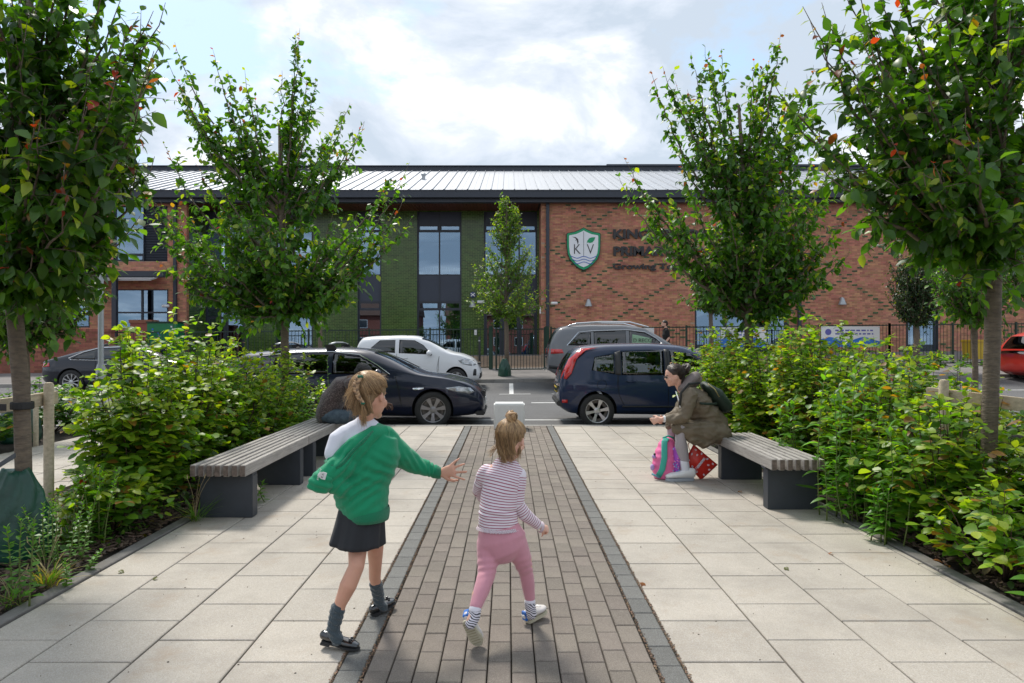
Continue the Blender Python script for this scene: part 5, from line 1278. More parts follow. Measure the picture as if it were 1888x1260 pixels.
# dark estate: front at x=890 px
Lb, Wb = 4.92, 1.86; Ynear = 12.42; Xf = -.44
sb = CarShape(Lb, Wb, [(0, .95), (.12, 1.18), (.45, 1.38), (1.2, 1.45), (2.2, 1.475), (2.75, 1.44), (3.15, 1.28), (3.62, 1.045), (3.75, 1.005), (4.2, .945), (4.6, .85), (4.80, .74), (4.88, .62), (4.92, .50)],
    [(0, .93), (1, .96), (3.4, .95), (3.7, .93), (4.3, .87), (4.92, .60)], [(0, .35), (.3, .22), (4.2, .18), (4.7, .20), (4.92, .26)], nose=.30)
dp = paint('midnight_blue_paint', (.005, .009, .028))
dark_x = Xf-Lb
t, patch, ons, _ = car('parked_car', 'dark blue estate car with silver roof bars parked at the kerb behind the left bench', (dark_x, CL(Ynear, Wb), -.115), sb, dp, (.92, 3.98), .335,
    [[(.55, .99), (1.15, .99), (1.15, 1.33), (.75, 1.29)], [(1.23, .99), (2.05, .985), (2.05, 1.36), (1.23, 1.34)], [(2.13, .985), (3.20, .975), (2.95, 1.14), (2.62, 1.31), (2.13, 1.365)]],
    (2.86, 3.58, .60, 1.0, 1.7), (-.05, .35, .55, .98, 1.34), seams=[[(1.2, .35), (1.25, .6), (1.2, .98)], [(2.1, .32), (2.1, .98)], [(3.42, .38), (3.38, .7), (3.30, .95)], [(1.3, .30), (3.3, .27)]], spokes=7, rimm='rimd', side_glass='cglassd', cab=(.3, 3.55), steer=.12, spoke_w=.05)
mirror(t, sb, 3.02, .98, dp); seats(t, (1.5, 2.35), .95, .36); handle(t, sb, 1.42, .86, M['chrome']); handle(t, sb, 2.35, .84, M['chrome'])
for sgn in (-1, 1):
    patch([(4.22, .74), (4.30, .69), (4.66, .62), (4.74, .66), (4.66, .735), (4.45, .765)], sgn, .006, 'headlight', M['clearlamp'])
    patch([(3.62, .70), (3.82, .715), (3.82, .745), (3.62, .74)], sgn, .006, 'side_vent', M['chrome'])
    patch([(.02, .72), (.45, .74), (.40, .88), (.05, .88)], sgn, .006, 'tail_light', M['redlamp'])
    q = MB(); q.tube(ons([(.60, 1.0), (.80, 1.32), (1.3, 1.375), (2.1, 1.395), (2.62, 1.34), (2.95, 1.16), (3.20, .985)], sgn, .004), .009, 6); q.out('window_trim', M['chrome'], t, local=True)
    q = MB(); q.tube([(1.0, sgn*.56, 1.525), (1.4, sgn*.56, 1.55), (1.9, sgn*.56, 1.55)], .012, 6)
for x in (1.05, 2.05):
    MB().tube([(x, -.66, 1.535), (x, -.3, 1.565), (x, .3, 1.565), (x, .66, 1.535)], [(.015, .035)]*4, 8, side=(0, 0, 1)).out('roof_bar', M['alu'], t, local=True, smooth=True)
    for sgn in (-1, 1): MB().obox((x, sgn*.60, 1.475), (.09, 0, 0), (0, .03, 0), (-.02, 0, .05)).out('bar_foot', M['blackpl'], t, local=True, bevel=.01)
for sgn in (-1, 1): MB().prism([(4.90, .40), (4.92, .64), (4.86, .66), (4.82, .42)], sgn*.08, sgn*.34).out('kidney_grille', M['blackpl'], t, local=True, bevel=.01)
MB().box(4.75, 4.93, -.72, .72, .22, .30).out('front_splitter', M['blackpl'], t, local=True, bevel=.02); MB().box(4.915, 4.93, -.26, .26, .40, .51).out('number_plate', M['wplate'], t, local=True)
# white hatchback on the far side
Lw, Ww = 3.62, 1.60
sw_ = CarShape(Lw, Ww, [(0, 1.02), (.04, 1.26), (.16, 1.43), (.5, 1.465), (1.3, 1.49), (1.75, 1.475), (2.15, 1.36), (2.62, 1.10), (2.75, 1.035), (3.1, .97), (3.38, .86), (3.55, .70), (3.62, .52)],
    [(0, 1.03), (.8, .97), (2.5, .90), (3.0, .88), (3.62, .60)], [(0, .34), (.3, .2), (3.1, .18), (3.62, .24)], nose=.30, tail=.12, lean=.24)
wp = paint('white_paint', (.70, .71, .72))
t, patch, ons, _ = car('parked_car', 'white small hatchback parked across the road in front of the green brick', (-4.42, CL(19.55, Ww), .10), sw_, wp, (.52, 2.92), .29,
    [[(.36, 1.05), (1.17, 1.0), (1.17, 1.36), (.72, 1.35)], [(1.28, .995), (2.24, .955), (1.98, 1.22), (1.72, 1.35), (1.28, 1.365)]],
    (1.92, 2.62, .56, 1.0, 1.7), (-.05, .22, .52, 1.06, 1.36), seams=[[(1.22, .28), (1.22, .98)], [(.45, .55), (.42, .8), (.5, 1.0)], [(2.40, .30), (2.38, .6), (2.44, .92)], [(.85, .27), (2.4, .27)]], spokes=6, side_glass='cglassd', cab=(.2, 2.62), zs=1.05, cabin_drop=.3)
mirror(t, sw_, 2.18, .97, wp); seats(t, (1.1, 1.6), .95, .33); handle(t, sw_, 1.45, .86, M['chrome']); handle(t, sw_, .62, .90, M['chrome'])
for sgn in (-1, 1):
    patch([(2.98, .80), (3.10, .70), (3.38, .64), (3.50, .68), (3.42, .80), (3.18, .855)], sgn, .006, 'headlight', M['clearlamp'])
    patch([(.01, .62), (.12, .62), (.16, .98), (.06, 1.02)], sgn, .006, 'tail_light', M['redlamp'])
    patch([(3.40, .38), (3.50, .38), (3.50, .56), (3.43, .56)], sgn, .008, 'fog_lamp', M['blackpl'])
MB().box(3.56, 3.625, -.5, .5, .30, .44).out('lower_grille', M['blackpl'], t, local=True, bevel=.01); MB().box(3.615, 3.63, -.26, .26, .46, .56).out('number_plate', M['wplate'], t, local=True)
MB().box(3.52, 3.60, -.35, .35, .68, .72).out('upper_grille', M['blackpl'], t, local=True)
# blue compact MPV, rear at x=1030 px
Ln, Wn = 4.08, 1.69
sn = CarShape(Ln, Wn, [(0, .70), (.03, .92), (.10, 1.15), (.24, 1.40), (.42, 1.50), (.9, 1.54), (1.7, 1.555), (2.3, 1.52), (2.75, 1.36), (3.15, 1.12), (3.3, 1.05), (3.7, .96), (3.95, .80), (4.04, .66), (4.08, .5)],
    [(0, .95), (.5, .95), (3.0, .90), (3.5, .87), (4.08, .6)], [(0, .38), (.2, .24), (3.6, .2), (4.08, .26)], nose=.28, tail=.10, lean=.22)
np_ = paint('deep_blue_paint', (.006, .018, .058))
t, patch, ons, _ = car('parked_car', 'dark blue compact people carrier with tall red tail lights parked at the kerb', (.925, CL(12.42, Wn), -.115), sn, np_, (.70, 3.30), .315,
    [[(.60, 1.06), (1.02, .985), (1.02, 1.36), (.66, 1.30)], [(1.15, .97), (1.93, .965), (1.93, 1.43), (1.15, 1.40)], [(2.05, .965), (2.95, .955), (2.72, 1.15), (2.42, 1.37), (2.05, 1.43)]],
    (2.52, 3.16, .58, 1.0, 1.75), (-.05, .26, .56, .98, 1.36), seams=[[(1.10, .60), (1.06, .80), (1.08, .97)], [(1.10, .60), (1.22, .36)], [(1.99, .30), (1.99, .96)], [(3.02, .34), (2.98, .7), (3.0, .93)], [(1.2, .30), (3.0, .28)]], spokes=6, side_glass=['cglass', 'cglass', 'cglass'], cab=(.2, 3.1), spoke_w=.045)
mirror(t, sn, 2.85, .97, np_); seats(t, (1.55, 2.25), 1.0, .36); handle(t, sn, 1.32, .86, np_); handle(t, sn, 2.2, .85, np_)
for sgn in (-1, 1):
    patch([(.03, .90), (.14, .90), (.23, 1.0), (.33, 1.27), (.50, 1.42), (.74, 1.475), (.42, 1.455), (.19, 1.26), (.08, 1.04)], sgn, .034, 'tail_light', M['redlamp'])
    patch([(.06, .46), (.16, .46), (.16, .52), (.06, .52)], sgn, .008, 'rear_reflector', M['redlamp'])
    patch([(1.15, .385), (2.98, .375), (2.98, .405), (1.15, .415)], sgn, .006, 'rubbing_strip', M['blackpl'])
    patch([(1.03, .98), (1.14, .965), (1.14, 1.42), (1.03, 1.38)], sgn, .004, 'pillar_trim', M['blackpl'])
    patch([(1.94, .965), (2.04, .965), (2.04, 1.44), (1.94, 1.44)], sgn, .004, 'pillar_trim', M['blackpl'])
    patch([(3.45, .74), (3.7, .70), (3.9, .64), (3.88, .78), (3.6, .86)], sgn, .006, 'headlight', M['clearlamp'])
    a = [(.78+.085*cos(i*pi/9), .80+.085*sin(i*pi/9)) for i in range(19)]; q = MB(); q.tube(ons(a, sgn, .0015), .0035, 4)
    if sgn < 0: q.out('fuel_flap', M['seam'], t, local=True)
MB().box(-.012, .02, -.26, .26, .62, .73).out('number_plate', M['yplate'], t, local=True); MB().box(-.02, .05, -.42, .42, .76, .80).out('tailgate_trim', M['chrome'], t, local=True, bevel=.008)
MB().box(-.03, .12, -.72, .72, .40, .50).out('bumper_strip', M['blackpl'], t, local=True, bevel=.02)
# grey SUV
Lg, Wg = 4.65, 1.84
sg = CarShape(Lg, Wg, [(0, .80), (.03, 1.05), (.12, 1.32), (.30, 1.60), (.55, 1.66), (1.3, 1.70), (2.2, 1.70), (2.8, 1.62), (3.3, 1.36), (3.6, 1.15), (4.1, 1.08), (4.45, .98), (4.6, .8), (4.65, .6)],
    [(0, 1.06), (1, 1.06), (3.4, 1.03), (4.65, .8)], [(0, .45), (.3, .28), (4.2, .25), (4.65, .35)], nose=.26, tail=.12, lean=.24)
gp = paint('mid_grey_paint', (.15, .155, .165))
t, patch, ons, _ = car('parked_car', 'grey sport utility car with roof rails parked across the road behind the blue one', (1.12, CL(19.45, Wg), .20), sg, gp, (.90, 3.73), .36,
    [[(.55, 1.12), (1.25, 1.10), (1.25, 1.47), (.95, 1.45)], [(1.33, 1.10), (2.25, 1.09), (2.25, 1.52), (1.33, 1.49)], [(2.35, 1.09), (3.38, 1.07), (3.1, 1.30), (2.8, 1.46), (2.35, 1.52)]],
    (2.95, 3.52, .62, 1.15, 1.9), (-.05, .28, .60, 1.14, 1.50), seams=[[(1.29, .5), (1.29, 1.08)], [(2.3, .4), (2.3, 1.08)], [(3.45, .45), (3.42, 1.05)]], spokes=5, side_glass='cglassd', cab=(.25, 3.5), zs=1.05)
mirror(t, sg, 3.25, 1.09, gp); seats(t, (1.6, 2.5), 1.05, .38); handle(t, sg, 1.5, .98, gp); handle(t, sg, 2.5, .97, gp)
for sgn in (-1, 1):
    MB().tube([(.55, sgn*.60, 1.62), (.85, sgn*.61, 1.72), (1.6, sgn*.61, 1.765), (2.4, sgn*.61, 1.755), (2.95, sgn*.60, 1.62)], .022, 8).out('roof_rail', M['chrome'], t, local=True, smooth=True)
    patch([(.01, .88), (.46, .90), (.42, 1.01), (.03, 1.02)], sgn, .008, 'tail_light', M['redlamp'])
    q = MB(); q.tube(ons([(.56, 1.11), (.9, 1.47), (1.3, 1.51), (2.3, 1.54), (2.8, 1.48), (3.1, 1.32), (3.38, 1.085)], sgn, .004), .011, 6); q.out('window_trim', M['chrome'], t, local=True)
    MB().tube([(-.02, sgn*.62, .42), (.0, sgn*.38, .42)], .035, 8).out('exhaust_trim', M['chrome'], t, local=True)
    patch([(.05, .48), (.5, .44), (1.4, .40), (1.4, .50), (.5, .52), (.05, .58)], sgn, .007, 'lower_cladding', M['blackpl'])
    patch([(2.42, 1.14), (2.95, 1.12), (3.0, 1.30), (2.44, 1.42)] if sgn < 0 else [(2.42, 1.14), (2.5, 1.14), (2.5, 1.2)], sgn, -.004, 'green_window_print', mat('pale_green_print', (.22, .36, .22), .5))
MB().box(-.012, .03, -.55, .55, .82, .86).out('tailgate_trim', M['chrome'], t, local=True)
me = text_mesh('D RECCO', .15, .001); me.transform(Matrix.Translation((2.45, -(sg.side_y(2.7, 1.25)+.006), 1.20)) @ TOW); link('window_lettering', me, M['sgn'], t, local=True)
# dark fastback at left
Lf, Wf = 4.97, 1.91
sf = CarShape(Lf, Wf, [(0, .85), (.05, .98), (.4, 1.06), (1.0, 1.24), (1.7, 1.39), (2.4, 1.42), (2.9, 1.37), (3.4, 1.17), (3.75, 1.0), (4.4, .90), (4.8, .75), (4.97, .52)],
    [(0, .88), (1, .95), (3.5, .93), (4.97, .6)], [(0, .36), (.3, .2), (4.3, .18), (4.97, .26)], nose=.3, tail=.22, lean=.30)
fp = paint('dark_grey_blue_paint', (.009, .011, .020))
t, patch, ons, _ = car('parked_car', 'dark fastback saloon with a chrome window line by the old brick wall at left', (FX(96, 20.2)+.0, CL(19.5, Wf), -.03), sf, fp, (.98, 3.89), .35,
    [[(.98, 1.0), (1.65, .985), (1.65, 1.29), (1.30, 1.20)], [(1.74, .985), (2.45, .98), (2.45, 1.33), (1.74, 1.31)], [(2.53, .98), (3.40, .965), (3.15, 1.14), (2.85, 1.29), (2.53, 1.335)]],
    (3.0, 3.60, .58, 1.0, 1.6), (.35, 1.25, .52, 1.0, 1.5), seams=[[(1.69, .4), (1.69, .97)], [(2.49, .35), (2.49, .97)]], spokes=10, rimm='rim', side_glass='cglassd', cab=(.6, 3.55), spoke_w=.025)
mirror(t, sf, 3.25, .98, fp); seats(t, (1.8, 2.5), .92, .36); handle(t, sf, 1.95, .86, M['chrome'])
for sgn in (-1, 1):
    q = MB(); q.tube(ons([(3.42, .955), (2.5, .97), (1.5, .975), (.98, .99), (.90, 1.03), (1.25, 1.20), (1.7, 1.325), (2.5, 1.36), (2.9, 1.31), (3.2, 1.13)], sgn, .004), .014, 6); q.out('window_trim', M['chrome'], t, local=True)
    patch([(.01, .76), (.38, .80), (.34, .90), (.03, .88)], sgn, .008, 'tail_light', M['redlamp'])
# red and white vehicle at the right edge
Lv, Wv = 4.4, 1.8
sv = CarShape(Lv, Wv, [(0, .9), (.05, 1.1), (.35, 1.45), (.8, 1.58), (2.2, 1.60), (2.7, 1.5), (3.3, 1.15), (3.7, 1.0), (4.2, .85), (4.4, .55)], [(0, .98), (3.4, .95), (4.4, .6)], [(0, .35), (.3, .22), (4.0, .2), (4.4, .28)], nose=.3)
rp = paint('bright_red_paint', (.48, .025, .015))
t, patch, ons, _ = car('parked_car', 'bright red car with pale glass cut off by the right edge of the picture', (FX(1858, 19.8)+.55, CL(19.4, Wv), .24), sv, rp, (.8, 3.5), .32,
    [[(.5, 1.05), (1.2, 1.03), (1.2, 1.40), (.75, 1.38)], [(1.3, 1.03), (2.1, 1.02), (2.1, 1.45), (1.3, 1.42)], [(2.2, 1.02), (3.1, 1.0), (2.7, 1.35), (2.2, 1.45)]], (2.75, 3.25, .55, 1.0, 1.7), (-.05, .33, .55, 1.02, 1.40), spokes=5, cab=(.25, 3.2))
seats(t, (1.4, 2.2), .98, .36)
for sgn in (-1, 1): patch([(.02, .80), (.35, .84), (.30, .96), (.05, .96)], sgn, .008, 'tail_light', M['redlamp'])
# ---------------------------------------------------------------- people
def frame_of(fwd, up=(0, 0, 1)):
    f = Vector(fwd).normalized(); u = Vector(up); u = (u-f*u.dot(f)).normalized(); r = f.cross(u); return Matrix((r, f, u)).transposed()
def add_head(mb, c, Mx, h):
    c = Vector(c); L = lambda x, y, z: c+Mx @ Vector((x*h, y*h, z*h)); B = lambda p, r, n=14: mb.ball(L(*p), (r[0]*h, r[1]*h, r[2]*h), n, Mx)
    B((0, -.03, .14), (.345, .43, .36), 20); B((0, .10, -.18), (.265, .27, .29), 16); B((0, .02, -.10), (.30, .33, .26), 16)
    B((0, .30, -.10), (.20, .14, .22)); B((0, .415, -.10), (.055, .085, .06), 10); B((0, .385, .0), (.035, .05, .12), 10)
    B((0, .335, -.275), (.115, .07, .05), 10); B((0, .29, -.40), (.11, .09, .08), 10); B((0, .34, .08), (.22, .08, .07), 10)
    for s in (-1, 1): B((s*.17, .27, -.15), (.10, .10, .11), 10); B((s*.335, -.02, -.06), (.035, .075, .115), 10)
def face_bits(t, c, Mx, h, iris=(.06, .05, .04), brow=(.12, .08, .05)):
    c = Vector(c)
    for s in (-1, 1):
        MB().ball(c+Mx @ Vector((s*.135*h, .315*h, -.01*h)), .050*h, 10).out('eye', mat('eye_white', (.6, .58, .55), .2) if 'eye_white' not in MATS else MATS['eye_white'], t, smooth=True)
        MB().ball(c+Mx @ Vector((s*.138*h, .348*h, -.01*h)), .028*h, 8).out('iris', mat('iris', iris, .2) if 'iris' not in MATS else MATS['iris'], t, smooth=True)
        p = [c+Mx @ Vector((s*x*h, y*h, z*h)) for x, y, z in ((.06, .40, .075), (.14, .395, .095), (.22, .345, .07))]
        MB().tube(p, .012*h, 6).out('eyebrow', mat('brow', brow, .8) if 'brow' not in MATS else MATS['brow'], t, smooth=True)
    MB().tube([c+Mx @ Vector((x*h, y*h, -.275*h)) for x, y in ((-.09, .375), (0, .405), (.09, .375))], [.008*h, .016*h, .008*h], 6).out('lips', mat('lips', (.45, .15, .12), .4) if 'lips' not in MATS else MATS['lips'], t, smooth=True)
def hair_on(t, c, Mx, h, tie, m_, n=900, face=.32, r=.0011, seed=1, low=-.50, lift=1.045, tiew=.012, fw=.0):
    """hair drawn back over the head from hairline to the tie point (local unit direction)"""
    rr = random.Random(seed); c = Vector(c); C0 = Vector((0, -.045+fw, .155)); RR = Vector((.365, .455, .37)); tie = Vector(tie).normalized()
    mb = MB().ball(c+Mx @ (C0*h+Vector((0, -.03, .015))*h), (RR.x*h*1.0, RR.y*h*.985, RR.z*h*1.01), 24, Mx)
    mb.ball(c+Mx @ Vector((0, -.19*h, -.04*h)), (.27*h, .24*h, .24*h), 16, Mx); mb.ball(c+Mx @ Vector((0, -.16*h, -.24*h)), (.19*h, .17*h, .22*h), 12, Mx)
    cap = M['hairb_cap'] if m_ == M['hairb'] else m_
    blob(mb, 'hair', cap, t, voxel=.006, it=4)
    na = []
    for i in range(9): xx = -.24+.06*i; na.append((c+Mx @ Vector((xx*h, (-.34+.5*abs(xx))*h, -.40*h)), c+Mx @ Vector((xx*.8*h, -.50*h, .12*h)), 34, .007, 0))
    nape.append((t, m_, na))
    st = MB(); k = 0
    while k < n:
        d = Vector((rr.gauss(0, 1), rr.gauss(0, 1), rr.gauss(0, 1))).normalized()
        if d.y > face+.42*max(0, d.z) or (d.z < low) or (d.y > .05 and d.z < -.05): continue
        k += 1; pts = []; m = 8; w = rr.uniform(.99, 1.03)
        for i in range(m):
            f_ = i/(m-1); q = d.lerp(tie, f_**1.1).normalized()
            R_ = Vector((q.x*RR.x, q.y*RR.y, q.z*RR.z))*(lift*w+.012*sin(f_*9+k)*rr.random())+Vector((0, -.015, .01))
            if q.z < 0: R_ = R_+Vector((0, -.02, 0))
            pts.append(c+Mx @ ((C0+R_)*h))
        e = pts[-1]; pts[-1] = e+Vector((rr.uniform(-1, 1), rr.uniform(-1, 1), rr.uniform(-1, 1)))*tiew*.5
        st.tube(pts, [r*.7, r, r, r, r, r, r, r*.8], 3, cap=False)
    me = st.mesh('hair_strands', fix=False); tag(link('hair_strands', me, m_, t, True), kind='stuff')
    q = tie; return c+Mx @ ((C0+Vector((q.x*RR.x, q.y*RR.y, q.z*RR.z))*lift)*h)
def wisps(t, m_, items, seed=3, r=.0006):
    rr = random.Random(seed); st = MB()
    for (a, b, n, sp, sag) in items:
        a, b = Vector(a), Vector(b)
        for _ in range(n):
            o = Vector((rr.gauss(0, 1), rr.gauss(0, 1), rr.gauss(0, 1)))*sp*.35; e = b+Vector((rr.gauss(0, 1), rr.gauss(0, 1), rr.gauss(0, 1)))*sp
            st.tube(curve(a+o, a.lerp(e, .5)+Vector((rr.gauss(0, sp), rr.gauss(0, sp), sag+rr.gauss(0, sp*.5))), e, 7), [r, r, r, r, r*.9, r*.7, r*.4], 3, cap=False)
    tag(link('loose_hair', st.mesh('loose_hair', fix=False), m_, t, True), kind='stuff')
def add_hand(mb, wr, d, pn, L, curl=.25, spread=.22, thumb=1, fist=False):
    """wr wrist, d direction of the hand, pn palm normal (palm faces pn), L hand length"""
    wr, d, pn = Vector(wr), Vector(d).normalized(), Vector(pn); pn = (pn-d*pn.dot(d)).normalized(); s = d.cross(pn)*thumb   # s: thumb side
    k = wr+d*L*.50
    mb.rtube([wr-d*L*.08, wr+d*L*.10, wr+d*L*.30, k], [(L*.13, L*.10), (L*.17, L*.10), (L*.21, L*.085), (L*.22, L*.07)], 14, side=s)
    for i, ln in enumerate((.42, .48, .45, .36)):
        o = (1.5-i)*.125; a = (1.5-i)*spread*.55; q = k+s*L*o-d*L*.05
        dd = (d*cos(a)+s*sin(a)).normalized(); c1 = curl*(1+.25*i); P = [q]; r = L*.052*(1-.06*abs(i-1)); ang_ = 0
        for seg in (.46, .32, .26):
            ang_ += c1; v = dd*cos(ang_)+pn*sin(ang_); P.append(P[-1]+v*L*ln*seg)
        mb.rtube(P, [r*1.08, r, r*.92, r*.8], 10)
    q = wr+d*L*.14+s*L*.13; td = (d*.62+s*.72+pn*(.25+curl*.5)).normalized(); P = [q, q+td*L*.20, q+td*L*.20+(td*.6+d*.6+pn*curl).normalized()*L*.17, q+td*L*.20+(td*.4+d*.8+pn*curl*1.4).normalized()*L*.30]
    mb.rtube(P, [L*.085, L*.068, L*.058, L*.046], 10)
def band(o, fn, name='band'):
    me = o.data; org = ORG.get(o.parent.name) if o.parent else None; org = org or Vector((0, 0, 0))
    a = me.attributes.new(name, 'FLOAT', 'POINT'); a.data.foreach_set('value', [fn(v.co+org) for v in me.vertices])
def stripemat(name, base, line, period, frac, rough=.8, wob=.0):
    m_ = bpy.data.materials.new(name); m_.use_nodes = True; nt = m_.node_tree; b = nt.nodes['Principled BSDF']; N = nt.nodes.new; L = nt.links.new
    at = N('ShaderNodeAttribute'); at.attribute_name = 'band'
    dv = N('ShaderNodeMath'); dv.operation = 'DIVIDE'; L(at.outputs['Fac'], dv.inputs[0]); dv.inputs[1].default_value = period
    fr = N('ShaderNodeMath'); fr.operation = 'FRACT'; L(dv.outputs[0], fr.inputs[0]); lt = N('ShaderNodeMath'); lt.operation = 'LESS_THAN'; L(fr.outputs[0], lt.inputs[0]); lt.inputs[1].default_value = frac
    mx = N('ShaderNodeMixRGB'); L(lt.outputs[0], mx.inputs[0]); mx.inputs[1].default_value = tuple(base)+(1,); mx.inputs[2].default_value = tuple(line)+(1,); L(mx.outputs[0], b.inputs['Base Color'])
    b.inputs['Roughness'].default_value = rough; b.inputs['Sheen Weight'].default_value = .2; return m_
def nz3(v, s): return noise.noise((v.x*s, v.y*s, v.z*s))
def shoe(name, mb_fn, *a): pass
M['hairb'] = mat('dark_blonde_hair', (.38, .245, .125), .45, island=.55, var=.15, scale=30, hue=.008)
nape = []; M['hairb_cap'] = mat('dark_blonde_hair_shaded', (.22, .14, .07), .6, var=.3, scale=60)  # cap colour darkened to stand for the shade among the strands
M['haird'] = mat('dark_brown_hair', (.035, .022, .016), .42, island=.5)
M['hairk'] = mat('black_hair', (.010, .009, .009), .6, island=.4)
M['hoodie'] = mat('green_sweatshirt', (.0, .27, .12), .85, sheen=.25, bump=.35, bscale=350, var=.05, scale=5)
M['hoodied'] = mat('green_sweatshirt_rib', (.0, .205, .092), .9, sheen=.25, bump=.8, bscale=260)
M['polo'] = mat('white_polo', (.72, .73, .80), .85, bump=.25, bscale=300)
M['skirt'] = mat('charcoal_school_skirt', (.022, .024, .028), .85, sheen=.05, bump=.3, bscale=250)
M['sock'] = mat('dark_grey_sock', (.045, .065, .078), .9, bump=1.0, bscale=90, sheen=.3)
M['patent'] = mat('black_patent_leather', (.008, .008, .009), .12, coat=1.0)
M['sole'] = mat('black_sole', (.03, .03, .031), .7)
M['pinkl'] = mat('dusty_pink_leggings', (.60, .27, .33), .85, sheen=.3, bump=.25, bscale=260, var=.05, scale=7)
M['green_tie'] = mat('green_hair_tie', (.01, .12, .07), .6)
# ================= older girl
A = thing('person', 'older girl in a slipping green hoodie, grey skirt and black patent shoes walking', 'person', (W(660, 0, 3.35).x, 3.35, 0))
fwd = Vector((.42, .90, -.14)); Mx = frame_of(fwd, (-.12, .05, 1)); hc = W(681, 731, 3.37); hh = .226
sk = MB(); add_head(sk, hc, Mx, hh)
nb = W(674, 782, 3.37); sk.rtube([hc+Mx @ Vector((0, -.025, -.06)), nb, W(672, 800, 3.37)], [.036, .036, .05], side=(1, 0, 0))
sk.rtube([W(672, 805, 3.37), W(668, 870, 3.37), W(664, 935, 3.38), W(664, 968, 3.38)], [(.105, .06), (.085, .06), (.09, .065), (.095, .07)], 18, side=(1, .15, 0))
sk.rtube([W(714, 812, 3.42), W(757, 850, 3.50), W(806, 872, 3.52)], [.032, .028, .019])     # right arm
add_hand(sk, W(811, 873, 3.52), W(840, 866, 3.50)-W(811, 873, 3.52), (.05, 1, -.30), .150, curl=.12, spread=.62, thumb=-1)
sk.rtube([W(624, 806, 3.33), W(613, 845, 3.30), W(604, 880, 3.26)], [.033, .028, .022])       # left arm
sk.rtube([W(650, 960, 3.37), W(660, 1010, 3.33), W(657, 1045, 3.27), W(642, 1080, 3.245), W(627, 1115, 3.235), W(617, 1160, 3.225)], [.060, .048, .038, .041, .029, .020], 16)
sk.rtube([W(685, 960, 3.40), W(692, 1010, 3.46), W(692, 1040, 3.52), W(691, 1065, 3.58), W(697, 1098, 3.63)], [.056, .042, .034, .031, .019], 16)
body = blob(sk, 'body', M['skinarm'], A, voxel=.0048, it=4)
face_bits(A, hc, Mx, hh)
# polo shirt
pm_ = MB(); pm_.rtube([W(676, 790, 3.37), W(668, 815, 3.36), W(662, 850, 3.37), W(662, 890, 3.38)], [(.075, .06), (.122, .078), (.105, .070), (.08, .065)], 20, side=(1, .12, 0))
pm_.rtube([W(640, 802, 3.345), W(624, 812, 3.33), W(615, 836, 3.305)], [.052, .052, .045]); pm_.rtube([W(676, 786, 3.37), W(650, 796, 3.355)], [.05, .05])
pm_.rtube([W(700, 806, 3.40), W(716, 818, 3.42)], [.048, .042])
blob(pm_, 'polo_shirt', M['polo'], A, voxel=.006, it=6, disp=lambda c, n: .0035*nz3(c, 16))
cb = W(675, 783, 3.37); cl = MB(); ring = []
for i in range(25):
    a = 2*pi*i/24; ring.append((a,))
for j, (r1, r2, dz) in enumerate(((.046, .044, .022), (.052, .050, .018), (.068, .064, -.010), (.071, .066, -.012))):
    for i in range(24): a = 2*pi*i/24; cl.v.append(tuple(cb+Vector((r1*cos(a)+.004, r2*sin(a), dz+.006*sin(a)-.014*cos(a)*(1)))))
for j in range(3):
    for i in range(24): a = j*24+i; b = j*24+(i+1) % 24; cl.f.append((a, b, b+24, a+24)); cl.mi.append(0)
cl.out('collar', M['polo'], A, smooth=True)
# hoodie: back panel slipping off the left shoulder
Yh = 3.36
hd = MB()
rows = [(803, 703, 733, .055), (826, 676, 742, .082), (848, 646, 738, .098), (870, 622, 724, .106), (895, 612, 719, .112), (918, 618, 718, .118), (940, 632, 717, .120), (953, 640, 716, .118)]
pts = []; rad = []
for y, xl, xr, dpt in rows: pts.append(W((xl+xr)/2, y, Yh+.01)); rad.append(((xr-xl)/2*Yh/F, dpt))
hd.tube(pts, rad, 26, side=(1, .05, 0))
# band of fabric rising from the left elbow up across the back to the right shoulder, and its folded edge
hd.tube([W(612, 868, 3.27), W(634, 846, 3.275), W(660, 822, 3.285), W(690, 797, 3.32), W(712, 796, 3.37)], [(.060, .020), (.058, .030), (.052, .032), (.036, .030), (.032, .032)], 16, side=(.6, 0, -1))
hd.rtube([W(690, 790, 3.36), W(712, 800, 3.39), W(722, 812, 3.41)], [.030, .040, .047], 16)
hd.rtube([W(716, 816, 3.41), W(738, 838, 3.45), W(764, 856, 3.50), W(792, 866, 3.52), W(803, 870, 3.525)], [.062, .062, .050, .038, .032], 18)
# left sleeve bunched round the forearm with the open end hanging
hd.rtube([W(640, 858, 3.28), W(618, 866, 3.25), W(596, 880, 3.22)], [(.060, .05), (.062, .05), (.050, .045)], 18, side=(.3, 0, 1))
hd.rtube([W(646, 905, 3.30), W(618, 893, 3.25), W(592, 882, 3.22)], [(.05, .05), (.048, .045), (.035, .035)], 16, side=(0, 0, 1))
def hfold(c, n):
    px = 937+c.x*F/c.y; py = 632-(c.z-H)*F/c.y
    u = ((px-640)*.55+(py-915)*.84); v = ((px-640)*.84-(py-915)*.55)
    m1 = math.exp(-((px-655)/45)**2-((py-905)/36)**2)
    w9 = 2.2*nz3(c, 9); s = .0075*m1*sin(u*.36+.9*sin(v*.05)+w9)
    u2 = ((px-690)*-.40+(py-860)*.92); m2 = math.exp(-((px-700)/40)**2-((py-868)/30)**2); s += .0055*m2*sin(u2*.33+1.2+w9)
    m3 = math.exp(-((px-770)/30)**2-((py-850)/22)**2); s += .0035*m3*sin((px-.6*py)*.5)
    m4 = math.exp(-((px-797)/10)**2)*(py < 900); s += .004*m4*sin(px*.9)
    m5 = math.exp(-((px-640)/40)**2-((py-850)/30)**2); s += .0045*m5*sin(((px-640)*.75+(py-850)*.66)*.5+w9)
    return s+.004*nz3(c, 13)+.0015*nz3(c, 40)
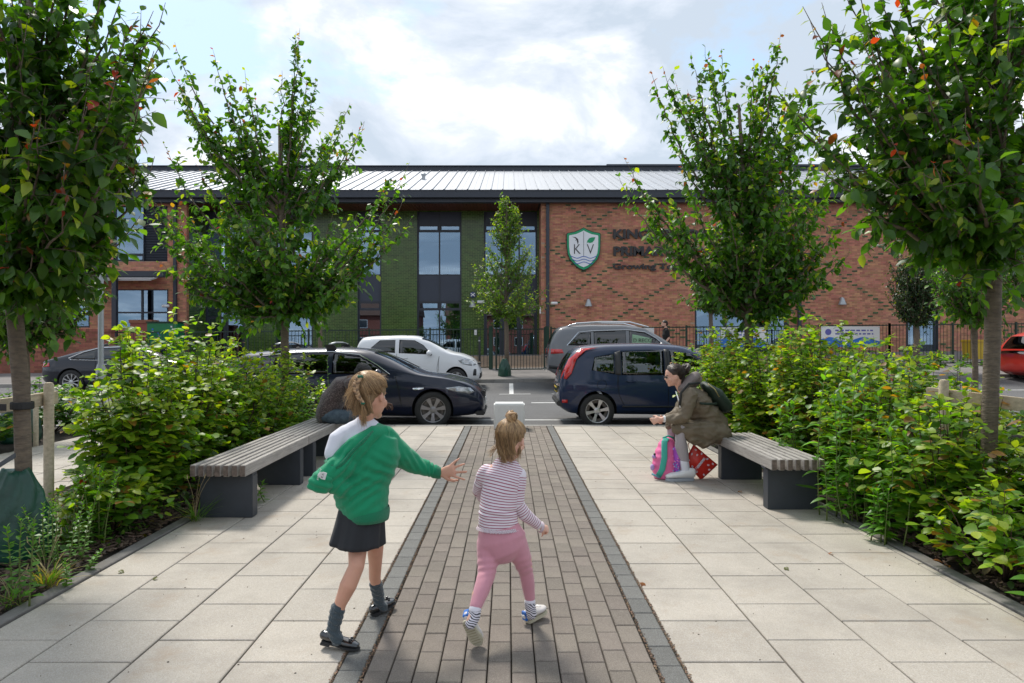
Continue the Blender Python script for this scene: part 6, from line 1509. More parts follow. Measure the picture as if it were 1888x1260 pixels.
blob(hd, 'hoodie', M['hoodie'], A, voxel=.0052, it=7, disp=hfold)
# hem band, cuff
def ringband(pts_c, rads, name, m_, side, n=40, ripple=.0):
    mb = MB(); mb.tube(pts_c, rads, n, side=side, cap=False); return mb.out(name, m_, A, smooth=True)
hc_ = [W(677, 938, Yh+.01), W(677.5, 943, Yh+.01), W(678, 951, Yh+.01), W(678, 957, Yh+.01), W(678, 956, Yh+.01)]
ringband(hc_, [(.108, .116), (.110, .1225), (.107, .1215), (.103, .117), (.095, .11)], 'hem_band', M['hoodied'], (1, .05, 0))
ringband([W(800, 869, 3.523), W(802, 870, 3.524), W(812, 873.5, 3.53), W(814, 874, 3.53), W(813, 873.7, 3.53)], [.034, .0355, .029, .0265, .021], 'cuff', M['hoodied'], None, 20)
sl = MB(); sl.tube([W(606, 884, 3.225), W(598, 888, 3.21), W(584, 890, 3.20), W(573, 888, 3.20), W(570, 887, 3.20)], [(.050, .043), (.060, .048), (.054, .043), (.040, .036), (.030, .028)], 22, side=(.45, 0, 1)); blob(sl, 'sleeve_end', M['hoodie'], A, voxel=.006, it=5, disp=lambda c, n: .005*nz3(c, 20)+.003*sin((c.x*.4+c.z)*160))
# rolled rim where the bare arm comes out
MB().tube([W(601, 850, 3.25), W(606, 858, 3.215), W(620, 862, 3.21), W(634, 852, 3.23), W(645, 838, 3.25), W(665, 818, 3.26), W(688, 796, 3.30)], [.008, .011, .010, .009, .009, .009, .010], 10).out('rolled_edge', M['hoodied'], A, smooth=True)
# crest patch on the sleeve
mb = MB(); ctr = W(594, 877, 3.155); ax = Vector((.30, 0, 1)).normalized(); ay = Vector((1, 0, -.30)).normalized(); sh = [(-.016, .018), (.016, .018), (.017, .0), (.010, -.015), (0, -.022), (-.010, -.015), (-.017, 0)]
mb.v = [tuple(ctr+ay*y+ax*x) for x, y in sh]+[tuple(ctr+ay*y+ax*x+Vector((0, .004, 0))) for x, y in sh]; n_ = len(sh); mb.f = [tuple(range(n_))]+[(i, (i+1) % n_, (i+1) % n_+n_, i+n_) for i in range(n_)]; mb.mi = [0]*len(mb.f)
mb.out('crest_patch', M['white'], A)
for ch, o_ in (('K', -.0115), ('V', .002)):
    me = text_mesh(ch, .014, .0005); R4 = Matrix((ax.to_4d(), (ay*1).to_4d(), Vector((0, -1, 0, 0)), (0, 0, 0, 1))).transposed(); R4 = Matrix(((ax.x, ay.x, 0, ctr.x+ax.x*o_-ay.x*.003), (ax.y, ay.y, -1, ctr.y-.0015), (ax.z, ay.z, 0, ctr.z+ax.z*o_-ay.z*.003), (0, 0, 0, 1))); me.transform(R4); link('patch_letter', me, M['sgn'], A)
me = text_mesh('Kingsbrook', .012, .0004); c2 = W(584, 885, 3.150); me.transform(Matrix(((ax.x, ay.x, 0, c2.x), (ax.y, ay.y, -1, c2.y), (ax.z, ay.z, 0, c2.z), (0, 0, 0, 1)))); link('patch_lettering', me, M['white'], A)
# skirt with soft pleats
sm = MB(); NN = 96; ros = 12
for j in range(ros):
    f_ = j/(ros-1); y = 926+f_*78; cxp = 668-f_*10; hw = (40+f_*10)*3.36/F; dp_ = .078+.052*f_; c = W(cxp, y, 3.36)
    for k in range(NN):
        a = 2*pi*k/NN; w_ = 1+f_*(.055*sin(7*a+.6)+.030*sin(13*a+2)+.012*sin(23*a)); z = c.z+(.004*sin(7*a+.6)*f_)+(.020*f_*f_ if cos(a) < -.2 else 0)*(-cos(a))
        sm.v.append((c.x+hw*w_*cos(a), c.y+dp_*w_*sin(a), z))
for j in range(ros-1):
    for k in range(NN): a = j*NN+k; b = j*NN+(k+1) % NN; sm.f.append((a, b, b+NN, a+NN)); sm.mi.append(0)
o = sm.out('skirt', M['skirt'], A, smooth=True); o.modifiers.new('s', 'SOLIDIFY').thickness = .003; bake(o, [])
# socks and shoes
def sock(t, pts, rad, m_, per=220): return blob(MB().rtube(pts, rad, 18), 'sock', m_, t, voxel=.004, it=3, disp=lambda c, n: .0018*sin(c.z*per+3*c.x*40)*1+.001*nz3(c, 40))
sock(A, [W(623, 1122, 3.235), W(619, 1140, 3.23), W(614, 1162, 3.222), W(622, 1180, 3.215)], [.0355, .034, .031, .029], M['sock'])
sock(A, [W(693, 1077, 3.60), W(697, 1095, 3.63), W(699, 1112, 3.64), W(706, 1120, 3.655)], [.0345, .032, .030, .027], M['sock'])
def flat_shoe(t, heel, toe, hl, wd, mu, ms, up=Vector((0, 0, 1)), open_=True, high=.045, strap=True, bow=True, soleth=.010):
    heel, toe = Vector(heel), Vector(toe); d = (toe-heel).normalized(); L = (toe-heel).length; u = (up-d*up.dot(d)).normalized(); s = d.cross(u)
    P = lambda a, b, c: heel+d*(a*L)+s*(b*wd)+u*c
    prof = [(0, .40), (.08, .62), (.25, .74), (.45, .80), (.65, .98), (.82, .92), (.94, .62), (1.0, .25)]
    so = MB(); n = len(prof)
    for c in (0, soleth):
        for a, w in prof: so.v.append(tuple(P(a, -w*.5, c)))
        for a, w in reversed(prof): so.v.append(tuple(P(a, w*.5, c)))
    m_ = 2*n; so.f = [tuple(reversed(range(m_))), tuple(range(m_, 2*m_))]+[(i, (i+1) % m_, (i+1) % m_+m_, i+m_) for i in range(m_)]; so.mi = [0]*len(so.f)
    so.out('sole', ms, t, bevel=.003, ang=50)
    if strap: MB().obox(P(.12, 0, -.004), d*.12*L, s*wd*.34, u*.006).out('heel_block', ms, t, bevel=.002)
    up_ = MB(); hs = [high*1.0, high*1.02, high*.95, high*.70, high*.62, high*.55, high*.40]; aa = [.04, .15, .30, .48, .65, .80, .93]; ww = [.34, .40, .41, .43, .50, .46, .30]
    pts = [P(a, 0, soleth+h*.48) for a, h in zip(aa, hs)]; up_.rtube(pts, [(w*wd*1.0, h*.52) for w, h in zip(ww, hs)], 18, side=s)
    blob(up_, 'upper', mu, t, voxel=.0038, it=3)
    if strap: MB().tube([P(.38, -.44, soleth+.012), P(.40, -.34, soleth+high*.95), P(.42, 0, soleth+high*1.25), P(.40, .34, soleth+high*.95), P(.38, .44, soleth+.012)], [(.008, .003)]*5, 8, side=d).out('strap', mu, t, smooth=True)
    if bow:
        for e in (-1, 1): MB().ball(P(.74, e*.14, soleth+high*.72), (.008, .008, .006), 10).out('bow', mu, t, smooth=True)
    return P
flat_shoe(A, Vector((W(594, 0, 3.25).x, 3.25, .030)), Vector((W(663, 0, 3.215).x, 3.215, .003)), .18, .072, M['patent'], M['sole'], up=Vector((-.1, 0, 1)))
flat_shoe(A, Vector((W(686, 1137, 3.61).x, 3.62, .004)), Vector((W(727, 1118, 3.73).x, 3.74, .030)), .18, .070, M['patent'], M['sole'])
# hair: high tie, braid
tie = hair_on(A, hc, Mx, hh, (.0, -.62, .74), M['hairb'], n=2000, seed=4, face=.50, fw=.03)
t1 = W(664, 695, 3.27); t2 = W(669, 744, 3.235)
MB().lathe([(.010, -.008), (.016, -.004), (.016, .004), (.010, .008)], t1, n=14).out('hair_tie', M['green_tie'], A, smooth=True)
wisps(A, M['hairb'], [(tie, t1, 120, .006, .004)], seed=8, r=.001)
bp = curve(t1, (t1+t2)/2+Vector((-.050, -.015, .01)), t2, 26); bd_ = MB()
for ph in range(3):
    P_ = []; 
    for i, p in enumerate(bp): a = i*.95+ph*2*pi/3; P_.append(p+Vector((.0105*sin(a), .007*sin(2*a), .002*cos(a)))*(1-.35*i/25))
    bd_.tube(P_, [.0085*(1-.35*i/25) for i in range(26)], 8)
bd_.out('braid', M['hairb'], A, smooth=True)
MB().lathe([(.006, -.006), (.010, -.003), (.010, .003), (.006, .006)], t2, n=12).out('hair_tie', M['green_tie'], A, smooth=True)
wisps(A, M['hairb'], [(t2, W(670, 785, 3.26), 90, .008, 0), (t1, W(645, 752, 3.25), 110, .012, 0), (t1, W(655, 770, 3.26), 70, .012, 0), (hc+Mx @ Vector((0, .05, .10)), W(708, 700, 3.40), 20, .012, .01), (bp[6], W(640, 740, 3.24), 50, .014, 0), (hc+Mx @ Vector((0, -.09, -.02)), W(676, 772, 3.34), 80, .012, 0)], seed=9, r=.0007)
# ================= younger girl
B_ = thing('person', 'little girl with a top bun in a striped top and dusty pink leggings walking away', 'person', (W(930, 0, 3.42).x, 3.42, 0))
fwd = Vector((.42, .88, -.22)); Mx = frame_of(fwd, (.02, .15, 1)); hc = W(943, 811, 3.45); hh = .192
sk = MB(); add_head(sk, hc, Mx, hh)
sk.rtube([hc+Mx @ Vector((0, -.03, -.05)), W(938, 850, 3.44), W(934, 866, 3.44)], [.034, .033, .045])
sk.rtube([W(928, 872, 3.44), W(923, 920, 3.42), W(920, 965, 3.41), W(926, 1000, 3.41)], [(.088, .055), (.080, .058), (.082, .065), (.095, .072)], 18, side=(1, .1, 0))
sk.rtube([W(958, 878, 3.44), W(956, 930, 3.42), W(992, 968, 3.46)], [.028, .025, .018])
add_hand(sk, W(996, 972, 3.465), W(1011, 976, 3.49)-W(996, 972, 3.465), (.1, .6, -.5), .098, curl=1.15, spread=.05, thumb=-1)
sk.rtube([W(891, 872, 3.45), W(880, 905, 3.52), W(895, 925, 3.62)], [.028, .025, .018]); add_hand(sk, W(896, 926, 3.63), (.2, .5, .1), (0, 0, -1), .09, curl=.7, spread=.1)
sk.rtube([W(902, 1000, 3.42), W(900, 1040, 3.38), W(895, 1068, 3.33), W(882, 1100, 3.27), W(875, 1130, 3.22), W(866, 1145, 3.20)], [.055, .044, .036, .034, .022, .018], 16)
sk.rtube([W(948, 1000, 3.42), W(966, 1035, 3.44), W(971, 1060, 3.47), W(976, 1095, 3.49), W(978, 1130, 3.49)], [.055, .042, .034, .027, .018], 16)
blob(sk, 'body', M['skin'], B_, voxel=.0048, it=4); face_bits(B_, hc, Mx, hh)
st_m = stripemat('white_top_with_maroon_stripes', (.74, .68, .73), (.30, .02, .09), .0125, .30)
tm = MB(); tm.rtube([W(934, 862, 3.44), W(930, 878, 3.44), W(925, 905, 3.43), W(919, 940, 3.42), W(919, 968, 3.42)], [(.075, .055), (.108, .068), (.100, .074), (.098, .080), (.101, .086)], 24, side=(1, .08, 0))
tm.rtube([W(947, 870, 3.44), W(957, 880, 3.44)], [.044, .042]); tm.rtube([W(898, 870, 3.45), W(890, 880, 3.46)], [.042, .038])
o = blob(tm, 'striped_top', st_m, B_, voxel=.0055, it=7, disp=lambda c, n: .0035*nz3(c, 14)+.0035*math.exp(-((c.z-.61)/.03)**2)*sin(c.z*190+c.x*40))
band(o, lambda c: c.z+.24*c.x*max(0, min(1, (c.z-.50)/.3))+.22*(c.y-3.44)*max(0, min(1, (c.z-.70)/.08))+.003*nz3(c, 12))
def sleeve(pts, rad, name, mt, per):
    o = blob(MB().rtube(pts, rad, 18), name, mt, per, voxel=.005, it=5, disp=lambda c, n: .003*nz3(c, 22))
    P = [Vector(p) for p in pts]; acc = [0]
    for a, b in zip(P, P[1:]): acc.append(acc[-1]+(b-a).length)
    def f(c):
        best = (9, 0)
        for i, (a, b) in enumerate(zip(P, P[1:])):
            k = max(0, min(1, (c-a).dot(b-a)/(b-a).length_squared)); d = (a+(b-a)*k-c).length
            if d < best[0]: best = (d, acc[i]+k*(acc[i+1]-acc[i]))
        return best[1]+.0065
    band(o, f); return o
sleeve([W(956, 878, 3.44), W(954, 905, 3.425), W(954, 930, 3.42), W(966, 948, 3.43), W(991, 968, 3.46)], [.043, .039, .036, .034, .025], 'sleeve', st_m, B_)
sleeve([W(892, 876, 3.46), W(885, 892, 3.48), W(881, 906, 3.52), W(892, 922, 3.61)], [.036, .032, .029, .024], 'sleeve', st_m, B_)
fr_m = stripemat('frilled_hem', (.72, .66, .70), (.18, .02, .05), .006, .35)
fm = MB(); c = W(919.5, 973, 3.42)
for j, (dr, dz) in enumerate(((0, .010), (.004, .003), (.008, -.004))):
    for k in range(160): a = 2*pi*k/160; w_ = dr+.004*sin(a*46+j)*(j/2); fm.v.append((c.x+(.104+w_)*cos(a), c.y+(.090+w_)*sin(a), c.z+dz+.002*sin(a*46)*(j/2)))
for j in range(2):
    for k in range(160): a = j*160+k; b = j*160+(k+1) % 160; fm.f.append((a, b, b+160, a+160)); fm.mi.append(0)
o = fm.out('frilled_hem', fr_m, B_, smooth=True); band(o, lambda v: v.x*.7+v.z)
c = W(996, 972, 3.465); d = (W(1011, 976, 3.49)-c).normalized(); fc = MB(); fc.tube([c-d*.006, c, c+d*.006], [.0225, .026, .029], 20, cap=False); o = fc.out('frilled_cuff', fr_m, B_, smooth=True); band(o, lambda v: v.z*2)
lg = MB(); lg.rtube([W(919, 972, 3.42), W(924, 995, 3.415), W(928, 1006, 3.41)], [(.103, .086), (.128, .094), (.118, .088)], 24, side=(1, .05, 0))
lg.rtube([W(903, 1002, 3.41), W(900, 1030, 3.385), W(897, 1060, 3.34), W(888, 1088, 3.29), W(877, 1118, 3.235)], [.067, .056, .044, .040, .030], 18)
lg.rtube([W(948, 1002, 3.415), W(962, 1030, 3.43), W(970, 1055, 3.46), W(974, 1080, 3.48), W(977, 1102, 3.49)], [.066, .050, .036, .034, .028], 18)
def lf_(c, n):
    py = 632-(c.z-H)*F/c.y; px = 937+c.x*F/c.y
    return .0025*nz3(c, 14)+.0016*math.exp(-((py-1045)/20)**2)*sin(py*.5+(px-900)*.12+3*nz3(c, 10))
blob(lg, 'leggings', M['pinkl'], B_, voxel=.0052, it=6, disp=lf_)
zeb = stripemat('white_socks_zebra', (.70, .68, .74), (.02, .02, .03), .016, .0)
def zsock(pts, rad):
    o = blob(MB().rtube(pts, rad, 18), 'sock', stripemat('zebra_sock', (.70, .68, .74), (.02, .02, .035), .013, .42), B_, voxel=.004, it=3)
    zt = max((v.co.z for v in o.data.vertices)); org = ORG[B_.name]
    band(o, lambda c: (c.z+.5*(c.x-pts[0].x)+.010*nz3(c, 34)) if (zt+org.z-c.z) > .028 else .010)
zsock([W(876, 1124, 3.228), W(874, 1138, 3.215), W(868, 1150, 3.20)], [.030, .0285, .027]); zsock([W(977, 1110, 3.49), W(978, 1122, 3.49), W(980, 1133, 3.495)], [.029, .0275, .027])
M['trainer'] = mat('pale_trainer', (.62, .58, .55), .55); M['tsole'] = mat('cream_sole', (.50, .46, .34), .6, bump=.6, bscale=60); M['tblue'] = mat('blue_heel_tab', (.01, .14, .50), .45)
h1, t1_ = W(858, 1146, 3.205), Vector((W(884, 1196, 3.24).x, 3.24, .008))
P = flat_shoe(B_, h1, t1_, .16, .070, M['trainer'], M['tsole'], up=Vector((.05, .85, .45)), strap=False, bow=False, high=.050, soleth=.016)
MB().obox(P(-.05, 0, .046), (P(.03, .22, .045)-P(.03, 0, .045)), (P(.03, 0, .068)-P(.03, 0, .045)), (P(.08, 0, .045)-P(.03, 0, .045))).out('heel_tab', M['tblue'], B_, bevel=.003)
for i in range(9): MB().obox(P(.12+i*.09, 0, -.0008), (P(0, .30, 0)-P(0, 0, 0)), (P(.012, 0, 0)-P(0, 0, 0)), (P(0, 0, .0015)-P(0, 0, 0))).out('tread', mat('tread', (.33, .30, .20), .8) if 'tread' not in MATS else MATS['tread'], B_)
h2, t2_ = Vector((W(972, 1150, 3.50).x, 3.515, .004)), Vector((W(1006, 1130, 3.60).x, 3.61, .03))
P = flat_shoe(B_, h2, t2_, .16, .070, M['trainer'], M['tsole'], strap=False, bow=False, high=.054, soleth=.018)
MB().obox(P(-.055, 0, .046), (P(0, .24, .04)-P(0, 0, .04)), (P(0, 0, .064)-P(0, 0, .04)), (P(.05, 0, .04)-P(0, 0, .04))).out('heel_tab', M['tblue'], B_, bevel=.003)
MB().obox(P(-.145, 0, .050), (P(0, .14, .04)-P(0, 0, .04)), (P(0, 0, .046)-P(0, 0, .04)), (P(.01, 0, .04)-P(0, 0, .04))).out('tab_mark', M['white'], B_)
for i in range(4): MB().tube([P(.45+i*.08, -.18, .068-i*.005), P(.47+i*.08, .18, .068-i*.005)], .0025, 6).out('lace', M['white'], B_)
tie = hair_on(B_, hc, Mx, hh, (.0, -.38, .92), M['hairb'], n=1500, seed=14, low=-.62)
bun = W(943, 768, 3.41); bm_ = MB(); rr_ = random.Random(6)
bm_.ball(bun, (.024, .022, .022), 12)
for k in range(9):
    ax_ = Vector((rr_.gauss(0, 1), rr_.gauss(0, 1), rr_.gauss(0, .5))).normalized(); e1 = ax_.orthogonal().normalized(); e2 = ax_.cross(e1); r_ = rr_.uniform(.020, .029)
    bm_.tube([bun+(e1*cos(a)+e2*sin(a))*r_+ax_*.006*sin(2*a) for a in [i*.55 for i in range(11)]], [.0055]*11, 8)
bm_.out('bun', M['hairb'], B_, smooth=True)
wisps(B_, M['hairb'], [(tie, bun, 140, .007, 0), (bun, bun+Vector((0, 0, .006)), 60, .013, .0)], seed=17, r=.0009)
wisps(B_, M['hairb'], [(hc+Mx @ Vector((-.03, -.075, -.03)), W(930, 852, 3.40), 160, .014, 0), (hc+Mx @ Vector((.01, -.08, -.04)), W(944, 848, 3.40), 130, .012, 0), (hc+Mx @ Vector((-.06, .01, 0)), W(902, 838, 3.44), 36, .012, 0), (hc+Mx @ Vector((.05, -.02, -.02)), W(957, 846, 3.43), 40, .008, 0)], seed=19, r=.0007)
# ================= seated woman
Yw = 7.32
C_ = thing('person', 'woman in an olive coat with dark bun sitting forward on the right bench', 'person', (W(1300, 0, Yw).x, Yw, 0))
fwd = Vector((-.98, -.02, -.15)); Mx = frame_of(fwd, (-.12, 0, 1)); hc = W(1243, 693, 7.25); hh = .225
sk = MB(); add_head(sk, hc, Mx, hh)
sk.rtube([hc+Mx @ Vector((0, -.03, -.06)), W(1256, 716, 7.28), W(1268, 726, 7.3)], [.05, .05, .07])
sk.rtube([W(1274, 730, 7.32), W(1298, 762, 7.36), W(1318, 788, 7.4)], [(.14, .09), (.14, .10), (.14, .10)], 18, side=(0, 1, 0))
sk.rtube([W(1270, 730, 7.14), W(1264, 770, 7.09), W(1228, 773, 7.10), W(1222, 773, 7.1)], [.04, .036, .030, .028])
add_hand(sk, W(1219, 773, 7.11), W(1200, 778, 7.14)-W(1219, 773, 7.11), (.1, 1, -.2), .165, curl=.5, spread=.15, thumb=-1)
sk.rtube([W(1268, 726, 7.52), W(1256, 766, 7.50), W(1228, 770, 7.3)], [.05, .045, .032]); add_hand(sk, W(1224, 772, 7.27), (-1, -.6, -.25), (.2, -1, 0), .165, curl=.6, spread=.15)
sk.rtube([W(1312, 794, 7.25), W(1258, 792, 7.15), W(1258, 825, 7.15), W(1264, 868, 7.18)], [.075, .046, .045, .034], 16)
sk.rtube([W(1300, 794, 7.50), W(1243, 791, 7.45), W(1241, 825, 7.46), W(1247, 866, 7.48)], [.075, .046, .045, .034], 16)
blob(sk, 'body', M['skin'], C_, voxel=.0085, it=3); face_bits(C_, hc, Mx, hh)
M['coat'] = mat('olive_brown_coat', (.15, .118, .078), .7, bump=.2, bscale=120, var=.06, scale=6); M['coatd'] = mat('coat_lining', (.20, .165, .155), .8)
M['greyl'] = mat('grey_leggings', (.36, .33, .35), .85, sheen=.2)
ct = MB()
ct.rtube([W(1268, 724, 7.3), W(1279, 738, 7.32), W(1297, 762, 7.36), W(1316, 785, 7.4), W(1326, 798, 7.42)], [(.175, .10), (.225, .155), (.22, .165), (.215, .155), (.20, .11)], 24, side=(0, 1, 0))
ct.rtube([W(1322, 798, 7.36), W(1290, 800, 7.30), W(1254, 790, 7.22)], [(.20, .115), (.20, .105), (.15, .072)], 20, side=(0, 1, 0))
ct.rtube([W(1330, 800, 7.24), W(1302, 797, 7.17), W(1272, 793, 7.13), W(1252, 789, 7.12)], [.115, .118, .112, .088], 20); ct.rtube([W(1316, 806, 7.22), W(1294, 816, 7.16), W(1274, 808, 7.12)], [(.10, .07), (.10, .065), (.09, .055)], 16, side=(0, 1, 0)); ct.rtube([W(1310, 798, 7.50), W(1270, 790, 7.46), W(1240, 786, 7.45)], [.11, .105, .085], 16)
def cf(c, n):
    px = 937+c.x*F/c.y; py = 632-(c.z-H)*F/c.y
    return .014*nz3(c, 7)-.022*abs(nz3(Vector((c.x*1.0, c.y*.6, c.z*1.8)), 8))+.006*nz3(c, 22)+.009*math.exp(-((px-1285)/26)**2-((py-778)/12)**2)*sin(py*.62+px*.06)+.007*math.exp(-((py-745)/22)**2)*sin((px+py*.6)*.28)
blob(ct, 'coat', M['coat'], C_, voxel=.008, it=6, disp=cf)
for pts in (([W(1272, 728, 7.10), W(1266, 752, 7.06), W(1260, 771, 7.05), W(1244, 773, 7.07), W(1232, 773, 7.09)], [.082, .080, .076, .062, .046]), ([W(1266, 726, 7.50), W(1254, 758, 7.52), W(1242, 768, 7.40), W(1230, 771, 7.30)], [.08, .072, .06, .045])):
    blob(MB().rtube(pts[0], pts[1], 18), 'coat_sleeve', M['coat'], C_, voxel=.008, it=5, disp=lambda c, n: .008*nz3(c, 11)-.018*abs(nz3(c, 13))+.004*nz3(c, 30))
hm = MB(); hm.rtube([W(1258, 716, 7.22), W(1270, 704, 7.25), W(1282, 694, 7.28)], [(.07, .045), (.09, .06), (.075, .05)], 18, side=(0, 1, 0)); hm.rtube([W(1262, 716, 7.36), W(1278, 706, 7.36), W(1286, 700, 7.32)], [.05, .06, .05]); blob(hm, 'hood', M['coatd'], C_, voxel=.008, it=5, disp=lambda c, n: .008*nz3(c, 14))
MB().tube([W(1246, 722, 7.12), W(1252, 740, 7.04), W(1254, 752, 7.02)], .006, 8).out('zip', M['white'], C_, smooth=True)
for Yl, dx in ((7.13, 0), (7.45, -16)):
    lg = MB(); lg.rtube([W(1300+dx, 795, Yl+.06), W(1254+dx, 789, Yl), W(1256+dx, 822, Yl+.02), W(1262+dx, 850, Yl+.04)], [.10, .080, .068, .048], 18); blob(lg, 'leggings', M['greyl'], C_, voxel=.008, it=4)
    blob(MB().rtube([W(1261+dx, 850, Yl+.04), W(1265+dx, 872, Yl+.05)], [.050, .045], 16), 'sock', M['polo'], C_, voxel=.007, it=2)
    hx = W(1281+dx, 880, Yl).x; tx = W(1228+dx, 880, Yl).x
    P = flat_shoe(C_, (hx, Yl+.04, .0), (tx, Yl+.02, .0), .3, .10, M['white'], mat('trainer_sole', (.35, .38, .42), .6) if 'trainer_sole' not in MATS else MATS['trainer_sole'], strap=False, bow=False, high=.105, soleth=.030)
    for i in range(4): MB().tube([P(.46+i*.07, -.22, .105-i*.010), P(.48+i*.07, .22, .105-i*.010)], .004, 6).out('lace', M['polo'], C_)
hair_on(C_, hc, Mx, hh, (0, -.95, .25), M['haird'], n=700, seed=24, r=.0018, low=-.5)
bn = W(1264, 680, 7.27); bm_ = MB().ball(bn, (.045, .045, .042), 12)
for k in range(9):
    ax_ = Vector((rr_.gauss(0, 1), rr_.gauss(0, 1), rr_.gauss(0, 1))).normalized(); e1 = ax_.orthogonal().normalized(); e2 = ax_.cross(e1); r_ = rr_.uniform(.038, .055)
    bm_.tube([bn+(e1*cos(a)+e2*sin(a))*r_ for a in [i*.55 for i in range(11)]], [.011]*11, 8)
bm_.out('bun', M['haird'], C_, smooth=True)
MB().obox(hc+Mx @ Vector((0, .095, -.002)), Mx @ Vector((.062, 0, 0)), Mx @ Vector((0, .004, 0)), Mx @ Vector((0, 0, .012))).out('sunglasses', M['blackpl'], C_, bevel=.004)
MB().lathe([(.034, -.012), (.036, 0), (.034, .012)], W(1224.5, 773, 7.1), axis='x', n=16).out('watch', M['white'], C_, smooth=True)
# her rucksack
t = thing('rucksack', 'dark green rucksack worn on the back of the seated woman', 'rucksack', W(1322, 728, 7.35))
M['ruck'] = mat('dark_green_nylon', (.012, .028, .018), .6, bump=.3, bscale=60)
rk = MB(); rk.rtube([W(1302, 713, 7.33), W(1318, 728, 7.36), W(1336, 748, 7.4)], [(.12, .05), (.14, .085), (.13, .075)], 20, side=(0, 1, 0)); blob(rk, 'pack', M['ruck'], t, voxel=.008, it=5, disp=lambda c, n: .008*nz3(c, 11))
MB().tube([W(1305, 708, 7.19), W(1318, 718, 7.17), W(1326, 732, 7.19)], .006, 8).out('zip', mat('brass_zip', (.45, .38, .18), .4, metal=.6), t, smooth=True)
MB().tube([W(1322, 745, 7.16), W(1300, 745, 7.10), W(1290, 744, 7.10)], [(.012, .004)]*3, 8, side=(0, 0, 1)).out('strap', M['ruck'], t, smooth=True)
MB().tube([W(1290, 706, 7.14), W(1270, 708, 7.08), W(1256, 724, 7.03), W(1253, 748, 6.99)], [(.004, .014)]*4, 8, side=(0, 1, 0)).out('shoulder_strap', M['black'], t, smooth=True)
# pink school rucksack on the ground
px0 = W(1228, 882, 7.35)
t = thing('school_bag', 'pink childrens school bag with turquoise strap and purple spotted pocket', 'school bag', (px0.x, 7.30, 0))
M['pink'] = mat('bright_pink_nylon', (.80, .16, .36), .6, var=.08, scale=10, bump=.3, bscale=40); M['turq'] = mat('turquoise_webbing', (.05, .42, .34), .6, bump=.5, bscale=200)
pk = MB(); pk.rtube([W(1226, 870, 7.3), W(1226, 845, 7.3), W(1230, 822, 7.32)], [(.135, .12), (.130, .12), (.095, .10)], 22, side=(1, 0, 0)); pb = blob(pk, 'bag', M['pink'], t, voxel=.008, it=5, disp=lambda c, n: .006*nz3(c, 12)+.004*sin(c.z*90)*max(0, -n.x))
for v in pb.data.vertices: v.co.z = max(v.co.z, .004)
pu = MB().rtube([W(1246, 870, 7.25), W(1247, 845, 7.24), W(1244, 828, 7.26)], [(.035, .09), (.040, .10), (.030, .08)], 16, side=(1, 0, 0)); mp_ = mat('purple_pocket', (.36, .08, .50), .6); blob(pu, 'side_pocket', mp_, t, voxel=.007, it=3)
for i in range(26):
    a = random.uniform(0, 1); MB().ball(W(1240+random.uniform(0, 12), 828+a*46, 7.145+.01*abs(a-.5)), .007, 8).out('spot', random.choice([mat('spot_blue', (.10, .45, .75), .5) if 'spot_blue' not in MATS else MATS['spot_blue'], mat('spot_pink', (.80, .25, .45), .5) if 'spot_pink' not in MATS else MATS['spot_pink']]), t, smooth=True)
MB().tube([W(1229, 808, 7.25), W(1225, 815, 7.19), W(1225, 845, 7.155), W(1221, 866, 7.16), W(1213, 880, 7.18)], [(.032, .006)]*5, 10, side=(1, 0, 0)).out('strap', M['turq'], t, smooth=True)
MB().tube([W(1222, 808, 7.25), W(1232, 804, 7.27), W(1242, 808, 7.28)], .010, 8).out('handle', M['turq'], t, smooth=True)
MB().tube([W(1202, 874, 7.2), W(1208, 877, 7.17), W(1216, 881, 7.17)], [(.012, .008)]*3, 8).out('base_trim', mat('teal_trim', (.12, .30, .36), .6), t, smooth=True)
MB().ball(W(1206, 842, 7.24), .022, 12).ball(W(1203, 862, 7.24), (.024, .024, .035), 12).out('key_charm', mat('lilac_charm', (.45, .30, .60), .6), t, smooth=True)
MB().ball(W(1207, 838, 7.21), .014, 10).out('charm_patch', M['black'], t, smooth=True)
# red carrier bag, tilted
t = thing('carrier_bag', 'red carrier bag printed with white coffee beans leaning against the bench leg', 'bag', (W(1298, 880, 7.35).x, 7.28, 0))
M['redbag'] = mat('red_plastic_bag', (.62, .028, .015), .35, bump=.5, bscale=18)
q = [(1279, 822), (1321, 857), (1291, 884), (1274, 862)]; mb = MB(); NX = 14
c00, c10, c11, c01 = [Vector(W(x, y, 7.26)) for x, y in ((1279, 820), (1323, 857), (1292, 885.5), (1262, 851))]
for side_ in (0, 1):
    for j in range(NX+1):
        for i in range(NX+1):
            u, v = i/NX, j/NX; p = (c00*(1-u)+c10*u)*(1-v)+(c01*(1-u)+c11*u)*v; b = sin(pi*u)*sin(pi*v)*.035*(1+.4*noise.noise((u*4, v*4, side_)))
            p = p+Vector((0, (-1 if side_ == 0 else 1)*(b+.012), 0)); p.z = max(p.z, .003); mb.v.append(tuple(p))
K = (NX+1)**2
for s_ in (0, 1):
    for j in range(NX):
        for i in range(NX): a = s_*K+j*(NX+1)+i; mb.f.append((a, a+1, a+NX+2, a+NX+1)); mb.mi.append(0)
edge = [i for i in range(NX+1)]+[j*(NX+1)+NX for j in range(1, NX+1)]+[NX*(NX+1)+i for i in range(NX-1, -1, -1)]+[j*(NX+1) for j in range(NX-1, 0, -1)]
for a, b in zip(edge, edge[1:]+edge[:1]): mb.f.append((a, b, b+K, a+K)); mb.mi.append(0)
mb.out('bag', M['redbag'], t, smooth=True)
def onbag(u, v):
    p = (c00*(1-u)+c10*u)*(1-v)+(c01*(1-u)+c11*u)*v; return p+Vector((0, -(sin(pi*u)*sin(pi*v)*.035*1.25+.0185), 0))
eu = (c10-c00).normalized(); ev = (c01-c00); ev = (ev-eu*ev.dot(eu)).normalized()
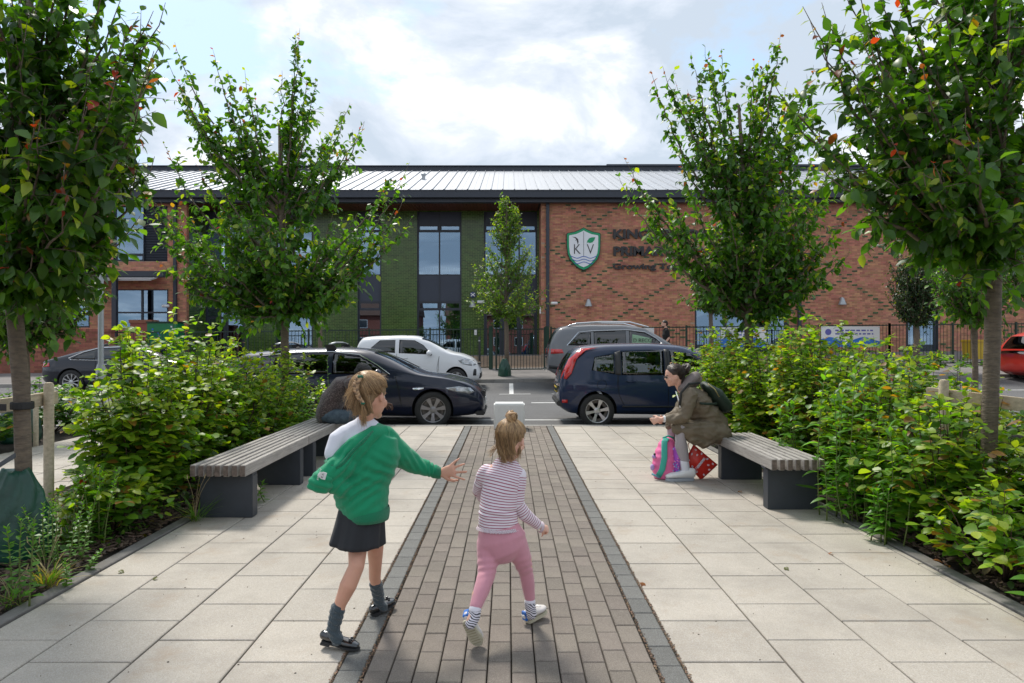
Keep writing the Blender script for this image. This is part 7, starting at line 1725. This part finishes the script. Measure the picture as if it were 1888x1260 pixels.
for i, (u, v) in enumerate(((.12, .15), (.35, .1), (.6, .12), (.85, .12), (.08, .45), (.1, .8), (.35, .88), (.62, .9), (.9, .42), (.9, .75), (.24, .3), (.75, .3))):
    c = onbag(u, v); a = i*1.1; d1 = eu*cos(a)+ev*sin(a); d2 = -eu*sin(a)+ev*cos(a); m1 = MB(); m1.v = [tuple(c+d1*.013*cos(k*pi/6)+d2*.009*sin(k*pi/6)) for k in range(12)]; m1.f = [tuple(range(12))]; m1.mi = [0]; m1.out('printed_bean', M['polo'], t)
    MB().obox(c+Vector((0, -.001, 0)), d1*.008, d2*.0018, Vector((0, .0004, 0))).out('bean_line', M['redbag'], t)
for k, w in enumerate(('LOVE', 'COFFEE', 'LOVE', 'AMSTERDAM')):
    me = text_mesh(w, .034, .0003, align='CENTER'); c = onbag(.50, .34+k*.12)+Vector((0, -.004, 0)); X_, Y_ = (c10-c11).normalized(), None
    X_ = Vector((.62, 0, .78)); Z_ = Vector((0, -1, 0)); Y_ = Z_.cross(X_); c = c-Y_*.008+eu*(.0)
    me.transform(Matrix(((X_.x, Y_.x, Z_.x, c.x), (X_.y, Y_.y, Z_.y, c.y), (X_.z, Y_.z, Z_.z, c.z), (0, 0, 0, 1)))); link('bag_lettering', me, M['polo'], t)
MB().tube([c00+Vector((.02, 0, -.01)), c00+Vector((-.03, 0, .05)), c00+Vector((-.06, 0, .0)), c01+(c00-c01)*.6], [(.012, .003)]*4, 8, side=(0, 1, 0)).out('handle', M['redbag'], t, smooth=True)
# ================= seated man
D_ = thing('person', 'man in a brown knitted jumper and jeans leaning forward on the left bench', 'person', (W(605, 0, 8.55).x, 8.55, 0))
Ym = 8.55; fwd = Vector((.85, -.1, -.5)); Mx = frame_of(fwd, (.35, 0, 1)); hc = W(670, 690, Ym-.02); hh = .225
sk = MB(); add_head(sk, hc, Mx, hh); sk.rtube([hc+Mx @ Vector((0, -.03, -.05)), W(655, 700, Ym)], [.055, .06])
sk.rtube([W(648, 706, Ym), W(622, 730, Ym), W(604, 762, Ym)], [(.17, .10), (.16, .11), (.17, .12)], side=(0, 1, 0))
for s in (-.19, .19): sk.rtube([W(648, 710, Ym+s), W(684, 745, Ym+s*1.2), W(708, 744, Ym+s*.5)], [.05, .042, .03]); add_hand(sk, W(709, 744, Ym+s*.5), (.9, -s*1.5, -.2), (0, s, -.5), .17, curl=.5, spread=.2, thumb=1 if s < 0 else -1)
for s in (-.12, .12): sk.rtube([W(606, 768, Ym+s), W(676, 768, Ym+s*1.5), W(680, 825, Ym+s*1.5)], [.09, .065, .045])
blob(sk, 'body', M['skind'], D_, voxel=.009, it=3); face_bits(D_, hc, Mx, hh)
M['knit'] = speckle(mat('brown_flecked_knit', (.075, .052, .048), .95, bump=1.0, bscale=120, sheen=.3), (.02, .015, .015), (.17, .13, .12), 90, .7)
kn = MB(); kn.rtube([W(652, 706, Ym), W(634, 712, Ym), W(614, 738, Ym), W(603, 764, Ym)], [(.15, .10), (.21, .14), (.20, .15), (.20, .14)], 22, side=(0, 1, 0)); blob(kn, 'jumper', M['knit'], D_, voxel=.009, it=6, disp=lambda c, n: .010*nz3(c, 8))
for s in (-.20, .20): blob(MB().rtube([W(646, 708, Ym+s), W(668, 728, Ym+s*1.15), W(688, 746, Ym+s), W(703, 744, Ym+s*.6)], [.078, .066, .058, .042], 16), 'jumper_sleeve', M['knit'], D_, voxel=.009, it=4, disp=lambda c, n: .006*nz3(c, 12))
M['jean'] = mat('worn_blue_jeans', (.030, .048, .070), .85, col2=(.10, .14, .17), scale=18, bump=.4, bscale=120)
jn = MB(); jn.rtube([W(602, 767, Ym), W(616, 767, Ym)], [(.20, .095), (.20, .095)], 20, side=(0, 1, 0))
for s in (-.12, .12): jn.rtube([W(610, 768, Ym+s), W(650, 769, Ym+s*1.3), W(682, 770, Ym+s*1.5), W(684, 800, Ym+s*1.5), W(682, 832, Ym+s*1.5)], [.098, .085, .075, .065, .058], 18)
blob(jn, 'jeans', M['jean'], D_, voxel=.009, it=5, disp=lambda c, n: .006*nz3(c, 14))
for s in (-.18, .18): flat_shoe(D_, (W(674, 0, Ym).x, Ym+s, 0), (W(714, 0, Ym).x, Ym+s, 0), .3, .1, M['black'], M['sole'], strap=False, bow=False, high=.08, soleth=.025)
blob(MB().ball(hc+Mx @ Vector((0, -.02, .055)), (.088, .108, .075), 18, Mx).ball(hc+Mx @ Vector((0, -.055, .0)), (.078, .07, .075), 14, Mx), 'hair', M['hairk'], D_, voxel=.006, it=2, disp=lambda c, n: .006*nz3(c, 70))
# ================= pedestrian across the road
E_ = thing('person', 'bearded man in a black T shirt walking past the railings beyond the cars', 'person', (W(1226, 0, 23.4).x, 23.4, .44))
Ye = 23.4; hc = W(1225, 598, Ye); Mx = frame_of((-1, -.1, -.08)); hh = .24
sk = MB(); add_head(sk, hc, Mx, hh); sk.rtube([hc+Vector((.02, 0, -.06)), W(1228, 608, Ye)], [.055, .06])
sk.rtube([W(1228, 611, Ye), W(1228, 625, Ye), W(1228, 638, Ye)], [(.17, .10), (.15, .10), (.15, .11)], side=(.2, 1, 0))
for s, k in ((-.2, 1), (.2, -1)): sk.rtube([W(1229, 611, Ye+s), W(1231+k*2, 624, Ye+s), W(1229-k*6, 637, Ye+s)], [.05, .042, .03]); add_hand(sk, W(1229-k*6, 638, Ye+s), (-.1*k, 0, -1), (0, -s, 0), .18, curl=.4, spread=.1)
blob(sk, 'body', M['skin'], E_, voxel=.012, it=2); face_bits(E_, hc, Mx, hh)
kn = MB(); kn.rtube([W(1228, 610, Ye), W(1228, 618, Ye), W(1228, 628, Ye), W(1228, 637, Ye)], [(.18, .10), (.21, .135), (.18, .12), (.17, .125)], 20, side=(.2, 1, 0))
for s in (-.2, .2): kn.rtube([W(1229, 611, Ye+s), W(1231, 620, Ye+s)], [.075, .065])
blob(kn, 't_shirt', mat('black_cotton', (.012, .012, .013), .9), E_, voxel=.011, it=4, disp=lambda c, n: .006*nz3(c, 9))
tr = MB(); tr.rtube([W(1228, 637, Ye), W(1228, 643, Ye)], [(.16, .12), (.165, .125)], 18, side=(.2, 1, 0)); gz_ = gz(5.4, 23.4)+.09
for s, k in ((-.1, -.25), (.1, .25)): tr.rtube([Vector((W(1228, 0, Ye).x, Ye+s, gz_+.86)), Vector((W(1228, 0, Ye).x+k*.7, Ye+s, gz_+.48)), Vector((W(1228, 0, Ye).x+k*1.3+.05, Ye+s, gz_+.10))], [.10, .075, .06], 16); x_ = W(1228, 0, Ye).x+k*1.3; flat_shoe(E_, (x_+.1, Ye+s, gz_), (x_-.18, Ye+s, gz_), .28, .1, M['white'], M['sole'], strap=False, bow=False, high=.08, soleth=.02)
blob(tr, 'trousers', mat('dark_trousers', (.03, .032, .035), .85), E_, voxel=.012, it=4)
blob(MB().ball(hc+Mx @ Vector((0, -.02, .055)), (.088, .108, .080), 16, Mx).ball(hc+Mx @ Vector((0, .055, -.085)), (.06, .05, .045), 12, Mx).ball(hc+Mx @ Vector((0, -.06, .0)), (.08, .07, .08), 12, Mx), 'hair', M['haird'], E_, voxel=.009, it=2)
for (t_, m__, items) in nape: wisps(t_, m__, items, seed=31, r=.0010)
